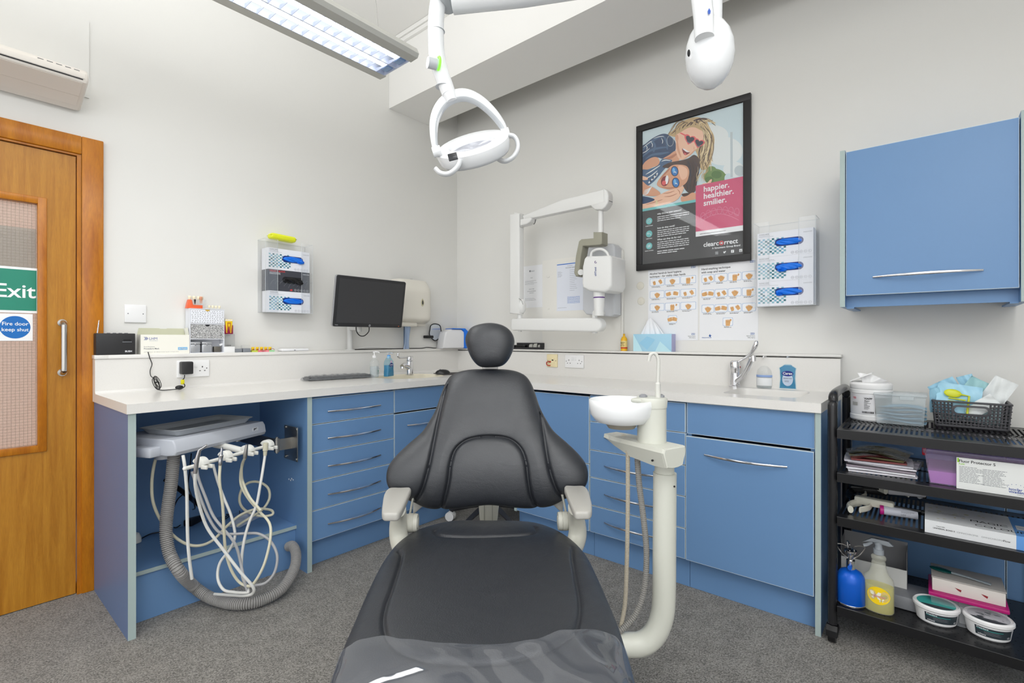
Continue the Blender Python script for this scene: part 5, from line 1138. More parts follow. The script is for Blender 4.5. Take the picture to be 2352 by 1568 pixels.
quadbox('elbow', [(1193, 491), (1200, 492), (1205, 498), (1207, 507), (1230, 502), (1234, 505), (1230, 513), (1222, 518), (1203, 523), (1193, 521)], -.225, -.165, xw, .008)
m = wm(xr); m.tube([X(1230, 504, -.228), X(1229, 511, -.228), X(1226, 515, -.228)], .0022, 6).tube([X(1194, 492, -.227), X(1194, 521, -.227), X(1201, 523, -.227)], .0011, 5); m.build('elbow_seam', ink, xr)
quadbox('scissor_arm', [(1236, 471), (1236, 500), (1240, 502), (1396, 467), (1402, 464), (1399, 439)], -.225, -.175, xw, .006) if 0 else quadbox('scissor_arm', [(1210, 498), (1300, 462), (1397, 438), (1404, 448), (1405, 462), (1398, 469), (1370, 475), (1236, 503), (1212, 506)], -.225, -.178, xw, .006)
quadbox('arm_end_cap', [(1397, 437)]+arc(1399, 455, 10, 16, 80, 0)+[(1408, 470), (1402, 480), (1394, 486), (1378, 486), (1370, 479), (1368, 475), (1398, 467)], -.232, -.17, xw, .008)
m = wm(xr); m.tube([X(1399, 461, -.233), X(1407, 464, -.233)], .0015, 5); m.build('cap_seam', ink, xr)
m = wm(xr); m.tube([X(1380, 478), X(1380, 520), X(1380, 545)], [.0145, .017, .018], 20); m.build('drop_stem', xw, xr)
quadbox('yoke', [(1370, 535), (1390, 535), (1390, 562), (1385, 565), (1346, 567), (1342, 590), (1337, 635), (1330, 636), (1326, 628), (1330, 590), (1337, 556), (1343, 551), (1370, 549)], -.24, -.165, xg, .007, fx=-.2)
# head
a = X(1342, 588, -.3); b = X(1402, 668, -.3)
m = wm(xr)
quadbox('tube_head', [(1341, 594), (1346, 588), (1400, 586), (1404, 590), (1404, 655), (1398, 666), (1388, 671), (1352, 668), (1338, 660), (1336, 650), (1337, 612)], -.12, -.3, xw, .014)
m = wm(xr); m.tube(smooth_path([X(1357, 590, -.28), X(1360, 579, -.28), X(1371, 573, -.28), X(1384, 573, -.28), X(1394, 580, -.28), X(1398, 589, -.28)], 5), .008, 12); m.build('head_handle', xw, xr)
m = wm(xr); m.cyl(X(1376, 660, -.25), X(1376, 682, -.25), .034, .033, 28).cyl(X(1376, 684.5, -.25), X(1376, 725, -.25), .0325, .028, 28); m.build('collimator_cone', xw, xr)
m = wm(xr); m.cyl(X(1376, 682, -.25), X(1376, 684.5, -.25), .0335, .0335, 28); m.build('purple_ring', mat('ring_purple', (92, 40, 130), .4), xr)
m = wm(xr); m.cyl(X(1334, 625, -.16), X(1334, 625, -.26), .018, n=20); m.build('yoke_pivot', xw, xr)
bpy.context.view_layer.update()
c = xr.matrix_world.inverted() @ X(1368, 622, -.3025)
m = MB(); M_ = Matrix.Translation(c) @ Matrix.Rotation(radians(-90), 4, 'Y')
m.text('eXTend', -.03, -.004, 0, .016, 0, .01, M=M_); m.tube([(c.x+.006*cos(a)-.0, c.y, c.z+.052+.006*sin(a)) for a in [radians(80+i*30) for i in range(10)]], .0013, 5, 1)
m.build('head_lettering', [blueink, MATS['ring_purple']], xr)
# ---- ledge: black shade guide, yellow bottle, tissue box
p = pR(1214, 800, -.03)
t = thing('shade_guide_case', 'black open case with pale inserts on the ledge under the x-ray arm', 'case', (-.031, -.772, ZL), RW)
m = MB().box(-.125, .125, -.022, .024, .0, .014, bev=.002).box(-.125, .125, .02, .024, .014, .046).box(.121, .125, -.022, .02, .014, .046).box(-.125, -.121, -.022, .02, .014, .03); m.build('case_body', mat('case_black', (44, 42, 46), .4), t)
for (x, w2_, h2) in ((.02, .03, .038), (.06, .032, .042), (.095, .018, .034)):
    MB().prism([(x-w2_/2, .0145), (x+w2_/2, .0145), (x+w2_/2, h2), (x-w2_/4, h2-.002), (x-w2_/2, h2-.012)], -.002, .01, 'y', bev=.002).build('insert', mat('insert_pale', (196, 196, 188), .5), t)
MB().box(-.11, -.02, -.018, .012, .0145, .03, bev=.004).build('dark_insert', black, t)
t = thing('spray_bottle', 'small yellow bottle with red band on the right ledge', 'bottle', (-.033, -1.528, ZL), RW)
MB().lathe([(.0001, 0), (.0195, 0), (.02, .002), (.02, .065), (.019, .075), (.012, .086), (.007, .09), (.006, .095)], 28).build('bottle', mat('bottle_yellow', (240, 186, 40), .4), t)
MB().lathe([(.0202, .024), (.0203, .0245), (.0203, .062), (.0202, .0625)], 28, 0).lathe([(.0205, .015), (.0206, .0155), (.0206, .022), (.0205, .0225)], 28, 1).build('label_band', [mat('label_cream', (240, 214, 140), .5), mat('band_red', (196, 50, 40), .5)], t)
m = MB().text('DENTAL', -.014, .05, -.0212, .008, 0, .02).text('SPRAY', -.012, .041, -.0212, .008, 0, .02).dashes(-.014, .034, .028, 2, .004, -.0212, .0014, 0, 2); m.build('label_print', ink, t)
MB().cyl((0, 0, .094), (0, 0, .106), .0065, n=14).build('cap', mat('cap_yellow', (220, 168, 30), .4), t)
t = thing('tissue_box', 'pale blue tissue box with tissue pulled up, on right ledge', 'tissue box', (-.031, -1.722, ZL), RW)
m = MB().box(-.119, .119, -.028, .03, 0, .103, 0, bev=.001).box(.1185, .1195, -.0275, .0295, .001, .102, 1)
m.prism([(-.119, .103), (-.075, .03), (-.06, .0), (-.119, .0)], -.0287, -.0284, 'y', 2).prism([(.02, 0), (.05, .06), (.119, .0)], -.0289, -.0286, 'y', 2).prism([(-.08, .05), (-.03, .09), (.02, .07), (-.03, .01)], -.0291, -.0288, 'y', 3)
m.build('carton', [mat('tissue_blue', (166, 210, 232), .5), mat('tissue_lilac', (176, 176, 212), .5), mat('tissue_aqua', (190, 228, 238), .5), mat('tissue_mid', (150, 202, 230), .5)], t)
def tis(u, v):
    a = (u-.5)*2; wd = .055*(1-v)**.7+.018
    return (a*wd-.012*v+.004*sin(u*17+v*3)*v-.01, .004*sin(u*25)*(1-v*.4)+.018*(1-abs(a))*(1-v)*.5, .1+.1*v*(1-.25*abs(a)**2))
MB().grid(tis, 30, 16).build('tissue', mat('tissue_white', (240, 241, 244), .9, sub=.1), t, ang=1.5)
# ---- right worktop: tap, bottles
t = thing('lever_tap', 'tall chrome lever tap behind the white rectangular basin', 'tap', tuple(pT(1688, 888, WZ+.0005)), RW)
m = MB().lathe([(.03, 0), (.03, .006), (.025, .01), (.0235, .07), (.0245, .085), (.0265, .09), (.0265, .118), (.024, .13), (.014, .137), (.0001, .138)], 32)
m.tube(smooth_path([(.01, -.012, .03), (.045, -.03, .06), (.075, -.05, .105), (.098, -.062, .152)], 5), [(.0135, .012)]*16, 14).cyl((.104, -.064, .166), (.106, -.065, .138), .0125)
m.build('body', chrome, t)
m = MB().tube(smooth_path([(.005, 0, .128), (.035, .004, .142), (.075, .006, .175), (.097, .006, .215), (.104, .006, .238)], 6), [.006]*17+[.0075]*4+[.0085]*4, 12) if 0 else MB().tube(smooth_path([(.005, 0, .128), (.035, .004, .142), (.075, .006, .175), (.097, .006, .215), (.104, .006, .24)], 6), [.006, .0055, .005, .005, .005, .005, .005, .0055, .006, .006, .0065, .007, .0075, .008, .009, .010, .0112, .012, .0122, .0122, .012, .0115, .0105, .009, .006][:25], 14)
m.build('lever', chrome, t)
MB().cyl((.0265, 0, .104), (.0275, 0, .104), .005).build('temperature_dot', mat('dot_red', (150, 40, 46), .4), t)
t = pump_bottle('sanitiser_bottle', 'clear pump bottle with blank white label, right worktop', 'bottle', tuple(pT(1757, 890, WZ+.0005)), RW, [(.0001, 0), (.038, 0), (.0405, .004), (.0405, .07), (.037, .09), (.024, .108), (.013, .116), (.013, .126)], 1, .85, clb, MATS['gel_clear'], [(.0001, .001), (.037, .001), (.0385, .004), (.0385, .06), (.0001, .06)], wplastic, neck=.0125)
m = MB().lathe([(.0408, .012), (.041, .0125), (.041, .052), (.0408, .0525)], 40, 0, None, 1, .85, radians(180), radians(330)).lathe([(.0408, .0555), (.041, .056), (.041, .066), (.0408, .0665)], 40, 1, None, 1, .85, radians(180), radians(340)); m.build('wrap_label', [mat('label_blank', (236, 238, 240), .5), mat('label_periwinkle', (150, 176, 224), .5)], t)
carex('full turquoise soap pump bottle at the right end of worktop', tuple(pT(1811, 893, WZ+.0005)), RW, 1.08, 1, True)
# ================================================================ dental chair
CHO = CAM+FW*1.5+RT*(-.078); CHO.z = 0
CHR = TH-pi/2+.034
MC = Matrix.Translation(CHO) @ Matrix.Rotation(CHR, 4, 'Z'); MCi = MC.inverted()
def cL(px, py, d): return MCi @ pD(px, py, d)          # point at a given distance, in the chair's own frame
def cT(px, py, z): return MCi @ pT(px, py, z)
def leather(name, c0, rough, bmp):
    m = mat(name, c0, rough, 0, .95); nt = m.node_tree; b = nt.nodes['Principled BSDF']; L = nt.links.new
    tc = nt.nodes.new('ShaderNodeTexCoord'); mp = nt.nodes.new('ShaderNodeMapping'); mp.inputs['Scale'].default_value = (1, 1, 2.2); L(tc.outputs['Object'], mp.inputs[0])
    n = nt.nodes.new('ShaderNodeTexNoise'); n.inputs['Scale'].default_value = 330; n.inputs['Detail'].default_value = 5; L(mp.outputs[0], n.inputs[0])
    n2 = nt.nodes.new('ShaderNodeTexNoise'); n2.inputs['Scale'].default_value = 14; n2.inputs['Detail'].default_value = 6; n2.inputs['Distortion'].default_value = 1.5; L(mp.outputs[0], n2.inputs[0])
    r = nt.nodes.new('ShaderNodeMapRange'); r.inputs[3].default_value = rough-.07; r.inputs[4].default_value = rough+.09; L(n2.outputs[0], r.inputs[0]); L(r.outputs[0], b.inputs['Roughness'])
    ad = nt.nodes.new('ShaderNodeMath'); ad.operation = 'MULTIPLY_ADD'; ad.inputs[1].default_value = 1.5; L(n2.outputs[0], ad.inputs[0]); L(n.outputs[0], ad.inputs[2])
    k = nt.nodes.new('ShaderNodeBump'); k.inputs['Strength'].default_value = bmp; k.inputs['Distance'].default_value = .0012; L(ad.outputs[0], k.inputs['Height']); L(k.outputs[0], b.inputs['Normal'])
    return m
lea = leather('black_upholstery', (34, 37, 43), .44, .5)
seam_m = mat('seam_thread', (24, 24, 27), .7)
beige = mat('chair_frame_beige', (196, 195, 184), .38); armg = mat('armrest_grey', (176, 174, 168), .42)
def seg_d(p, a, b):
    ax, ay = a; bx_, by_ = b; dx_, dy_ = bx_-ax, by_-ay; l = dx_*dx_+dy_*dy_
    t = 0 if l < 1e-12 else max(0, min(1, ((p[0]-ax)*dx_+(p[1]-ay)*dy_)/l)); return sqrt((p[0]-ax-t*dx_)**2+(p[1]-ay-t*dy_)**2)
def near(p, lines):
    return min((seg_d(p, l[i], l[i+1]) for l in lines for i in range(len(l)-1)), default=9)
import numpy as np
def near_np(P, lines):
    P = np.array(P); best = np.full(len(P), 9.0)
    for l in lines:
        for a, b in zip(l, l[1:]):
            a = np.array(a); d = np.array(b)-a; L2 = (d*d).sum()
            if L2 < 1e-14: continue
            t = np.clip(((P-a)@d)/L2, 0, 1); q = P-a-t[:, None]*d; best = np.minimum(best, np.sqrt((q*q).sum(1)))
    return best
class Pad:
    "a padded shape: outline in 2D, a base surface and a pillow thickness"
    def __init__(s, outl, c, T, p, seams=(), g=.006, gw=.006, bulge=.0, N=200):
        o = smooth_path([(a, b, 0) for a, b in outl], 12, True); s.o = [(v.x, v.y) for v in o]; s.c = c; s.T = T; s.p = p; s.g = g; s.gw = gw; s.bulge = bulge
        s.seams = [[(v.x, v.y) for v in smooth_path([(a, b, 0) for a, b in l], 5)] for l in seams]
        s.tab = sorted((math.atan2(y-c[1], x-c[0]), sqrt((x-c[0])**2+(y-c[1])**2)) for x, y in s.o)
    def r(s, x, y):
        a = math.atan2(y-s.c[1], x-s.c[0]); q = sqrt((x-s.c[0])**2+(y-s.c[1])**2); T = s.tab; lo, hi = 0, len(T)
        while lo < hi:
            mid = (lo+hi)//2
            if T[mid][0] < a: lo = mid+1
            else: hi = mid
        A = T[lo-1]; B = T[lo % len(T)]; da = (B[0]-A[0]) % (2*pi); t = ((a-A[0]) % (2*pi))/da if da > 1e-9 else 0
        return q/(A[1]+(B[1]-A[1])*t)
    def h(s, x, y, r):
        r = min(1, r); v = s.T*(max(0, 1-r**s.p))**.5
        if s.seams:
            d = near((x, y), s.seams); v += s.bulge*(1-math.exp(-d/.022))-s.g*math.exp(-(d/s.gw)**2)*(1 if r < .97 else .3)
        return v
    def mesh(s, to3, K=56, back=.5):
        m = MB(); N = len(s.o); vs = []; fs = []
        rs = [(i/K)**.85 for i in range(1, K+1)]
        XY = [(s.c[0], s.c[1], 0)]+[(s.c[0]+(ox_-s.c[0])*r, s.c[1]+(oy_-s.c[1])*r, r) for r in rs for ox_, oy_ in s.o]
        D = near_np([(x, y) for x, y, r in XY], s.seams) if s.seams else None
        for i, (x, y, r) in enumerate(XY):
            v = s.T*(max(0, 1-r**s.p))**.5
            if s.seams: d = D[i]; v += s.bulge*(1-math.exp(-d/.022))-s.g*math.exp(-(d/s.gw)**2)*(1 if r < .97 else .3)
            vs.append(to3(x, y, v))
        for i in range(N): fs.append((0, 1+i, 1+(i+1) % N))
        for j in range(K-1):
            for i in range(N): a = 1+j*N+i; b = 1+j*N+(i+1) % N; fs.append((a, a+N, b+N, b))
        # back side
        base = len(vs); prev = 1+(K-1)*N; n2 = 8
        for k in range(1, n2+1):
            r = 1-(k/n2)*.6; z = -s.T*back*(1-r**s.p)**.5
            for ox_, oy_ in s.o: vs.append(to3(s.c[0]+(ox_-s.c[0])*r, s.c[1]+(oy_-s.c[1])*r, z))
            cur = base+(k-1)*N
            for i in range(N): fs.append((prev+i, cur+i, cur+(i+1) % N, prev+(i+1) % N))
            prev = cur
        fs.append(tuple(prev+i for i in range(N)))
        m.add(vs, fs); return m
ch = thing('dental_chair', 'black upholstered dental chair with beige arms, facing the camera', 'dental chair', tuple(CHO), CHR)
# ---- backrest: leans away; base line from (z .59, d 1.68) to (z 1.05, d 1.86)
def dB(py): return 1.70+(1157-py)/(1157-850)*.17
def B2(px, py): p = cL(px, py, dB(py)); return (p.x, p.z)
z0b, y0b = cL(1122, 1157, dB(1157)).z, cL(1122, 1157, dB(1157)).y; z1b, y1b = cL(1122, 850, dB(850)).z, cL(1122, 850, dB(850)).y
def b3(x, z, h): 
    yb = y0b+(z-z0b)/(z1b-z0b)*(y1b-y0b)-.035*abs(x/.3)**2.2*max(0, 1-(z-z0b)/.42)
    k = (max(0, .17-(z-z0b))/.17)**2
    return (x*(1+.03*k), yb-h+.055*k-.012*sin(pi*min(1, max(0, (z-z0b)/.36))), z-h*.25-.014*k)
half = [(1122, 845), (1160, 846), (1187, 851), (1207, 862), (1220, 880), (1230, 905), (1240, 935), (1252, 958), (1270, 985), (1300, 1011), (1325, 1035), (1341, 1058), (1345, 1085), (1336, 1108), (1316, 1124), (1292, 1140), (1262, 1155), (1229, 1162), (1181, 1159), (1122, 1152)]
lft = [(1122-(x-1122)*1.005, y) for x, y in half[1:-1]]
outl = [B2(*q) for q in half+lft[::-1]]
c2 = lambda x, y: (700+x/2.703, 720+y/2.703)
arcl = [(850, 1190), (880, 1090), (905, 980), (918, 880), (945, 800), (1000, 750), (1070, 728), (1150, 722), (1230, 728), (1290, 750), (1340, 800), (1368, 880), (1380, 980), (1400, 1090), (1440, 1185)]
sl = [(905, 375), (880, 460), (855, 560), (830, 680), (805, 820), (780, 930), (745, 1040), (700, 1115)]; sr = [(1395, 380), (1425, 460), (1450, 560), (1470, 680), (1490, 820), (1515, 940), (1550, 1040), (1592, 1110)]
pad = Pad(outl, B2(1122, 1035), .052, 7, [[B2(*c2(*q)) for q in l] for l in (arcl, sl, sr)], .010, .0062, .012)
pad.mesh(b3, 110, .6).build('backrest', lea, ch, ang=1.4)
# ---- headrest
hout = [(1126, 741), (1153, 746), (1172, 759), (1181.5, 779), (1179, 802), (1168, 826), (1152, 840), (1126, 843), (1102, 841), (1085, 825), (1073, 799), (1069, 777), (1079, 755), (1098, 745)]
dh = 1.865
H2 = lambda px, py: (cL(px, py, dh).x, cL(px, py, dh).z)
yh = cL(1126, 790, dh).y
hp = Pad([H2(*q) for q in hout], H2(1126, 790), .05, 3.2, [], 0)
hp.mesh(lambda x, z, h: (x, yh-h+.1*(z-1.13), z), 30, .6).build('headrest', lea, ch, ang=1.4)
m = MB(); a = cL(1126, 842, 1.9); m.box(a.x-.03, a.x+.03, a.y, a.y+.02, a.z-.12, a.z+.06, bev=.006); m.build('headrest_bracket', steel, ch)
# ---- seat
SZ = .49
S2 = lambda px, py: (cT(px, py, SZ).x, cT(px, py, SZ).y)
c6 = lambda x, y: (740+x/3.095, 1180+y/3.095)
ro = [(1122, 1206), (1180, 1207), (1231, 1212), (1276, 1228), (1315, 1254), (1347, 1289), (1373, 1341), (1399, 1401), (1422, 1459), (1441, 1519), (1456, 1568)]
lo_ = [(1065, 1206), (1018, 1211), (960, 1229), (916, 1258), (884, 1297), (858, 1345), (832, 1402), (808, 1459), (784, 1515), (764, 1568)]
rp = [S2(*q) for q in ro]; lp = [S2(*q) for q in lo_]
xr_, yr_ = rp[-1]; xl_, yl_ = lp[-1]
front_pts = [(xr_-.01, yr_-.12), (xr_-.03, yr_-.25), (xr_-.07, yr_-.36), (0, yr_-.41), (xl_+.07, yr_-.36), (xl_+.03, yr_-.25), (xl_+.01, yr_-.12)]
sout = rp+front_pts+lp[::-1]
S3 = lambda px, py: (cT(px, py, SZ+.035).x, cT(px, py, SZ+.035).y)
rear = [(800, 125), (812, 150), (860, 166), (1000, 172), (1200, 168), (1400, 160), (1490, 150), (1520, 125), (1518, 95)]
sel = [(545, 268), (562, 300), (552, 360), (500, 530), (457, 650), (436, 750), (446, 850), (475, 920)]; ser = [(1782, 240), (1776, 300), (1800, 450), (1825, 600), (1831, 700), (1812, 800), (1778, 868)]
frs = [(475, 920), (560, 990), (760, 1050), (1050, 1065), (1350, 1045), (1600, 985), (1778, 868)]
spd = Pad(sout, (0, (yr_+rp[0][1])/2-.05), .038, 8, [[S3(*c6(*q)) for q in l] for l in (rear, sel, ser, frs)], .006, .0055, .004)
def s3(x, y, h):
    t = max(0, (yr_+.07)-y); return (x, y, SZ+h-.9*t*t+(.006*(x/.3)**2))
spd.mesh(s3, 130, 1.2).build('seat', lea, ch, ang=1.4)
# lower shell under the seat
lw = Pad([(x*.9, spd.c[1]+(y-spd.c[1])*.93) for x, y in sout], spd.c, .03, 6, [])
lw.mesh(lambda x, y, h: (x, y, SZ-.05+h*.3), 10, 1.5).build('seat_shell', beige, ch, ang=1)
# clear protective cover on the foot end
ce = [(190, 960), (300, 930), (440, 917), (600, 945), (900, 975), (1200, 978), (1500, 952), (1700, 887), (1900, 870), (2050, 885), (2135, 930)]
cpt = sorted(S3(*c6(*q)) for q in ce)
def edge_y(x):
    if x <= cpt[0][0]: return cpt[0][1]
    for a, b in zip(cpt, cpt[1:]):
        if x <= b[0]: t = (x-a[0])/(b[0]-a[0]); t = t*t*(3-2*t); return a[1]+(b[1]-a[1])*t
    return cpt[-1][1]
ymin = yr_-.385
def width(y):
    # half widths of the seat at y
    xs = [a for a in (i*.002 for i in range(0, 190)) if spd.r(a, y) < .998]; return max(xs) if xs else .02
WC = {}
def cov(u, v):
    s_ = (u*2-1)*1.12; 
    e_y = edge_y(max(-1, min(1, s_))*.29); y = e_y+(ymin-e_y)*v
    k = round(y, 3)
    if k not in WC: WC[k] = width(y)
    w_ = WC[k]; c_ = max(-1, min(1, s_)); x = c_*w_; r = min(1, spd.r(x, y)); base = s3(x, y, spd.T*(max(0, 1-r**8))**.5+.006)
    drop = max(0, abs(s_)-1)*.45
    wr = .0016*sin(x*24+y*17)+.0012*sin(x*13-y*40)+.0004*sin(x*70+y*50)+.0022*math.exp(-((y-e_y)/.02)**2)
    return (x+math.copysign(.004, s_)*min(1, drop*60), y, base[2]+wr+.004-drop)
MB().grid(cov, 120, 60).build('plastic_cover', clear('cover_film', (232, 234, 238), .07, .045, (205, 212, 225)), ch, ang=1.6)
fm = MATS['cover_film']; 
for n_ in fm.node_tree.nodes:
    if n_.type == 'MATH' and n_.operation == 'MULTIPLY_ADD': n_.inputs[2].default_value = .12; n_.inputs[1].default_value = .6
# ---- armrests
c3 = lambda x, y: (860+x/4.356, 1060+y/4.356)
def armrest(outline, side, postpx, hub, blade, brk):
    AZ = .668
    P = [cT(*c3(*q), AZ) for q in outline]
    o = smooth_path([(p.x, p.y, 0) for p in P], 5, True)
    m = MB().prism([(v.x, v.y) for v in o], AZ-.024, AZ, 'z', bev=.007, seg=3); arm = m.build('armrest', armg, ch, ang=.9)
    pp = smooth_path([cL(*c3(*q), d) for q, d in postpx], 6); n = len(pp)
    m = MB().tube(pp, [(.017+.010*sin(pi*i/n)+.006*i/n, .026+.01*i/n) for i in range(n)], 18, sq=(1, 0, 0)); m.build('arm_support', beige, ch, ang=1.2)
    h = cL(*c3(*hub), 1.66); s = side
    m = MB().cyl(h+Vector((-.036*s, 0, 0)), h+Vector((.0, 0, 0)), .026, .03, 28).cyl(h, h+Vector((.016*s, 0, 0)), .031, .031, 32).cyl(h+Vector((.018*s, 0, 0)), h+Vector((.030*s, 0, 0)), .031, .029, 32).cyl(h+Vector((.0, 0, 0)), h+Vector((.02*s, 0, 0)), .0295, n=28).cyl(h+Vector((.03*s, 0, 0)), h+Vector((.032*s, 0, 0)), .018, .016, 24); m.build('arm_pivot', beige, ch)
    b = [cL(*c3(*q), 1.68) for q in blade]; m = MB().tube(b, [(.004, .012)]*len(b), 10, sq=(1, 0, 0)); m.build('pivot_blade', beige, ch)
    q = [cL(*c3(*q), 1.73) for q in brk]; m = MB().prism([(p.x, p.z) for p in q], q[0].y-.0, q[0].y+.03, 'y', bev=.004); m.build('backrest_bracket', armg, ch)
armrest([(150, 258), (260, 254), (362, 256), (345, 320), (310, 400), (275, 470), (235, 512), (150, 516), (95, 514), (74, 488), (82, 400), (100, 310)], 1, [((262, 470), 1.56), ((250, 520), 1.6), ((238, 620), 1.62), ((242, 740), 1.62), ((270, 850), 1.6), ((320, 930), 1.57), ((420, 1000), 1.54)], (345, 612), [(392, 335), (375, 420), (352, 545)], [(390, 330), (470, 380), (560, 430), (470, 460), (400, 520), (385, 560), (385, 450)])
armrest([(1905, 238), (2000, 236), (2095, 238), (2140, 280), (2170, 380), (2176, 470), (2150, 498), (2090, 502), (2015, 500), (1985, 465), (1945, 370), (1918, 300)], -1, [((1990, 455), 1.56), ((2010, 520), 1.6), ((2030, 620), 1.62), ((2030, 740), 1.62), ((1995, 850), 1.6), ((1940, 930), 1.57), ((1850, 1000), 1.54)], (1925, 592), [(1880, 335), (1895, 400), (1920, 530)], [(1885, 330), (1800, 385), (1735, 425), (1800, 445), (1860, 500), (1885, 550), (1890, 450)])
# ---- post joining back and seat, pedestal
m = MB(); P0 = [cL(*c3(*q), 1.86) for q in ((1040, 400), (1250, 400), (1238, 520), (1225, 640), (1215, 900), (1065, 900), (1060, 640), (1048, 520))]
m.prism([(p.x, p.z) for p in P0], P0[0].y, P0[0].y+.07, 'y', bev=.004)
m.build('back_post', beige, ch)
m = MB(); 
for q in (1100, 1180): a = cL(*c3(q, 420), 1.8595); b = cL(*c3(q, 640), 1.8595); m.tube([a, b], .0009, 5)
m.build('post_groove', mat('groove_grey', (130, 130, 122), .6), ch)
m = MB().box(-.09, .09, -.25, .42, .36, .44, bev=.02).box(-.11, .11, -.1, .12, .07, .37, bev=.03).box(-.2, .2, -.35, .28, .0, .07, bev=.02); m.build('pedestal', beige, ch)
# ================================================================ spittoon unit
sp0 = pD(1527, 1500, 1.5); sp0.z = 0
st = thing('spittoon_unit', 'beige spittoon unit on a curved column beside the dental chair', 'spittoon', tuple(sp0))
bg = mat('spittoon_beige', (205, 206, 196), .35); porc = mat('white_porcelain', (240, 242, 243), .12)
dS = 1.5
def sD(px, py, d=dS): return pD(px, py, d)
top = sD(1527, 1085); 
m = wm(st); e0 = sD(1500, 1478, 1.47); colx = sD(1526, 1250)
P = [Vector((top.x, top.y, top.z)), Vector((colx.x, colx.y, colx.z)), sD(1525, 1370), sD(1519, 1420), sD(1503, 1456), sD(1476, 1477), sD(1440, 1480), sD(1360, 1478), sD(1250, 1470)]
pp = smooth_path(P, 8); m.tube(pp, .0345, 28); m.build('column', bg, st, ang=1.2)
m = wm(st); m.cyl(sD(1526, 1095), sD(1526, 1060), .029, n=28); m.build('column_neck', bg, st)
m = wm(st); m.cyl(sD(1549, 1117, 1.47), sD(1549, 1117, 1.468), .003, n=10); m.build('set_screw', ink, st)
# bracket beam from rear left to front right
def beam():
    z0, z1 = sD(1500, 1030).z, None
    A = sD(1412, 985, 1.62); B = sD(1546, 1040, 1.42)
    ax = (B-A); ax.z = 0; L_ = ax.length; ax.normalize(); side = Vector((-ax.y, ax.x, 0))
    sec = lambda w_, zt, zb: [(w_*.92, zt), (w_, zt-.012), (w_*.7, zb+.004), (w_*.25, zb), (-w_*.25, zb), (-w_*.7, zb+.004), (-w_, zt-.012), (-w_*.92, zt)]
    m = wm(st); zt = sD(1530, 1013, 1.5).z
    vs = []; K = [(-.02, .03, .02), (.03, .042, .035), (.1, .046, .055), (L_-.04, .05, .062), (L_, .05, .06)]
    for t_, w_, h_ in K: vs += [A*0+Vector((A.x, A.y, 0))+ax*t_+side*u_+Vector((0, 0, v_)) for u_, v_ in sec(w_, zt, zt-h_)]
    n = 8; fs = [(j*n+i, j*n+(i+1) % n, (j+1)*n+(i+1) % n, (j+1)*n+i) for j in range(len(K)-1) for i in range(n)]; fs += [tuple(range(n))[::-1], tuple((len(K)-1)*n+i for i in range(n))]
    m.add(vs, fs); o = m.build('support_beam', bg, st, ang=.5)
    m = wm(st); vs = []
    for t_, k_ in ((L_, .98), (L_+.006, .96), (L_+.008, .9)): vs += [Vector((A.x, A.y, 0))+ax*t_+side*(u_*k_)+Vector((0, 0, (v_-zt+.03)*k_+zt-.03)) for u_, v_ in sec(.05, zt, zt-.06)]
    fs = [(j*n+i, j*n+(i+1) % n, (j+1)*n+(i+1) % n, (j+1)*n+i) for j in range(2) for i in range(n)]; fs += [tuple(2*n+i for i in range(n))]
    m.add(vs, fs); m.build('end_cap', bg, st, ang=.5)
    m = wm(st); c = Vector((A.x, A.y, 0))+ax*(L_-.035)-side*.045+Vector((0, 0, zt-.04)); m.cyl(c, c-side*.004, .003, n=10); m.build('set_screw', ink, st)
    return zt
zt = beam()
# tower with cup filler
tc_ = sD(1497, 1000, 1.5); ztop = sD(1497, 912, 1.5).z
m = wm(st); m.lathe([(.043, zt), (.043, ztop-.03)], 40, 0, Matrix.Translation((tc_.x, tc_.y, 0))); m.build('tower', bg, st)
m = wm(st); m.lathe([(.0445, ztop-.03), (.0465, ztop-.005), (.044, ztop), (.0001, ztop+.002)], 40, 0, Matrix.Translation((tc_.x, tc_.y, 0))); 
q = sD(1470, 912, 1.5); m.box(q.x-.022, q.x+.022, q.y-.018, q.y+.022, ztop-.016, ztop-.002, bev=.006)
m.build('tower_cap', bg, st)
for dx_ in (-.026, .026):
    m = wm(st); c = tc_+RT*dx_; m.lathe([(.0125, ztop+.0), (.012, ztop+.006), (.006, ztop+.0095), (.0001, ztop+.01)], 20, 0, Matrix.Translation((c.x, c.y, 0))); m.build('push_button', mat('button_grey', (140, 142, 146), .35), st)
m = wm(st); f0 = sD(1511, 905, 1.49); m.tube([Vector((f0.x, f0.y, ztop)), sD(1511, 881, 1.49)], .0082, 16).tube([sD(1511, 881, 1.49), sD(1511, 878, 1.49)], [.0082, .006], 16).tube(smooth_path([sD(1511, 880, 1.49), sD(1512, 850, 1.49), sD(1512, 826, 1.49), sD(1507, 814, 1.49), sD(1500, 811, 1.49), sD(1493, 816, 1.49), sD(1490, 829, 1.49)], 7), .0052, 14); m.build('cup_filler_spout', mat('spout_beige', (206, 206, 200), .35), st)
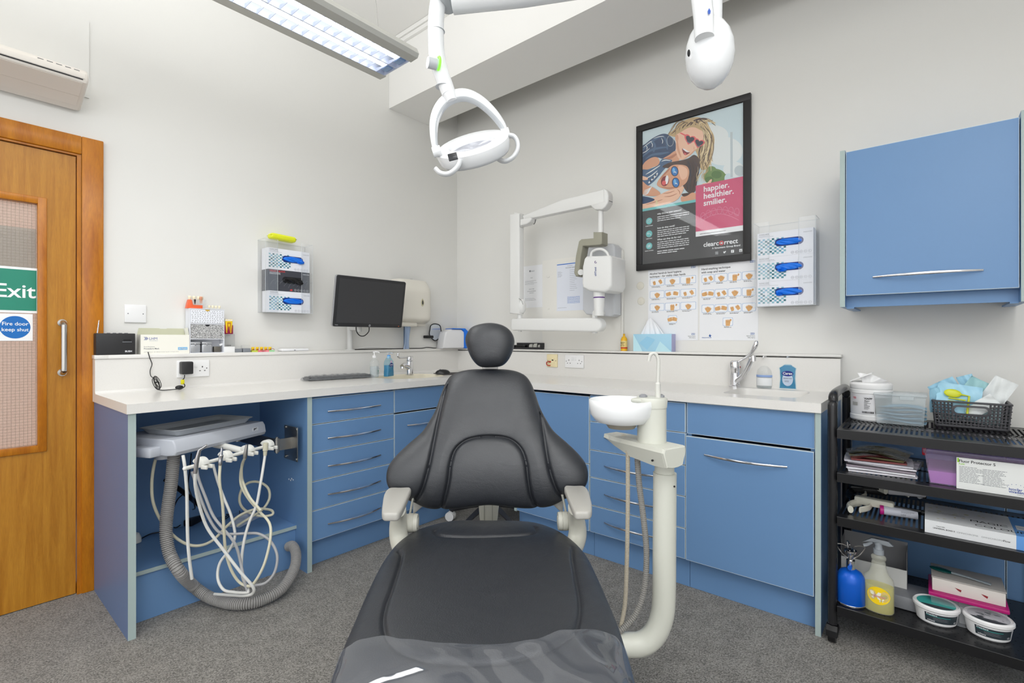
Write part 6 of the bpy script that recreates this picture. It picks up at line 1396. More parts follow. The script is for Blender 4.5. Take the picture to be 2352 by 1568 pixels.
# bowl
bc = sD(1427, 917, 1.52); zr = sD(1427, 917, 1.52).z+.0005; bb = sD(1430, 973, 1.52).z
Hh = zr-bb
m = wm(st); prof = [(.0001, -Hh+.014), (.05, -Hh+.017), (.082, -Hh+.03), (.092, -.02), (.0935, -.004), (.096, 0), (.0985, -.003), (.0985, -.02), (.094, -Hh+.03), (.078, -Hh+.008), (.045, -Hh), (.0001, -Hh)]
m.lathe([(r, zr+z) for r, z in prof], 48, 0, Matrix.Translation((bc.x, bc.y, 0))); m.build('bowl', porc, st, ang=1)
m = wm(st); m.cyl(Vector((bc.x, bc.y, bb-.012)), Vector((bc.x, bc.y, bb+.004)), .04, .05, 28); m.build('bowl_seat', mat('seat_taupe', (150, 144, 132), .5), st)
m = wm(st); q = sD(1418, 1008, 1.56); m.lathe([(.0001, -.012), (.02, -.01), (.027, .0), (.028, .014)], 20, 0, Matrix.Translation(q)); m.build('trap_cup', acryl, st)
hz = mat('drain_hose_beige', (170, 162, 146), .5); hzg = mat('drain_hose_grey', (140, 138, 134), .5)
m = wm(st); m.ribbed(smooth_path([sD(1442, 1030, 1.53), sD(1442, 1150, 1.53), sD(1440, 1280, 1.53), sD(1436, 1380, 1.52), sD(1428, 1430, 1.51), sD(1424, 1460, 1.5)], 8), .0068, .0042, .15, 12); m.build('drain_hose', hz, st, ang=.3)
m = wm(st); m.ribbed(smooth_path([sD(1463, 1036, 1.53), sD(1468, 1110, 1.53), sD(1478, 1190, 1.53), sD(1485, 1270, 1.53), sD(1480, 1350, 1.52), sD(1462, 1405, 1.51), sD(1438, 1436, 1.5), sD(1415, 1455, 1.49)], 8), .0092, .0062, .2, 14); m.build('drain_hose', hzg, st, ang=.3)
# ================================================================ operator stool in the knee space
sc = CAM+FW*3.07+RT*(-.146); sc.z = 0
so = thing('operator_stool', 'black five-star stool base with white castors behind the dental chair', 'stool', tuple(sc), TH-pi/2)
dkp = mat('stool_black', (36, 37, 42), .4)
for i, a in enumerate((234, 306, 18, 90, 162)):
    a = radians(a); ex, ey = .27*cos(a), .27*sin(a)
    m = MB().tube([(.03*cos(a), .03*sin(a), .14), (ex*.5, ey*.5, .115), (ex*.95, ey*.95, .075), (ex, ey, .06)], [(.024, .02), (.021, .016), (.016, .011), (.013, .008)], 4, sq=(0, 0, 1)) 
    lg_ = m.build('leg', dkp, so)
    m = MB().cyl((ex, ey, .062), (ex, ey, .05), .008, n=12); t_ = Vector((-sin(a), cos(a), 0)); c = Vector((ex, ey, .03))
    m.cyl(c-t_*.022, c-t_*.004, .029, n=24).cyl(c+t_*.004, c+t_*.022, .029, n=24); m.build('castor', [mat('castor_white', (226, 226, 226), .35)], so)
    m = MB().cyl(c-t_*.0045, c+t_*.0045, .024, n=20).lathe([(.022, 0), (.012, .01)], 14, 0, Matrix.Translation((ex, ey, .045))); m.build('castor_hub', dkp, so)
MB().cyl((0, 0, .1), (0, 0, .16), .035).cyl((0, 0, .16), (0, 0, .38), .024).cyl((0, 0, .3), (0, 0, .42), .014).build('gas_column', dkp, so)
MB().lathe([(.0001, .42), (.16, .42), (.175, .435), (.178, .46), (.165, .485), (.12, .495), (.0001, .497)], 36).build('seat', lea, so)
# ================================================================ ceiling luminaires
alu = mat('luminaire_grey', (200, 200, 194), .45, .2); louv = mat('louvre_silver', (214, 220, 236), .3, .3); tubem = mat('tube_glow', (250, 252, 255), .4, emit=2.6)
def luminaire(label, loc, L_, z):
    t = thing('ceiling_light', label, 'ceiling light', (loc[0], loc[1], z))
    W = .15
    # curved wing housing profile in (y,z), extruded along x
    pr = [(-W, .012), (-W*.93, -.004), (-W*.62, -.006), (-W*.62, .002), (-W*.6, .05), (W*.6, .05), (W*.62, .002), (W*.62, -.006), (W*.93, -.004), (W, .012), (W*.9, .04), (W*.6, .062), (0, .07), (-W*.6, .062), (-W*.9, .04)]
    MB().prism(pr, -L_, 0, 'x', bev=0).build('housing', alu, t, ang=.5)
    for s in (-1, 1):
        MB().cyl((-L_+.05, s*.047, .02), (-.05, s*.047, .02), .0135, n=16).build('fluorescent_tube', tubem, t)
    m = MB(); m.box(-L_+.01, -.01, -.0025, .0025, -.005, .035)
    m.box(-L_+.01, -.01, -.0925, -.0905, -.005, .03).box(-L_+.01, -.01, .0905, .0925, -.005, .03); m.box(-.012, -.008, -.09, .09, -.005, .045)
    m.build('louvre_spine', louv, t)
    k = 0; x = -.055
    while x > -L_+.03:
        for s in (-1, 1):
            m = MB(); a, b = (.003, .0905) if s > 0 else (-.0905, -.003)
            m.prism([(a, -.005), (b, -.005), (b, .012), ((a+b)/2, -.001+.004), (a, .012)] , x-.0006, x+.0006, 'x'); lo = m.build('louvre_blade', louv, t); k += 1
        x -= .044 if k < 90 else .09
    for s in (-1, 1): MB().box(-.045, -.012, s*.047-.024, s*.047+.024, .0, .03, bev=.004).build('lamp_holder', mat('holder_blue', (150, 180, 220), .3), t)
    for x in (-.1, -L_+.1):
        MB().cyl((x, 0, .068), (x-.06, .03, ZC-z), .0009, n=6).build('suspension_wire', steel, t)
    return t
luminaire('long suspended fluorescent light with louvres near the door wall', (-1.417, -1.1075), 2.0, 2.4)
luminaire('second suspended fluorescent light, unseen, added behind the camera to light the room', (-1.9, -3.3), 2.0, 2.4)  # this fitting and the next are unseen, added as bodies for the extra lights
luminaire('third suspended fluorescent light, unseen, added far behind the camera to light the room', (-2.6, -4.6), 2.0, 2.4)
# ================================================================ operating light on its ceiling arm
dO = 1.6
def O(px, py, d=dO): return pD(px, py, d)
ol = thing('operating_light', 'white dental operating light with yoke and hook handles above chair', 'operating light', tuple(O(1650, -400, 1.4)))
lw_ = mat('lamp_white', (238, 240, 242), .15); lgy = mat('lamp_soft_grey', (196, 200, 204), .3)
# horizontal arm and upper joint
m = wm(ol); m.tube([O(1040, 5), O(1200, -12, 1.58), O(1420, -45, 1.52), O(1600, -80, 1.45)], [.036, .036, .034, .032], 24); m.build('spring_arm', lw_, ol)
m = wm(ol); a = O(1027, -2); m.cyl(a-FW*.035, a+FW*.035, .027, n=28); m.build('joint_disc', lgy, ol)
m = wm(ol); P = smooth_path([O(1012, -25), O(1004, 20), O(1001, 60), O(1002, 105), O(1006, 140), O(1014, 170), O(1026, 202), O(1031, 216)], 6); n = len(P)
m.tube(P, [.026 if i < n*.6 else .026-.004*(i-n*.6)/(n*.4) for i in range(n)], 26); m.build('neck_tube', lw_, ol, ang=1.2)
m = wm(ol); 
for q in ((1003, 72), (1019, 200)): 
    c = O(*q); m.cyl(c-Vector((0, 0, .0006)), c+Vector((0, 0, .0006)), .0266, n=28)
m.build('neck_seam', lgy, ol)
m = wm(ol); c = O(1002, 148, 1.57); ax = (-RT*.9-FW*.45).normalized(); m.cyl(c, c+ax*.028, .017, n=26); m.build('switch_knob', lgy, ol)
m = wm(ol); c = O(1007, 146, 1.575); m.tube([c+(ax*-.0)+Vector((0, 0, 1))*(.0195*sin(a))+ax.cross(Vector((0, 0, 1))).normalized()*(.0195*cos(a)) for a in [2*pi*i/28 for i in range(28)]], .0035, 8, closed=True); m.build('glow_ring', mat('ring_green', (120, 255, 60), .3, emit=1.2), ol)
# yoke
yk = [O(1001, 352, 1.56), O(996, 310, 1.58), O(999, 272, 1.6), O(1014, 240, 1.61), O(1038, 222, 1.61), O(1068, 217, 1.61), O(1100, 230, 1.62), O(1130, 256, 1.63), O(1152, 284, 1.64), O(1161, 304, 1.64)]
yp = smooth_path(yk, 6); n = len(yp)
m = wm(ol); m.tube(yp, [(.011+.004*sin(pi*i/(n-1)), .008+.012*sin(pi*i/(n-1))) for i in range(n)], 14, sq=tuple(FW)); m.build('yoke', lw_, ol, ang=1)
m = wm(ol); m.tube([p.lerp(O(1078, 320), .04+.06*sin(pi*k/(n-5)))-FW*.0 for k, p in enumerate(yp[2:-2])], [(.0125, .006)]*(n-4), 10, sq=tuple(FW)); m.build('yoke_inner_band', lgy, ol, ang=1)
m = wm(ol); m.tube([O(1024, 196), O(1031, 214), O(1038, 232)], [.0225, .022, .017], 22); m.build('yoke_collar', lw_, ol, ang=1)
# lamp head: annular disc, tilted
cen = O(1084, 330, 1.6); rl = radians(16)
a_ = (RT*cos(rl)+UP*sin(rl)); v_ = (-RT*sin(rl)+UP*cos(rl)); tl = radians(37); n_ = (v_*cos(tl)-FW*sin(tl)).normalized(); b_ = n_.cross(a_)
HM = Matrix(((a_.x, b_.x, n_.x, cen.x), (a_.y, b_.y, n_.y, cen.y), (a_.z, b_.z, n_.z, cen.z), (0, 0, 0, 1)))
m = wm(ol); m.lathe([(.072, -.03), (.072, -.004), (.078, .004), (.114, .004), (.121, .0), (.122, -.01), (.119, -.034), (.112, -.044), (.085, -.046), (.074, -.04), (.072, -.03)], 56, 0, HM); m.build('lamp_head', lw_, ol, ang=.9)
m = wm(ol); m.lathe([(.0001, -.016), (.0715, -.016)], 40, 0, HM); m.build('centre_disc', mat('lamp_centre', (226, 228, 236), .3), ol)
m = wm(ol); c = O(1041, 359, 1.48); e = RT; m.box(-.014, .014, -.003, .003, -.011, .011, bev=.002, M=Matrix.Translation(O(1040, 360, 1.487)) @ Matrix.Rotation(TH-pi/2, 4, 'Z') @ Matrix.Rotation(radians(-14), 4, 'Y')); m.build('sensor_window', mat('sensor_black', (44, 46, 50), .2), ol)
for (px, py, d) in ((1160, 306, 1.64), (1003, 348, 1.56)):
    m = wm(ol); c = O(px, py, d); m.cyl(c-a_*.012, c+a_*.014, .0165, n=26); m.build('yoke_pivot', lw_, ol)
for q in ([(1058, 368), (1052, 382), (1040, 394), (1026, 400), (1011, 397), (1000, 387)], [(1166, 310), (1181, 314), (1189, 328), (1188, 346), (1177, 362), (1160, 370), (1146, 366), (1137, 354)]):
    P = smooth_path([O(a, b, 1.52 if q[0][0] < 1100 else 1.62) for a, b in q], 6); m = wm(ol); m.tube(P, [(.012, .0075)]*len(P), 12, sq=tuple(FW)); m.build('hook_handle', lw_, ol, ang=1)
# elbow hanging from the ceiling
dE = 1.4
m = wm(ol); ez = [(-10, 0.06), (0, .3), (20, .62), (45, .84), (75, .97), (110, 1), (140, .93), (165, .78), (185, .56), (198, .3), (204, .001)]
c0 = O(1630, 110, dE); 
vs = []
prof = [(r*.066, O(1630, 44+y*.785, dE).z) for y, r in ez]
tilt = radians(0)
m.lathe(prof[::-1], 40, 0, Matrix.Translation((c0.x, c0.y, 0)), 1, 1.0); m.build('elbow_housing', lw_, ol, ang=1.2)
m = wm(ol); m.tube([O(1618, 88, 1.345), O(1616, 40, 1.35), O(1608, -30, 1.36), O(1600, -110, 1.38)], [.0255, .0265, .027, .027], 26); m.build('front_tube', lw_, ol)
m = wm(ol); m.tube([O(1641, 75, 1.45), O(1642, 0, 1.45), O(1645, -90, 1.45)], .021, 24).tube([O(1645, -90, 1.45), Vector((O(1645, -90, 1.45).x, O(1645, -90, 1.45).y, ZC))], .03, 24); m.build('ceiling_pole', lw_, ol)
m = wm(ol); c = O(1629, 25, 1.318); R_ = Matrix.Translation(c) @ Matrix.Rotation(TH-pi/2, 4, 'Z'); m.prism([(0, .008), (.004, .0), (.003, -.007), (0, -.009), (-.003, -.006), (-.004, 0)], 0, .001, 'y', 0, R_); m.build('blue_drop_mark', mat('drop_blue', (50, 90, 180), .4), ol)
for (px, py) in ((1582, 122), (1671, 100)):
    m = wm(ol); c = O(px, py, dE-.035); m.ball(c, .004, .004, .010); m.build('housing_notch', ink, ol)
# ================================================================ black trolley
TX, TY = -.60, -2.705      # front face x, left end y
blk = mat('trolley_black', (26, 26, 28), .28, .1); tubeblk = mat('trolley_tube', (34, 34, 36), .22)
yend = pR(2336, 960, -.15).y
TL = TY-yend+.035; TD = .485
tr = thing('utility_trolley', 'black metal four-shelf utility trolley at the right edge', 'trolley', (TX, TY, 0), RW)
ZS = [.8195, .6555, .4905, .1535]
for k, z in enumerate(ZS):
    m = MB(); lip = .02
    m.box(0, TL, 0, .003, z-.034, z+.001).box(0, TL, TD-.003, TD, z-.034, z+.001).box(0, .003, .003, TD-.003, z-.034, z+.001).box(TL-.003, TL, .003, TD-.003, z-.034, z+.001)
    if k < 3:
        m.box(.003, TL-.003, .003, .05, z-.002, z).box(.003, TL-.003, TD-.05, TD-.003, z-.002, z)
        x = .003
        while x < TL-.012: m.box(x, x+.0075, .05, TD-.05, z-.002, z); x += .0145
        m.box(.003, TL-.003, TD/2-.012, TD/2+.012, z-.002, z)
    else:
        m.box(.003, TL-.003, .003, TD-.003, z-.002, z)
    m.box(0, TL, -.0008, .0, z-.001, z+.0011, 1)
    sh = m.build('shelf', [blk, mat('lip_highlight', (70, 70, 72), .3)], tr)
    if k == 3:
        m = MB()
        for i in range(28):
            for j in range(11): a, b = .05+i*.018, .04+j*.028; 
            
        for i in range(int((TL-.06)/.016)):
            for j in range(14): a, b = .03+i*.016+(j % 2)*.008, .03+j*.032; m.add([(a+x, b+y, z+.0004) for x, y in ell(0, 0, .0028, .0028, 6)], [(0, 1, 2, 3, 4, 5)])
        m.build('perforation', dark, sh)
for x in (-.018, TL+.018):
    P = smooth_path([(x, .03, .07), (x, .03, .5), (x, .03, .86), (x, .045, .915), (x, .09, .945), (x, TD-.09, .945), (x, TD-.045, .915), (x, TD-.03, .86), (x, TD-.03, .5), (x, TD-.03, .07)], 6)
    m = MB().tube(P, .0165, 18); m.build('end_frame', tubeblk, tr, ang=1.2)
for x in (-.018, TL+.018):
    for y in (.03, TD-.03):
        m = MB().cyl((x-.012, y, .03), (x+.012, y, .03), .03, n=24).prism([(y-.032+.002, .03), (y-.028, .052), (y-.012, .066), (y+.014, .066), (y+.028, .05), (y+.03, .035)], x-.02, x+.02, 'x', bev=.004); m.build('castor', black, tr)
def sh(px, py, k, dz=.0005): return pT(px, py, ZS[k]+dz)
def lay_thing(name, label, cat, px, py, k, rz=RW, dz=.0008, group=None):
    p = pT(px, py, ZS[k]); return thing(name, label, cat, (p.x, p.y, ZS[k]+dz), rz, group)
# ---- top shelf
t = lay_thing('wipes_tub', 'white round tub of disinfectant wipes with open flip lid', 'tub', 1973, 961, 0, RW); t.location.y = -2.783
R0 = .073
MB().lathe([(.0001, 0), (R0-.004, 0), (R0, .006), (R0, .022), (R0-.002, .024), (R0-.002, .112), (R0+.001, .114), (R0+.001, .128), (R0-.002, .13), (R0-.001, .131)], 56).build('tub_body', mat('tub_white', (232, 232, 232), .4), t, ang=.4)
MB().lathe([(R0, .1315), (R0+.001, .133), (R0+.001, .15), (R0-.004, .157), (R0-.012, .159), (R0-.013, .156), (.03, .156), (.0001, .156)], 56).build('lid', wplastic, t, ang=.6)
def wrapd(m, a0, a1, z0, z1, mi, r=R0+.0006, n=12):
    m.add([((r)*cos(a0+(a1-a0)*i/n), r*sin(a0+(a1-a0)*i/n), z) for z in (z0, z1) for i in range(n+1)], [(i, i+1, n+1+i+1, n+1+i) for i in range(n)], mi)
def cylT(m, s, a, z, size, mi, r=R0+.0010, bold=.02):
    v, f = text_geo(s, size, bold, 'LEFT'); m.add([(r*cos(a+x/r), r*sin(a+x/r), z+y) for x, y, _ in v], f, mi)
m = MB(); D_ = radians
wrapd(m, D_(200), D_(350), .028, .108, 0, R0-.0012, 40)
wrapd(m, D_(285), D_(322), .034, .1, 1); wrapd(m, D_(325), D_(345), .04, .1, 1)
for i in range(18): wrapd(m, D_(286), D_(321-(i*7 % 6)), .037+i*.0034, .0384+i*.0034, 2, R0+.0009)
cylT(m, 'YES', D_(218), .09, .011, 3); cylT(m, 'VIAPP', D_(256), .09, .011, 4); cylT(m, 'Kerr', D_(257), .081, .009, 4)
r = random.Random(3)
for i in range(9): wrapd(m, D_(256), D_(256+r.uniform(8, 20)), .05+i*.0034, .0512+i*.0034, 2)
a = 250
while a < 280: b = r.uniform(.5, 2); wrapd(m, D_(a), D_(a+b), .033, .041, 4, n=1); a += b+r.uniform(.5, 1.3)
wrapd(m, D_(216), D_(236), .062, .076, 1)
m.build('printed_label', [mat('tub_label', (222, 222, 224), .5), mat('label_grey', (168, 168, 164), .6), mat('label_text_grey', (110, 110, 112), .6), mat('label_red', (200, 40, 80), .5), ink], t)
M_ = Matrix.Translation((-.07, 0, .158)) @ Matrix.Rotation(radians(-26), 4, 'Y')
MB().box(0, .085, -.035, .035, 0, .004, bev=.0015, M=M_).build('flip_lid', wplastic, t)
m = MB().grid(lambda u, v: (-.01+(u-.5)*.03+(u-.3)*.07*v, (v*.008)*sin(u*14)+(u-.5)*.02, .15+v*(.045-.03*(u)**2)), 22, 12); m.build('wipe', mat('wipe_white', (238, 238, 238), .95, sub=.1), t, ang=1.5)
ym0, ym1 = pR(2006, 960, -.33).y, pR(2130, 960, -.33).y
t = thing('mask_bin', 'clear plastic box with lid holding folded pale blue masks', 'box', (-.268, (ym0+ym1)/2, ZS[0]+.0008), RW)
frost = clear('frosted_plastic', haze=.34, rough=.2, hcol=(206, 218, 222))
hw_, dp, hh_ = (ym0-ym1)/2-.004, .06, pR(2070, 905, -.33).z-ZS[0]-.012
m = MB(); V = []
for z, k in ((0, .92), (hh_, 1)): V += [(-hw_*k, -dp*k, z), (hw_*k, -dp*k, z), (hw_*k, dp*k, z), (-hw_*k, dp*k, z)]
m.add(V, [(0, 1, 2, 3), (0, 1, 5, 4), (1, 2, 6, 5), (2, 3, 7, 6), (3, 0, 4, 7)]); m.build('box_body', frost, t)
MB().box(-hw_-.004, hw_+.004, -dp-.004, dp+.004, hh_, hh_+.012, bev=.003).build('box_lid', frost, t)
MB().box(.0, .045, -dp-.009, -dp-.003, hh_-.012, hh_+.004, bev=.003).build('lid_clip', frost, t)
for i in range(5):
    t2 = thing('face_mask', 'folded pale blue face mask in the clear box', 'mask', tuple(Vector(t.location)+Vector((0, .0, .010+i*.0145))), RW+radians((i*7) % 5-2), 'folded masks in the clear box')
    MB().grid(lambda u, v: ((u-.5)*hw_*1.72, (v-.5)*.085+.002*sin(u*8), .003*sin(u*6+i)+.006*sin(v*pi)), 20, 8).grid(lambda u, v: ((u-.5)*.165, (v-.5)*.085, -.003+.003*sin(u*6+i)), 8, 4).build('mask_cloth', mat('mask_blue', (150, 190, 214), .9), t2)
# basket
b0 = pT(2230, 985, ZS[0]); bw, bd, bh = .108, .078, .098
t = thing('woven_basket', 'dark grey plastic woven basket full of sterile pouches', 'basket', (b0.x+.075, b0.y, ZS[0]+.0008), RW)
bk = mat('basket_grey', (74, 74, 78), .45)
def bpt(s_, u, z):   # wall s_, u along 0..1 and taper with z
    k = .93+.07*z/bh; return {0: (-bw*k+2*bw*k*u, -bd*k, z), 1: (bw*k, -bd*k+2*bd*k*u, z), 2: (bw*k-2*bw*k*u, bd*k, z), 3: (-bw*k, bd*k-2*bd*k*u, z)}[s_]
m = MB(); m.tube([(x*.93, y*.93, .006) for x, y in rr(2*bw, 2*bd, .012, 3)], [(.005, .006)]*16, 6, closed=True, sq=(0, 0, 1)); m.box(-bw*.92, bw*.92, -bd*.92, bd*.92, 0, .003)
m.tube([(x*1.01, y*1.01, bh) for x, y in rr(2*bw, 2*bd, .012, 3)], [(.004, .0055)]*16, 6, closed=True, sq=(0, 0, 1))
m.build('basket_rim', bk, t)
m = MB(); nrow = 8
for s_ in range(4):
    nc = 20 if s_ in (0, 2) else 13
    for i in range(nc+1):
        u = i/nc; inh = s_ in (0,) and .27 < u < .73
        if i % 2 == 0 or 1:
            if inh: 
                m.tube([bpt(s_, u, .006), bpt(s_, u, .049)], [(.0022, .004)]*2, 4)
            else: m.tube([bpt(s_, u, .006), bpt(s_, u, bh)], [(.0022, .004)]*2, 4)
    for j in range(nrow):
        z = .016+j*.0115
        pts = []
        for i in range(nc*2+1):
            u = i/(nc*2); p = Vector(bpt(s_, u, z)); o_ = .0035*(1 if ((i//2+j) % 2) else -1); nrm = {0: Vector((0, -1, 0)), 1: Vector((1, 0, 0)), 2: Vector((0, 1, 0)), 3: Vector((-1, 0, 0))}[s_]
            pts.append((p+nrm*o_, u))
        seg = []
        for p, u in pts:
            if s_ == 0 and .27 < u < .73 and z > .048:
                if len(seg) > 1: m.tube(seg, [(.0026, .0022)]*len(seg), 5)
                seg = []
            else: seg.append(p)
        if len(seg) > 1: m.tube(seg, [(.0026, .0022)]*len(seg), 5)
m.build('woven_walls', bk, t, ang=1)
o = rr(.112, .04, .0199, 6, 0, .068); i_ = rr(.094, .024, .0119, 6, 0, .068); n = len(o)
def yy_(z): return -bd*(.93+.07*z/bh)-.004
m = MB(); m.add([(x, yy_(z), z) for x, z in o]+[(x, yy_(z)-.001, z) for x, z in i_]+[(x, yy_(z)+.006, z) for x, z in i_], [(k, (k+1) % n, n+(k+1) % n, n+k) for k in range(n)]+[(n+k, n+(k+1) % n, 2*n+(k+1) % n, 2*n+k) for k in range(n)]); m.build('hand_slot', bk, t)
# pouches
pb = mat('pouch_blue', (160, 208, 230), .35, bump=.3, bscale=60); pgr = mat('pouch_green', (150, 196, 200), .4, bump=.3, bscale=60); pwh = mat('pouch_white', (226, 230, 230), .7, bump=.4, bscale=80); yl = mat('tool_lime', (206, 212, 40), .35)
def pouch(label, dx_, dy_, z, rx, ry, rz_, w_, h_, mt, tool=None, seed=0):
    t2 = thing('sterile_pouch', label, 'pouch', (t.location.x+dy_, t.location.y-dx_, z), rot=(radians(rx), radians(ry), RW+radians(rz_)), group=None)
    r = random.Random(seed); a, b, c = r.uniform(3, 7), r.uniform(3, 7), r.uniform(0, 6)
    def f(u, v, s_): return ((u-.5)*w_, s_*.006*(sin(pi*u)*sin(pi*v))**.5+.006*sin(a*u+c)*sin(b*v)+.002*sin(17*u+9*v), (v-.5)*h_)
    m = MB().grid(lambda u, v: f(u, v, -1), 18, 18).grid(lambda u, v: f(u, v, 1), 18, 18); m.build('pouch_film', mt, t2, ang=1.5)
    if tool:
        m = MB(); m.ball((-.02, -.014, .02), .026, .005, .016); m.tube([(0, -.014, .02), (.028, -.014, .018), (.03, -.014, -.05)], .0036, 8).tube([(-.03, -.013, .0), (.02, -.014, .0)], .0025, 6).tube([(-.03, -.013, -.012), (.02, -.014, -.008)], .0025, 6); m.build('lime_tool', yl, t2)
    return t2
ZP = ZS[0]
pouch('blue sterile pouch with lime green tool, front of the basket', -.035, -.045, ZP+.105, -12, 8, 4, .13, .12, pb, True, 1)
pouch('white sterile pouch standing at right in the basket', .07, -.01, ZP+.125, -8, 28, -6, .07, .14, pwh, None, 2)
pouch('pale blue pouch at the back left of the basket', -.06, .0, ZP+.118, 5, -30, 10, .09, .12, pb, None, 3)
pouch('crumpled blue pouch at the left rim of the basket', -.095, -.03, ZP+.10, 10, -10, 40, .06, .10, pb, None, 4)
pouch('green tinted pouch behind the lime green tool', .02, .01, ZP+.12, -6, 30, -4, .10, .12, pgr, None, 5)
pouch('narrow blue pouch standing tall at the basket back', .01, .035, ZP+.125, 0, -20, 8, .05, .15, pb, None, 6)
pouch('white backed pouch leaning across the basket front', .03, -.05, ZP+.085, -14, -38, 0, .10, .05, pwh, None, 7)
pouch('pale pouch seen through the basket hand slot', .0, -.03, ZP+.06, -4, 4, 0, .17, .08, mat('pouch_pale', (190, 216, 222), .5), None, 8)
# ---- second shelf: wrapped packets
r = random.Random(11)
p0 = sh(2018, 1092, 1)
cols = [(222, 220, 226), (232, 232, 236), (150, 140, 150), (226, 224, 230), (206, 204, 212), (120, 60, 60), (90, 84, 52)]
for i in range(7):
    t2 = thing('wrapped_booklet', ['lowest booklet of the wrapped pile on the second shelf', 'white booklet near the bottom of the wrapped pile', 'grey booklet in the middle of the wrapped pile', 'white booklet with curled pages in the pile', 'pale booklet just under the shiny packets', 'shiny dark red packet near the top of pile', 'olive and brown foil packet topmost on the pile'][i], 'booklet', (p0.x+.09+r.uniform(-.01, .01), p0.y+r.uniform(-.012, .012), ZS[1]+.001+i*.0092), RW+radians(r.uniform(-9, 9)))
    w_ = .105 if i < 5 else .085; c_ = mat('booklet_%d' % i, cols[i], .35 if i < 5 else .2, bump=.4 if i > 4 else 0, bscale=30)
    MB().grid(lambda u, v: ((u-.5)*2*w_, (v-.5)*.15, .008+.0025*sin(u*5+i)+.002*sin(v*8+i)+(.012*sin(u*pi) if i > 4 else 0)), 22, 14).box(-w_*.98, w_*.98, -.073, .073, 0, .0062).build('booklet', c_, t2, ang=.8)
    if i in (3, 5, 6): MB().grid(lambda u, v: ((u-.5)*2*(w_+.008), (v-.5)*.165, .0135+.004*sin(u*11+i)*sin(v*9)+(.012*sin(u*pi) if i > 4 else 0)), 30, 18).build('plastic_wrap', MATS['crinkled_wrap'], t2, ang=1.5)
t = thing('storage_box', 'clear box with red clips holding pink powder, second shelf', 'box', (TX+.15, -3.093, ZS[1]+.0008), RW)
V = []; lm = clear('lilac_plastic', (232, 214, 240), .22, .08, (206, 190, 220)); W_ = .134
MB().add([(x*k, y*k, z) for z, k in ((0, .9), (.105, 1)) for x, y in ((-W_, -.11), (W_, -.11), (W_, .13), (-W_, .13))], [(0, 1, 2, 3), (0, 1, 5, 4), (1, 2, 6, 5), (2, 3, 7, 6), (3, 0, 4, 7)]).build('box_body', lm, t)
MB().box(-W_-.006, W_+.006, -.115, .135, .1055, .122, bev=.004).build('box_lid', lm, t)
MB().add([(x*k, y*k, z) for z, k in ((.003, .88), (.045, .93)) for x, y in ((-W_, -.11), (W_, -.11), (W_, .13), (-W_, .13))], [(0, 1, 2, 3), (0, 1, 5, 4), (1, 2, 6, 5), (2, 3, 7, 6), (3, 0, 4, 7), (4, 5, 6, 7)]).build('pink_powder', mat('pink_powder', (214, 160, 214), .9), t)
rc = mat('clip_red', (190, 28, 48), .35)
for s_ in (-1, 1): MB().box(s_*(W_+.002)-.006, s_*(W_+.002)+.006, -.05, .04, .085, .128, bev=.004).build('red_clip', rc, t)
MB().box(-W_*.7, W_*.8, -.08, .1, .1225, .1275, bev=.002).build('red_handle', rc, t)
fb = sh(2205, 1110, 1); fx = TX+.03
yl0 = pR(2197, 1100, fx).y; t = thing('fluoride_box', 'white carton with green corner marks, front of the second shelf', 'carton', (fx, yl0-.098, ZS[1]+.0008), RW)
w_ = .098; h_ = pR(2197, 1046, fx).z-ZS[1]
m = MB().box(-w_, w_, 0, .05, 0, h_-.006); y = -.0004
fx_ = lambda px: yl0-pR(px, 1100, fx).y-w_
m.flat(-w_+.002, -w_+.006, h_-.022, h_-.008, y, 1).text('Fluor Protector S', fx_(2202), h_-.021, y, .0125, 2, .015, sx=1.0).text('Refill', fx_(2202), h_-.029, y, .0075, 1, .01)
m.dashes(fx_(2203), h_-.036, .062, 12, .0046, y, .0015, 3, 4).dashes(fx_(2257), h_-.037, .062, 12, .0046, y, .0015, 3, 6)
m.text('ivoclar', fx_(2317), .019, y, .0115, 4, .02).text('vivadent', fx_(2317), .011, y, .0115, 4, .02).text('technical', fx_(2336), .006, y, .004, 3, .0)
for i in range(7): a = pi-pi*i/6; m.poly(ell(fx_(2334)+.02*cos(a), .029+.010*sin(a), .001, .001, 8), y, 4)
m.build('carton', [mat('carton_white', (226, 228, 226), .5), mat('corner_green', (150, 206, 40), .5), ink, greyink, blueink], t)
# ---- third shelf: dispensing guns and flat kit box
crm = mat('gun_cream', (214, 212, 198), .4)
def gun(label, px, py, rz_, col_, z=.0, s_=1):
    p = sh(px, py, 2); t2 = thing('dispensing_gun', label, 'dispenser', (p.x, p.y, ZS[2]+z), RW+radians(rz_)); t2.scale = (1.2, 1.2, 1.2)
    m = MB().box(-.055*s_, .05*s_, -.014, .014, .016, .042, bev=.006); m.build('gun_body', col_, t2)
    m = MB().tube(smooth_path([(-.04*s_, 0, .02), (-.055*s_, -.02, .018), (-.06*s_, -.05, .016), (-.05*s_, -.08, .014)], 5), [(.012, .008)]*16, 10, sq=(0, 0, 1)); m.build('gun_handle', col_, t2)
    m = MB().tube(smooth_path([(-.01*s_, 0, .02), (-.012*s_, -.03, .016), (-.028*s_, -.065, .014)], 5), [(.010, .004)]*11, 8, sq=(0, 0, 1)); m.build('gun_trigger', crm, t2)
    m = MB().tube([(.05*s_, 0, .029), (.12*s_, 0, .03)], .004, 8).box(.115*s_, .155*s_, -.01, .01, .024, .034, bev=.004); m.build('plunger', black, t2)
    return t2
gun('black dispensing gun at the back left of the third shelf', 1995, 1150, 10, black, .012)
gun('cream dispensing gun with curved handle, third shelf front', 2010, 1175, -6, crm, .001)
gun('second cream dispensing gun lying on top, third shelf', 2050, 1150, 24, crm, .048)
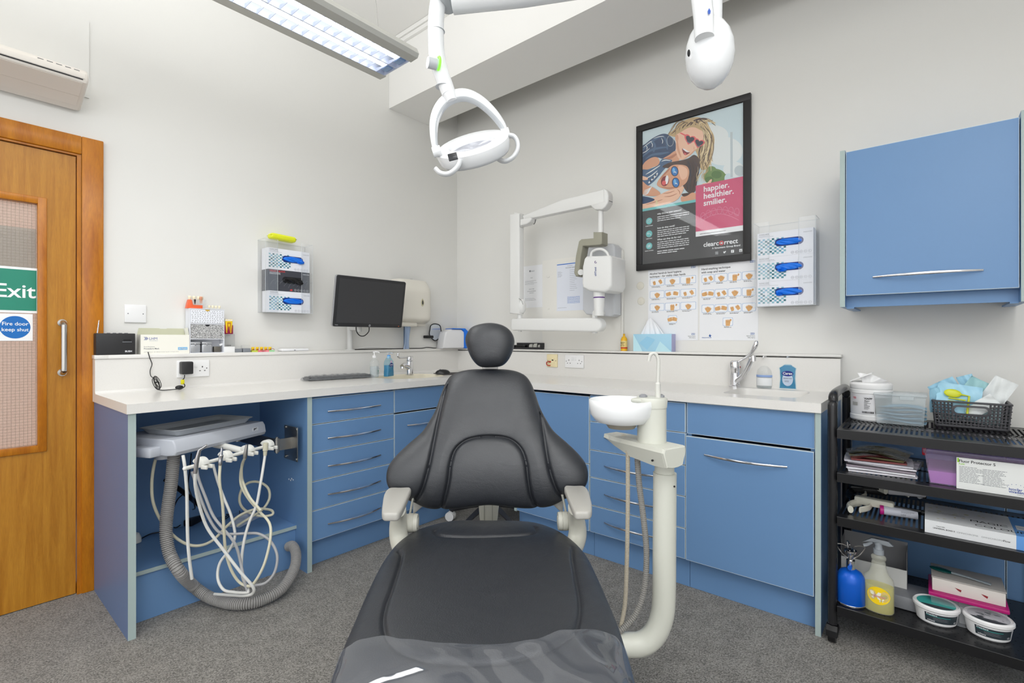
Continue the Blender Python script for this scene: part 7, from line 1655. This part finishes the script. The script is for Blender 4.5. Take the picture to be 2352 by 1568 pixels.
gun('grey dispensing gun pointing at the flat kit box', 2078, 1165, -160, mat('gun_grey', (186, 186, 190), .4), .03)
p = sh(2068, 1188, 2); t = thing('material_cartridge', 'pale cartridge with magenta ring among the dispensing guns', 'cartridge', (p.x, p.y, ZS[2]+.001), RW+radians(8))
MB().cyl((-.05, 0, .018), (.05, 0, .018), .0165, n=20).build('barrel', mat('cartridge_pale', (200, 202, 212), .35), t); MB().cyl((-.062, 0, .018), (-.0505, 0, .018), .0175, n=20).build('magenta_ring', mat('ring_magenta', (190, 30, 130), .4), t); MB().text('LOT', .0, .012, -.0168, .008, 0, .02).dashes(.0, .026, .04, 2, .004, -.0166, .001, 0, 2).build('label_print', greyink, t)
p = sh(2215, 1222, 2); fx = TX+.02
yl0 = pR(2124, 1200, fx).y; t = thing('kit_box', 'flat white kit box with light blue end, third shelf', 'carton', (fx, yl0-.138, ZS[2]+.0008), RW)
w_ = .138; h_ = .044
m = MB().box(-w_, w_*.62, 0, .22, 0, h_, 0).box(w_*.62, w_, 0, .22, 0, h_, 1); y = -.0004
kx_ = lambda px: yl0-pR(px, 1230, fx).y-w_
m.text('TOKUYAMA', kx_(2150), .026, y, .0042, 2, .01).text('UNIVERSAL BOND II', kx_(2143), .018, y, .0062, 2, .02).text('OMNICHROMA', kx_(2198), .017, y, .0075, 3, .0).text('OMNICHROMA', kx_(2254), .017, y, .0075, 3, .0).text('Flow', kx_(2304), .017, y, .0085, 2, .01)
TM = Matrix.Translation((0, 0, h_+.0004)) @ Matrix.Rotation(radians(-90), 4, 'X')
m.text('COLOUR', -.01, .03, 0, .03, 2, 0, M=TM @ Matrix.Rotation(radians(-0), 4, 'Y')).text('MAGIC', -.02, .075, 0, .03, 2, 0, M=TM).dashes(-.13, .12, .14, 3, .008, 0, .0025, 3, 3, M=TM)
for i in range(14): r2 = random.Random(i); m.poly(ell(-.15+r2.uniform(0, .2), .02+r2.uniform(0, .17), r2.uniform(.002, .008), r2.uniform(.002, .006), 10), 0, 4, M=TM)
m.flat(w_*.68, w_*.95, .07, .12, 0, 0, M=TM).text('Universal', w_*.7, .088, -.0004, .01, 5, .01, M=TM)
m.build('carton', [mat('kit_white', (220, 222, 224), .35), mat('kit_blue', (96, 150, 214), .35), ink, mat('kit_grey', (150, 152, 154), .5), mat('kit_stain', (196, 192, 150), .5), blueink], t)
# ---- bottom shelf
t = lay_thing('gas_burner', 'blue gas canister with small camping burner, bottom shelf', 'gas burner', 1950, 1388, 3); t.scale = (1.02, 1.02, 1.22); t.location.x += .014; t.location.y -= .004
MB().lathe([(.0001, 0), (.042, 0), (.0455, .004), (.0455, .07), (.044, .086), (.034, .1), (.016, .108), (.0001, .109)], 36, 0).lathe([(.046, .002), (.0465, .005), (.0465, .007), (.046, .008)], 36, 1).build('canister', [mat('canister_blue', (14, 92, 200), .3, .1), chrome], t, ang=.8)
m = MB().cyl((0, 0, .108), (0, 0, .135), .014, n=18).cyl((0, 0, .135), (0, 0, .152), .009, n=14).lathe([(.009, .152), (.02, .16), (.02, .166), (.0001, .168)], 20)
m.build('burner_head', chrome, t)
m = MB()
for a in (20, 110, 200, 290): a = radians(a); m.tube(smooth_path([(.01*cos(a), .01*sin(a), .14), (.03*cos(a), .03*sin(a), .155), (.045*cos(a), .045*sin(a), .178), (.03*cos(a), .03*sin(a), .182), (.012*cos(a), .012*sin(a), .178)], 4), .0018, 6)
m.build('pot_support', steel, t)
MB().cyl((0, -.014, .12), (0, -.034, .12), .007, n=12).build('valve_knob', MATS['canister_blue'], t)
t = lay_thing('trigger_spray_bottle', 'clear spray bottle of yellow liquid with round butterfly label', 'bottle', 2018, 1402, 3, RW+radians(-4)); t.scale = (1, 1, 1.06)
bx_ = [(.0, 0), (.043, 0), (.047, .006), (.047, .10), (.043, .118), (.03, .132), (.024, .15), (.021, .172), (.019, .176), (.023, .18), (.023, .19), (.018, .195), (.014, .2)]
MB().lathe([(max(.0001, a), b) for a, b in bx_], 36, 0, None, 1, .62).build('bottle', clear('spray_plastic', haze=.3, rough=.12, hcol=(215, 216, 200)), t, ang=.9)
MB().lathe([(.0001, .002), (.042, .002), (.0455, .007), (.0455, .092), (.0001, .092)], 36, 0, None, 1, .61).build('liquid', mat('liquid_yellow', (224, 214, 76), .2, trans=.25, ior=1.33), t)
sg = mat('sprayer_grey', (150, 156, 162), .35)
m = MB().cyl((0, 0, .198), (0, 0, .215), .0165, n=20).tube([(0, 0, .214), (0, 0, .228), (-.004, 0, .238)], [.013, .011, .012], 14).prism([(-.05, .228), (-.02, .25), (.03, .25), (.045, .236), (.03, .232), (.0, .236), (-.024, .236)], -.008, .008, 'y', bev=.003); m.build('trigger_head', sg, t)
m = MB().tube(smooth_path([(-.02, 0, .235), (-.034, 0, .222), (-.046, 0, .216)], 4), [(.006, .003)]*9, 8); m.build('trigger', sg, t)
m = MB(); P = ell(.003, .062, .034, .03, 36); yc = lambda x: -.0292*sqrt(max(0, 1-(x/.047)**2))-.0006
m.add([(x, yc(x), z) for x, z in P]+[(.003, yc(.003), .062)], [(i, (i+1) % 36, 36) for i in range(36)], 0)
for sx_, (bx0, bz0) in ((1, (-.005, .062)), (.5, (.012, .048))):
    for s_ in (-1, 1):
        m.add([(bx0+s_*a*sx_, yc(bx0+s_*a*sx_)-.0008, bz0+b*sx_) for a, b in ((0, 0), (.008, .013), (.017, .012), (.015, .002), (.006, -.001))], [(0, 1, 2, 3, 4)], 1).add([(bx0+s_*a*sx_, yc(bx0+s_*a*sx_)-.0008, bz0+b*sx_) for a, b in ((0, 0), (.007, -.002), (.013, -.008), (.007, -.012))], [(0, 1, 2, 3)], 1)
m.text('blossom', -.012, .058, -.031, .011, 2, .02)
m.build('round_label', [mat('label_yellow', (250, 212, 20), .45), mat('butterfly_cream', (240, 238, 214), .5), mat('butterfly_pink', (226, 150, 150), .5)], t)
t = thing('open_carton', 'open white carton standing behind the spray bottle, bottom shelf', 'carton', (TX+.2, sh(2020, 1345, 3).y+.02, ZS[3]+.0008), RW)
MB().box(-.10, .11, 0, .0012, .0, .12, 0).box(-.10, .11, .09, .0912, 0, .20, 1).box(.1088, .11, .0012, .09, 0, .19, 1).box(-.10, -.0988, .0012, .09, 0, .19, 1).box(-.0988, .1088, .0012, .09, 0, .0012, 1).build('carton', [mat('carton_dull_white', (206, 206, 202), .6), mat('carton_inside_grey', (120, 120, 122), .7)], t)
t = thing('grey_folder_case', 'grey plastic document case lying behind the red box', 'case', (TX+.17, sh(2085, 1380, 3).y-.015, ZS[3]+.0008), RW)
m = MB().box(-.06, .06, -.045, .10, 0, .05, bev=.008)
for i in range(5): m.box(-.055+i*.02, -.045+i*.02, -.0465, -.044, .02, .026)
m.build('case_shell', mat('folder_grey', (130, 132, 136), .4), t)
t = thing('red_pen_box', 'narrow red box lying at the shelf front beside spray bottle', 'box', (sh(2080, 1400, 3).x+.02, sh(2085, 1398, 3).y, ZS[3]+.0008), RW+radians(-4))
m = MB().box(-.055, .05, -.012, .012, 0, .02, bev=.002).dashes(-.02, .012, .05, 1, .003, -.0124, .003, 1, 4); m.build('box_body', [mat('box_red', (190, 24, 26), .35), wink], t)
px_ = sh(2215, 1400, 3)
t = thing('pink_lid_box', 'clear plastic box with magenta lid on the bottom shelf', 'box', (TX+.19, pR(2222, 1350, TX+.12).y, ZS[3]+.0008), RW)
mg = mat('lid_magenta', (176, 24, 110), .35); W_ = .098
MB().add([(x*k, y*k, z) for z, k in ((0, .9), (.088, 1)) for x, y in ((-W_, -.08), (W_, -.08), (W_, .08), (-W_, .08))], [(0, 1, 2, 3), (0, 1, 5, 4), (1, 2, 6, 5), (2, 3, 7, 6), (3, 0, 4, 7)]).build('box_body', clear('storage_clear', haze=.14, rough=.08), t)
MB().box(-W_-.006, W_+.006, -.086, .086, .0885, .103, bev=.004).build('magenta_lid', mg, t)
MB().box(-.02, W_*.8, -.05, .05, .003, .06).build('inner_packet', mat('packet_grey', (150, 150, 150), .6), t)
t2 = thing('white_lidded_box', 'white card box on the magenta lid', 'box', (t.location.x+.005, t.location.y+.0, ZS[3]+.1045), RW+radians(1)); t2.scale = (.9, 1, 1)
m = MB().box(-.105, .105, -.07, .06, 0, .045, bev=.001); y = -.0706
for x in (-.03, .045): m.add([(x-.008, -.0706, .026), (x+.012, -.0706, .022), (x+.01, -.0706, .014), (x+.002, -.0706, .018)], [(0, 1, 2, 3)], 1)
m.build('box_body', [mat('box_cream', (220, 214, 208), .5), mat('tab_red', (140, 30, 40), .5)], t2)
MB().box(-.107, .107, -.0725, .0625, .0455, .05, bev=.001).build('box_lid', mat('lid_grey', (176, 172, 168), .5), t2)
t3 = thing('mixing_spoon', 'dark green and clear plastic spoon lying on the white box', 'spoon', (t2.location.x-.02, t2.location.y+.02, ZS[3]+.156), RW+radians(-16))
MB().ball((-.05, 0, .004), .034, .018, .006).build('spoon_bowl', mat('spoon_green', (10, 70, 68), .2), t3); MB().tube([(-.02, 0, .005), (.03, 0, .006), (.085, 0, .005)], [(.004, .007), (.003, .005), (.003, .008)], 10, sq=(0, 0, 1)).build('spoon_handle', mat('spoon_grey', (150, 160, 166), .25), t3)
def putty(label, px, py, teal_lid, rz_):
    p = sh(px, py, 3); t = thing('putty_tub', label, 'tub', (p.x, p.y, ZS[3]+.0008), RW+radians(rz_)); t.scale = (1.3, 1.3, 1.3)
    MB().lathe([(.0001, 0), (.038, 0), (.042, .004), (.047, .036), (.0475, .04)], 48, 0, None, 1.0, .92).build('tub_body', wplastic, t)
    MB().lathe([(.0485, .038), (.0505, .04), (.0505, .046), (.047, .05), (.0455, .0475), (.0001, .0475)], 48, 0, None, 1.0, .92).build('lid', wplastic, t, ang=.5)
    m = MB(); m.add([(x, y*.92, .0479) for x, y in ell(0, 0, .0415, .0415, 40)], [tuple(range(40))], 0 if teal_lid else 1)
    if not teal_lid:
        for i in range(14): q = random.Random(i); a = q.uniform(0, 6.28); rr_ = q.uniform(.0, .03); m.add([(rr_*cos(a)+x, rr_*sin(a)*.9+y, .0482) for x, y in ell(0, 0, q.uniform(.002, .009), q.uniform(.002, .005), 9)], [tuple(range(9))], 2+(i % 2))
    m.add([(x, y*.92, .0484) for x, y in [(.0412*cos(radians(a)), .0412*sin(radians(a))) for a in range(-150, -29, 10)]], [tuple(range(13))], 3)
    m.build('lid_print', [mat('putty_teal', (60, 168, 160), .4), mat('putty_silver', (190, 192, 196), .4), mat('putty_grey', (140, 142, 146), .4), mat('putty_dark', (56, 66, 70), .4)], t)
    m = MB(); N_ = 24
    def lp(a, z, k=0): rb = .042+.0052*(z-.004)/.034+.0006+k; return (rb*cos(radians(a)), rb*sin(radians(a))*.92, z)
    def patch(a0, a1, z0, z1, mi, k=0): m.add([lp(a0+(a1-a0)*i/N_, z, k) for z in (z0, z1) for i in range(N_+1)], [(i, i+1, N_+2+i, N_+1+i) for i in range(N_)], mi)
    patch(235, 335, .010, .033, 0); patch(240, 305, .0262, .0275, 1, .0004); patch(240, 270, .0, .0, 1) if 0 else None
    for s, a, z, sz, mi in (('President', 240, .028, .006, 2), ('coltene', 242, .0125, .0055, 2), ('CE', 318, .013, .006, 2)):
        v, f = text_geo(s, sz, .02, 'LEFT'); m.add([lp(a+degrees_(x/.046), z+yv, .0007) for x, yv, _ in v], f, mi)
    for i in range(4): patch(258, 300-(i*5) % 9, .0165+i*.0024, .0172+i*.0024, 3, .0005)
    m.build('side_label', [mat('putty_label', (52, 62, 68), .4), MATS['putty_teal'], wink, greyink], t)
degrees_ = math.degrees
putty('white putty tub with teal lid label at the shelf front', 2150, 1424, True, 4)
putty('white putty tub with silver lid label nearest the right edge', 2270, 1457, False, -2)
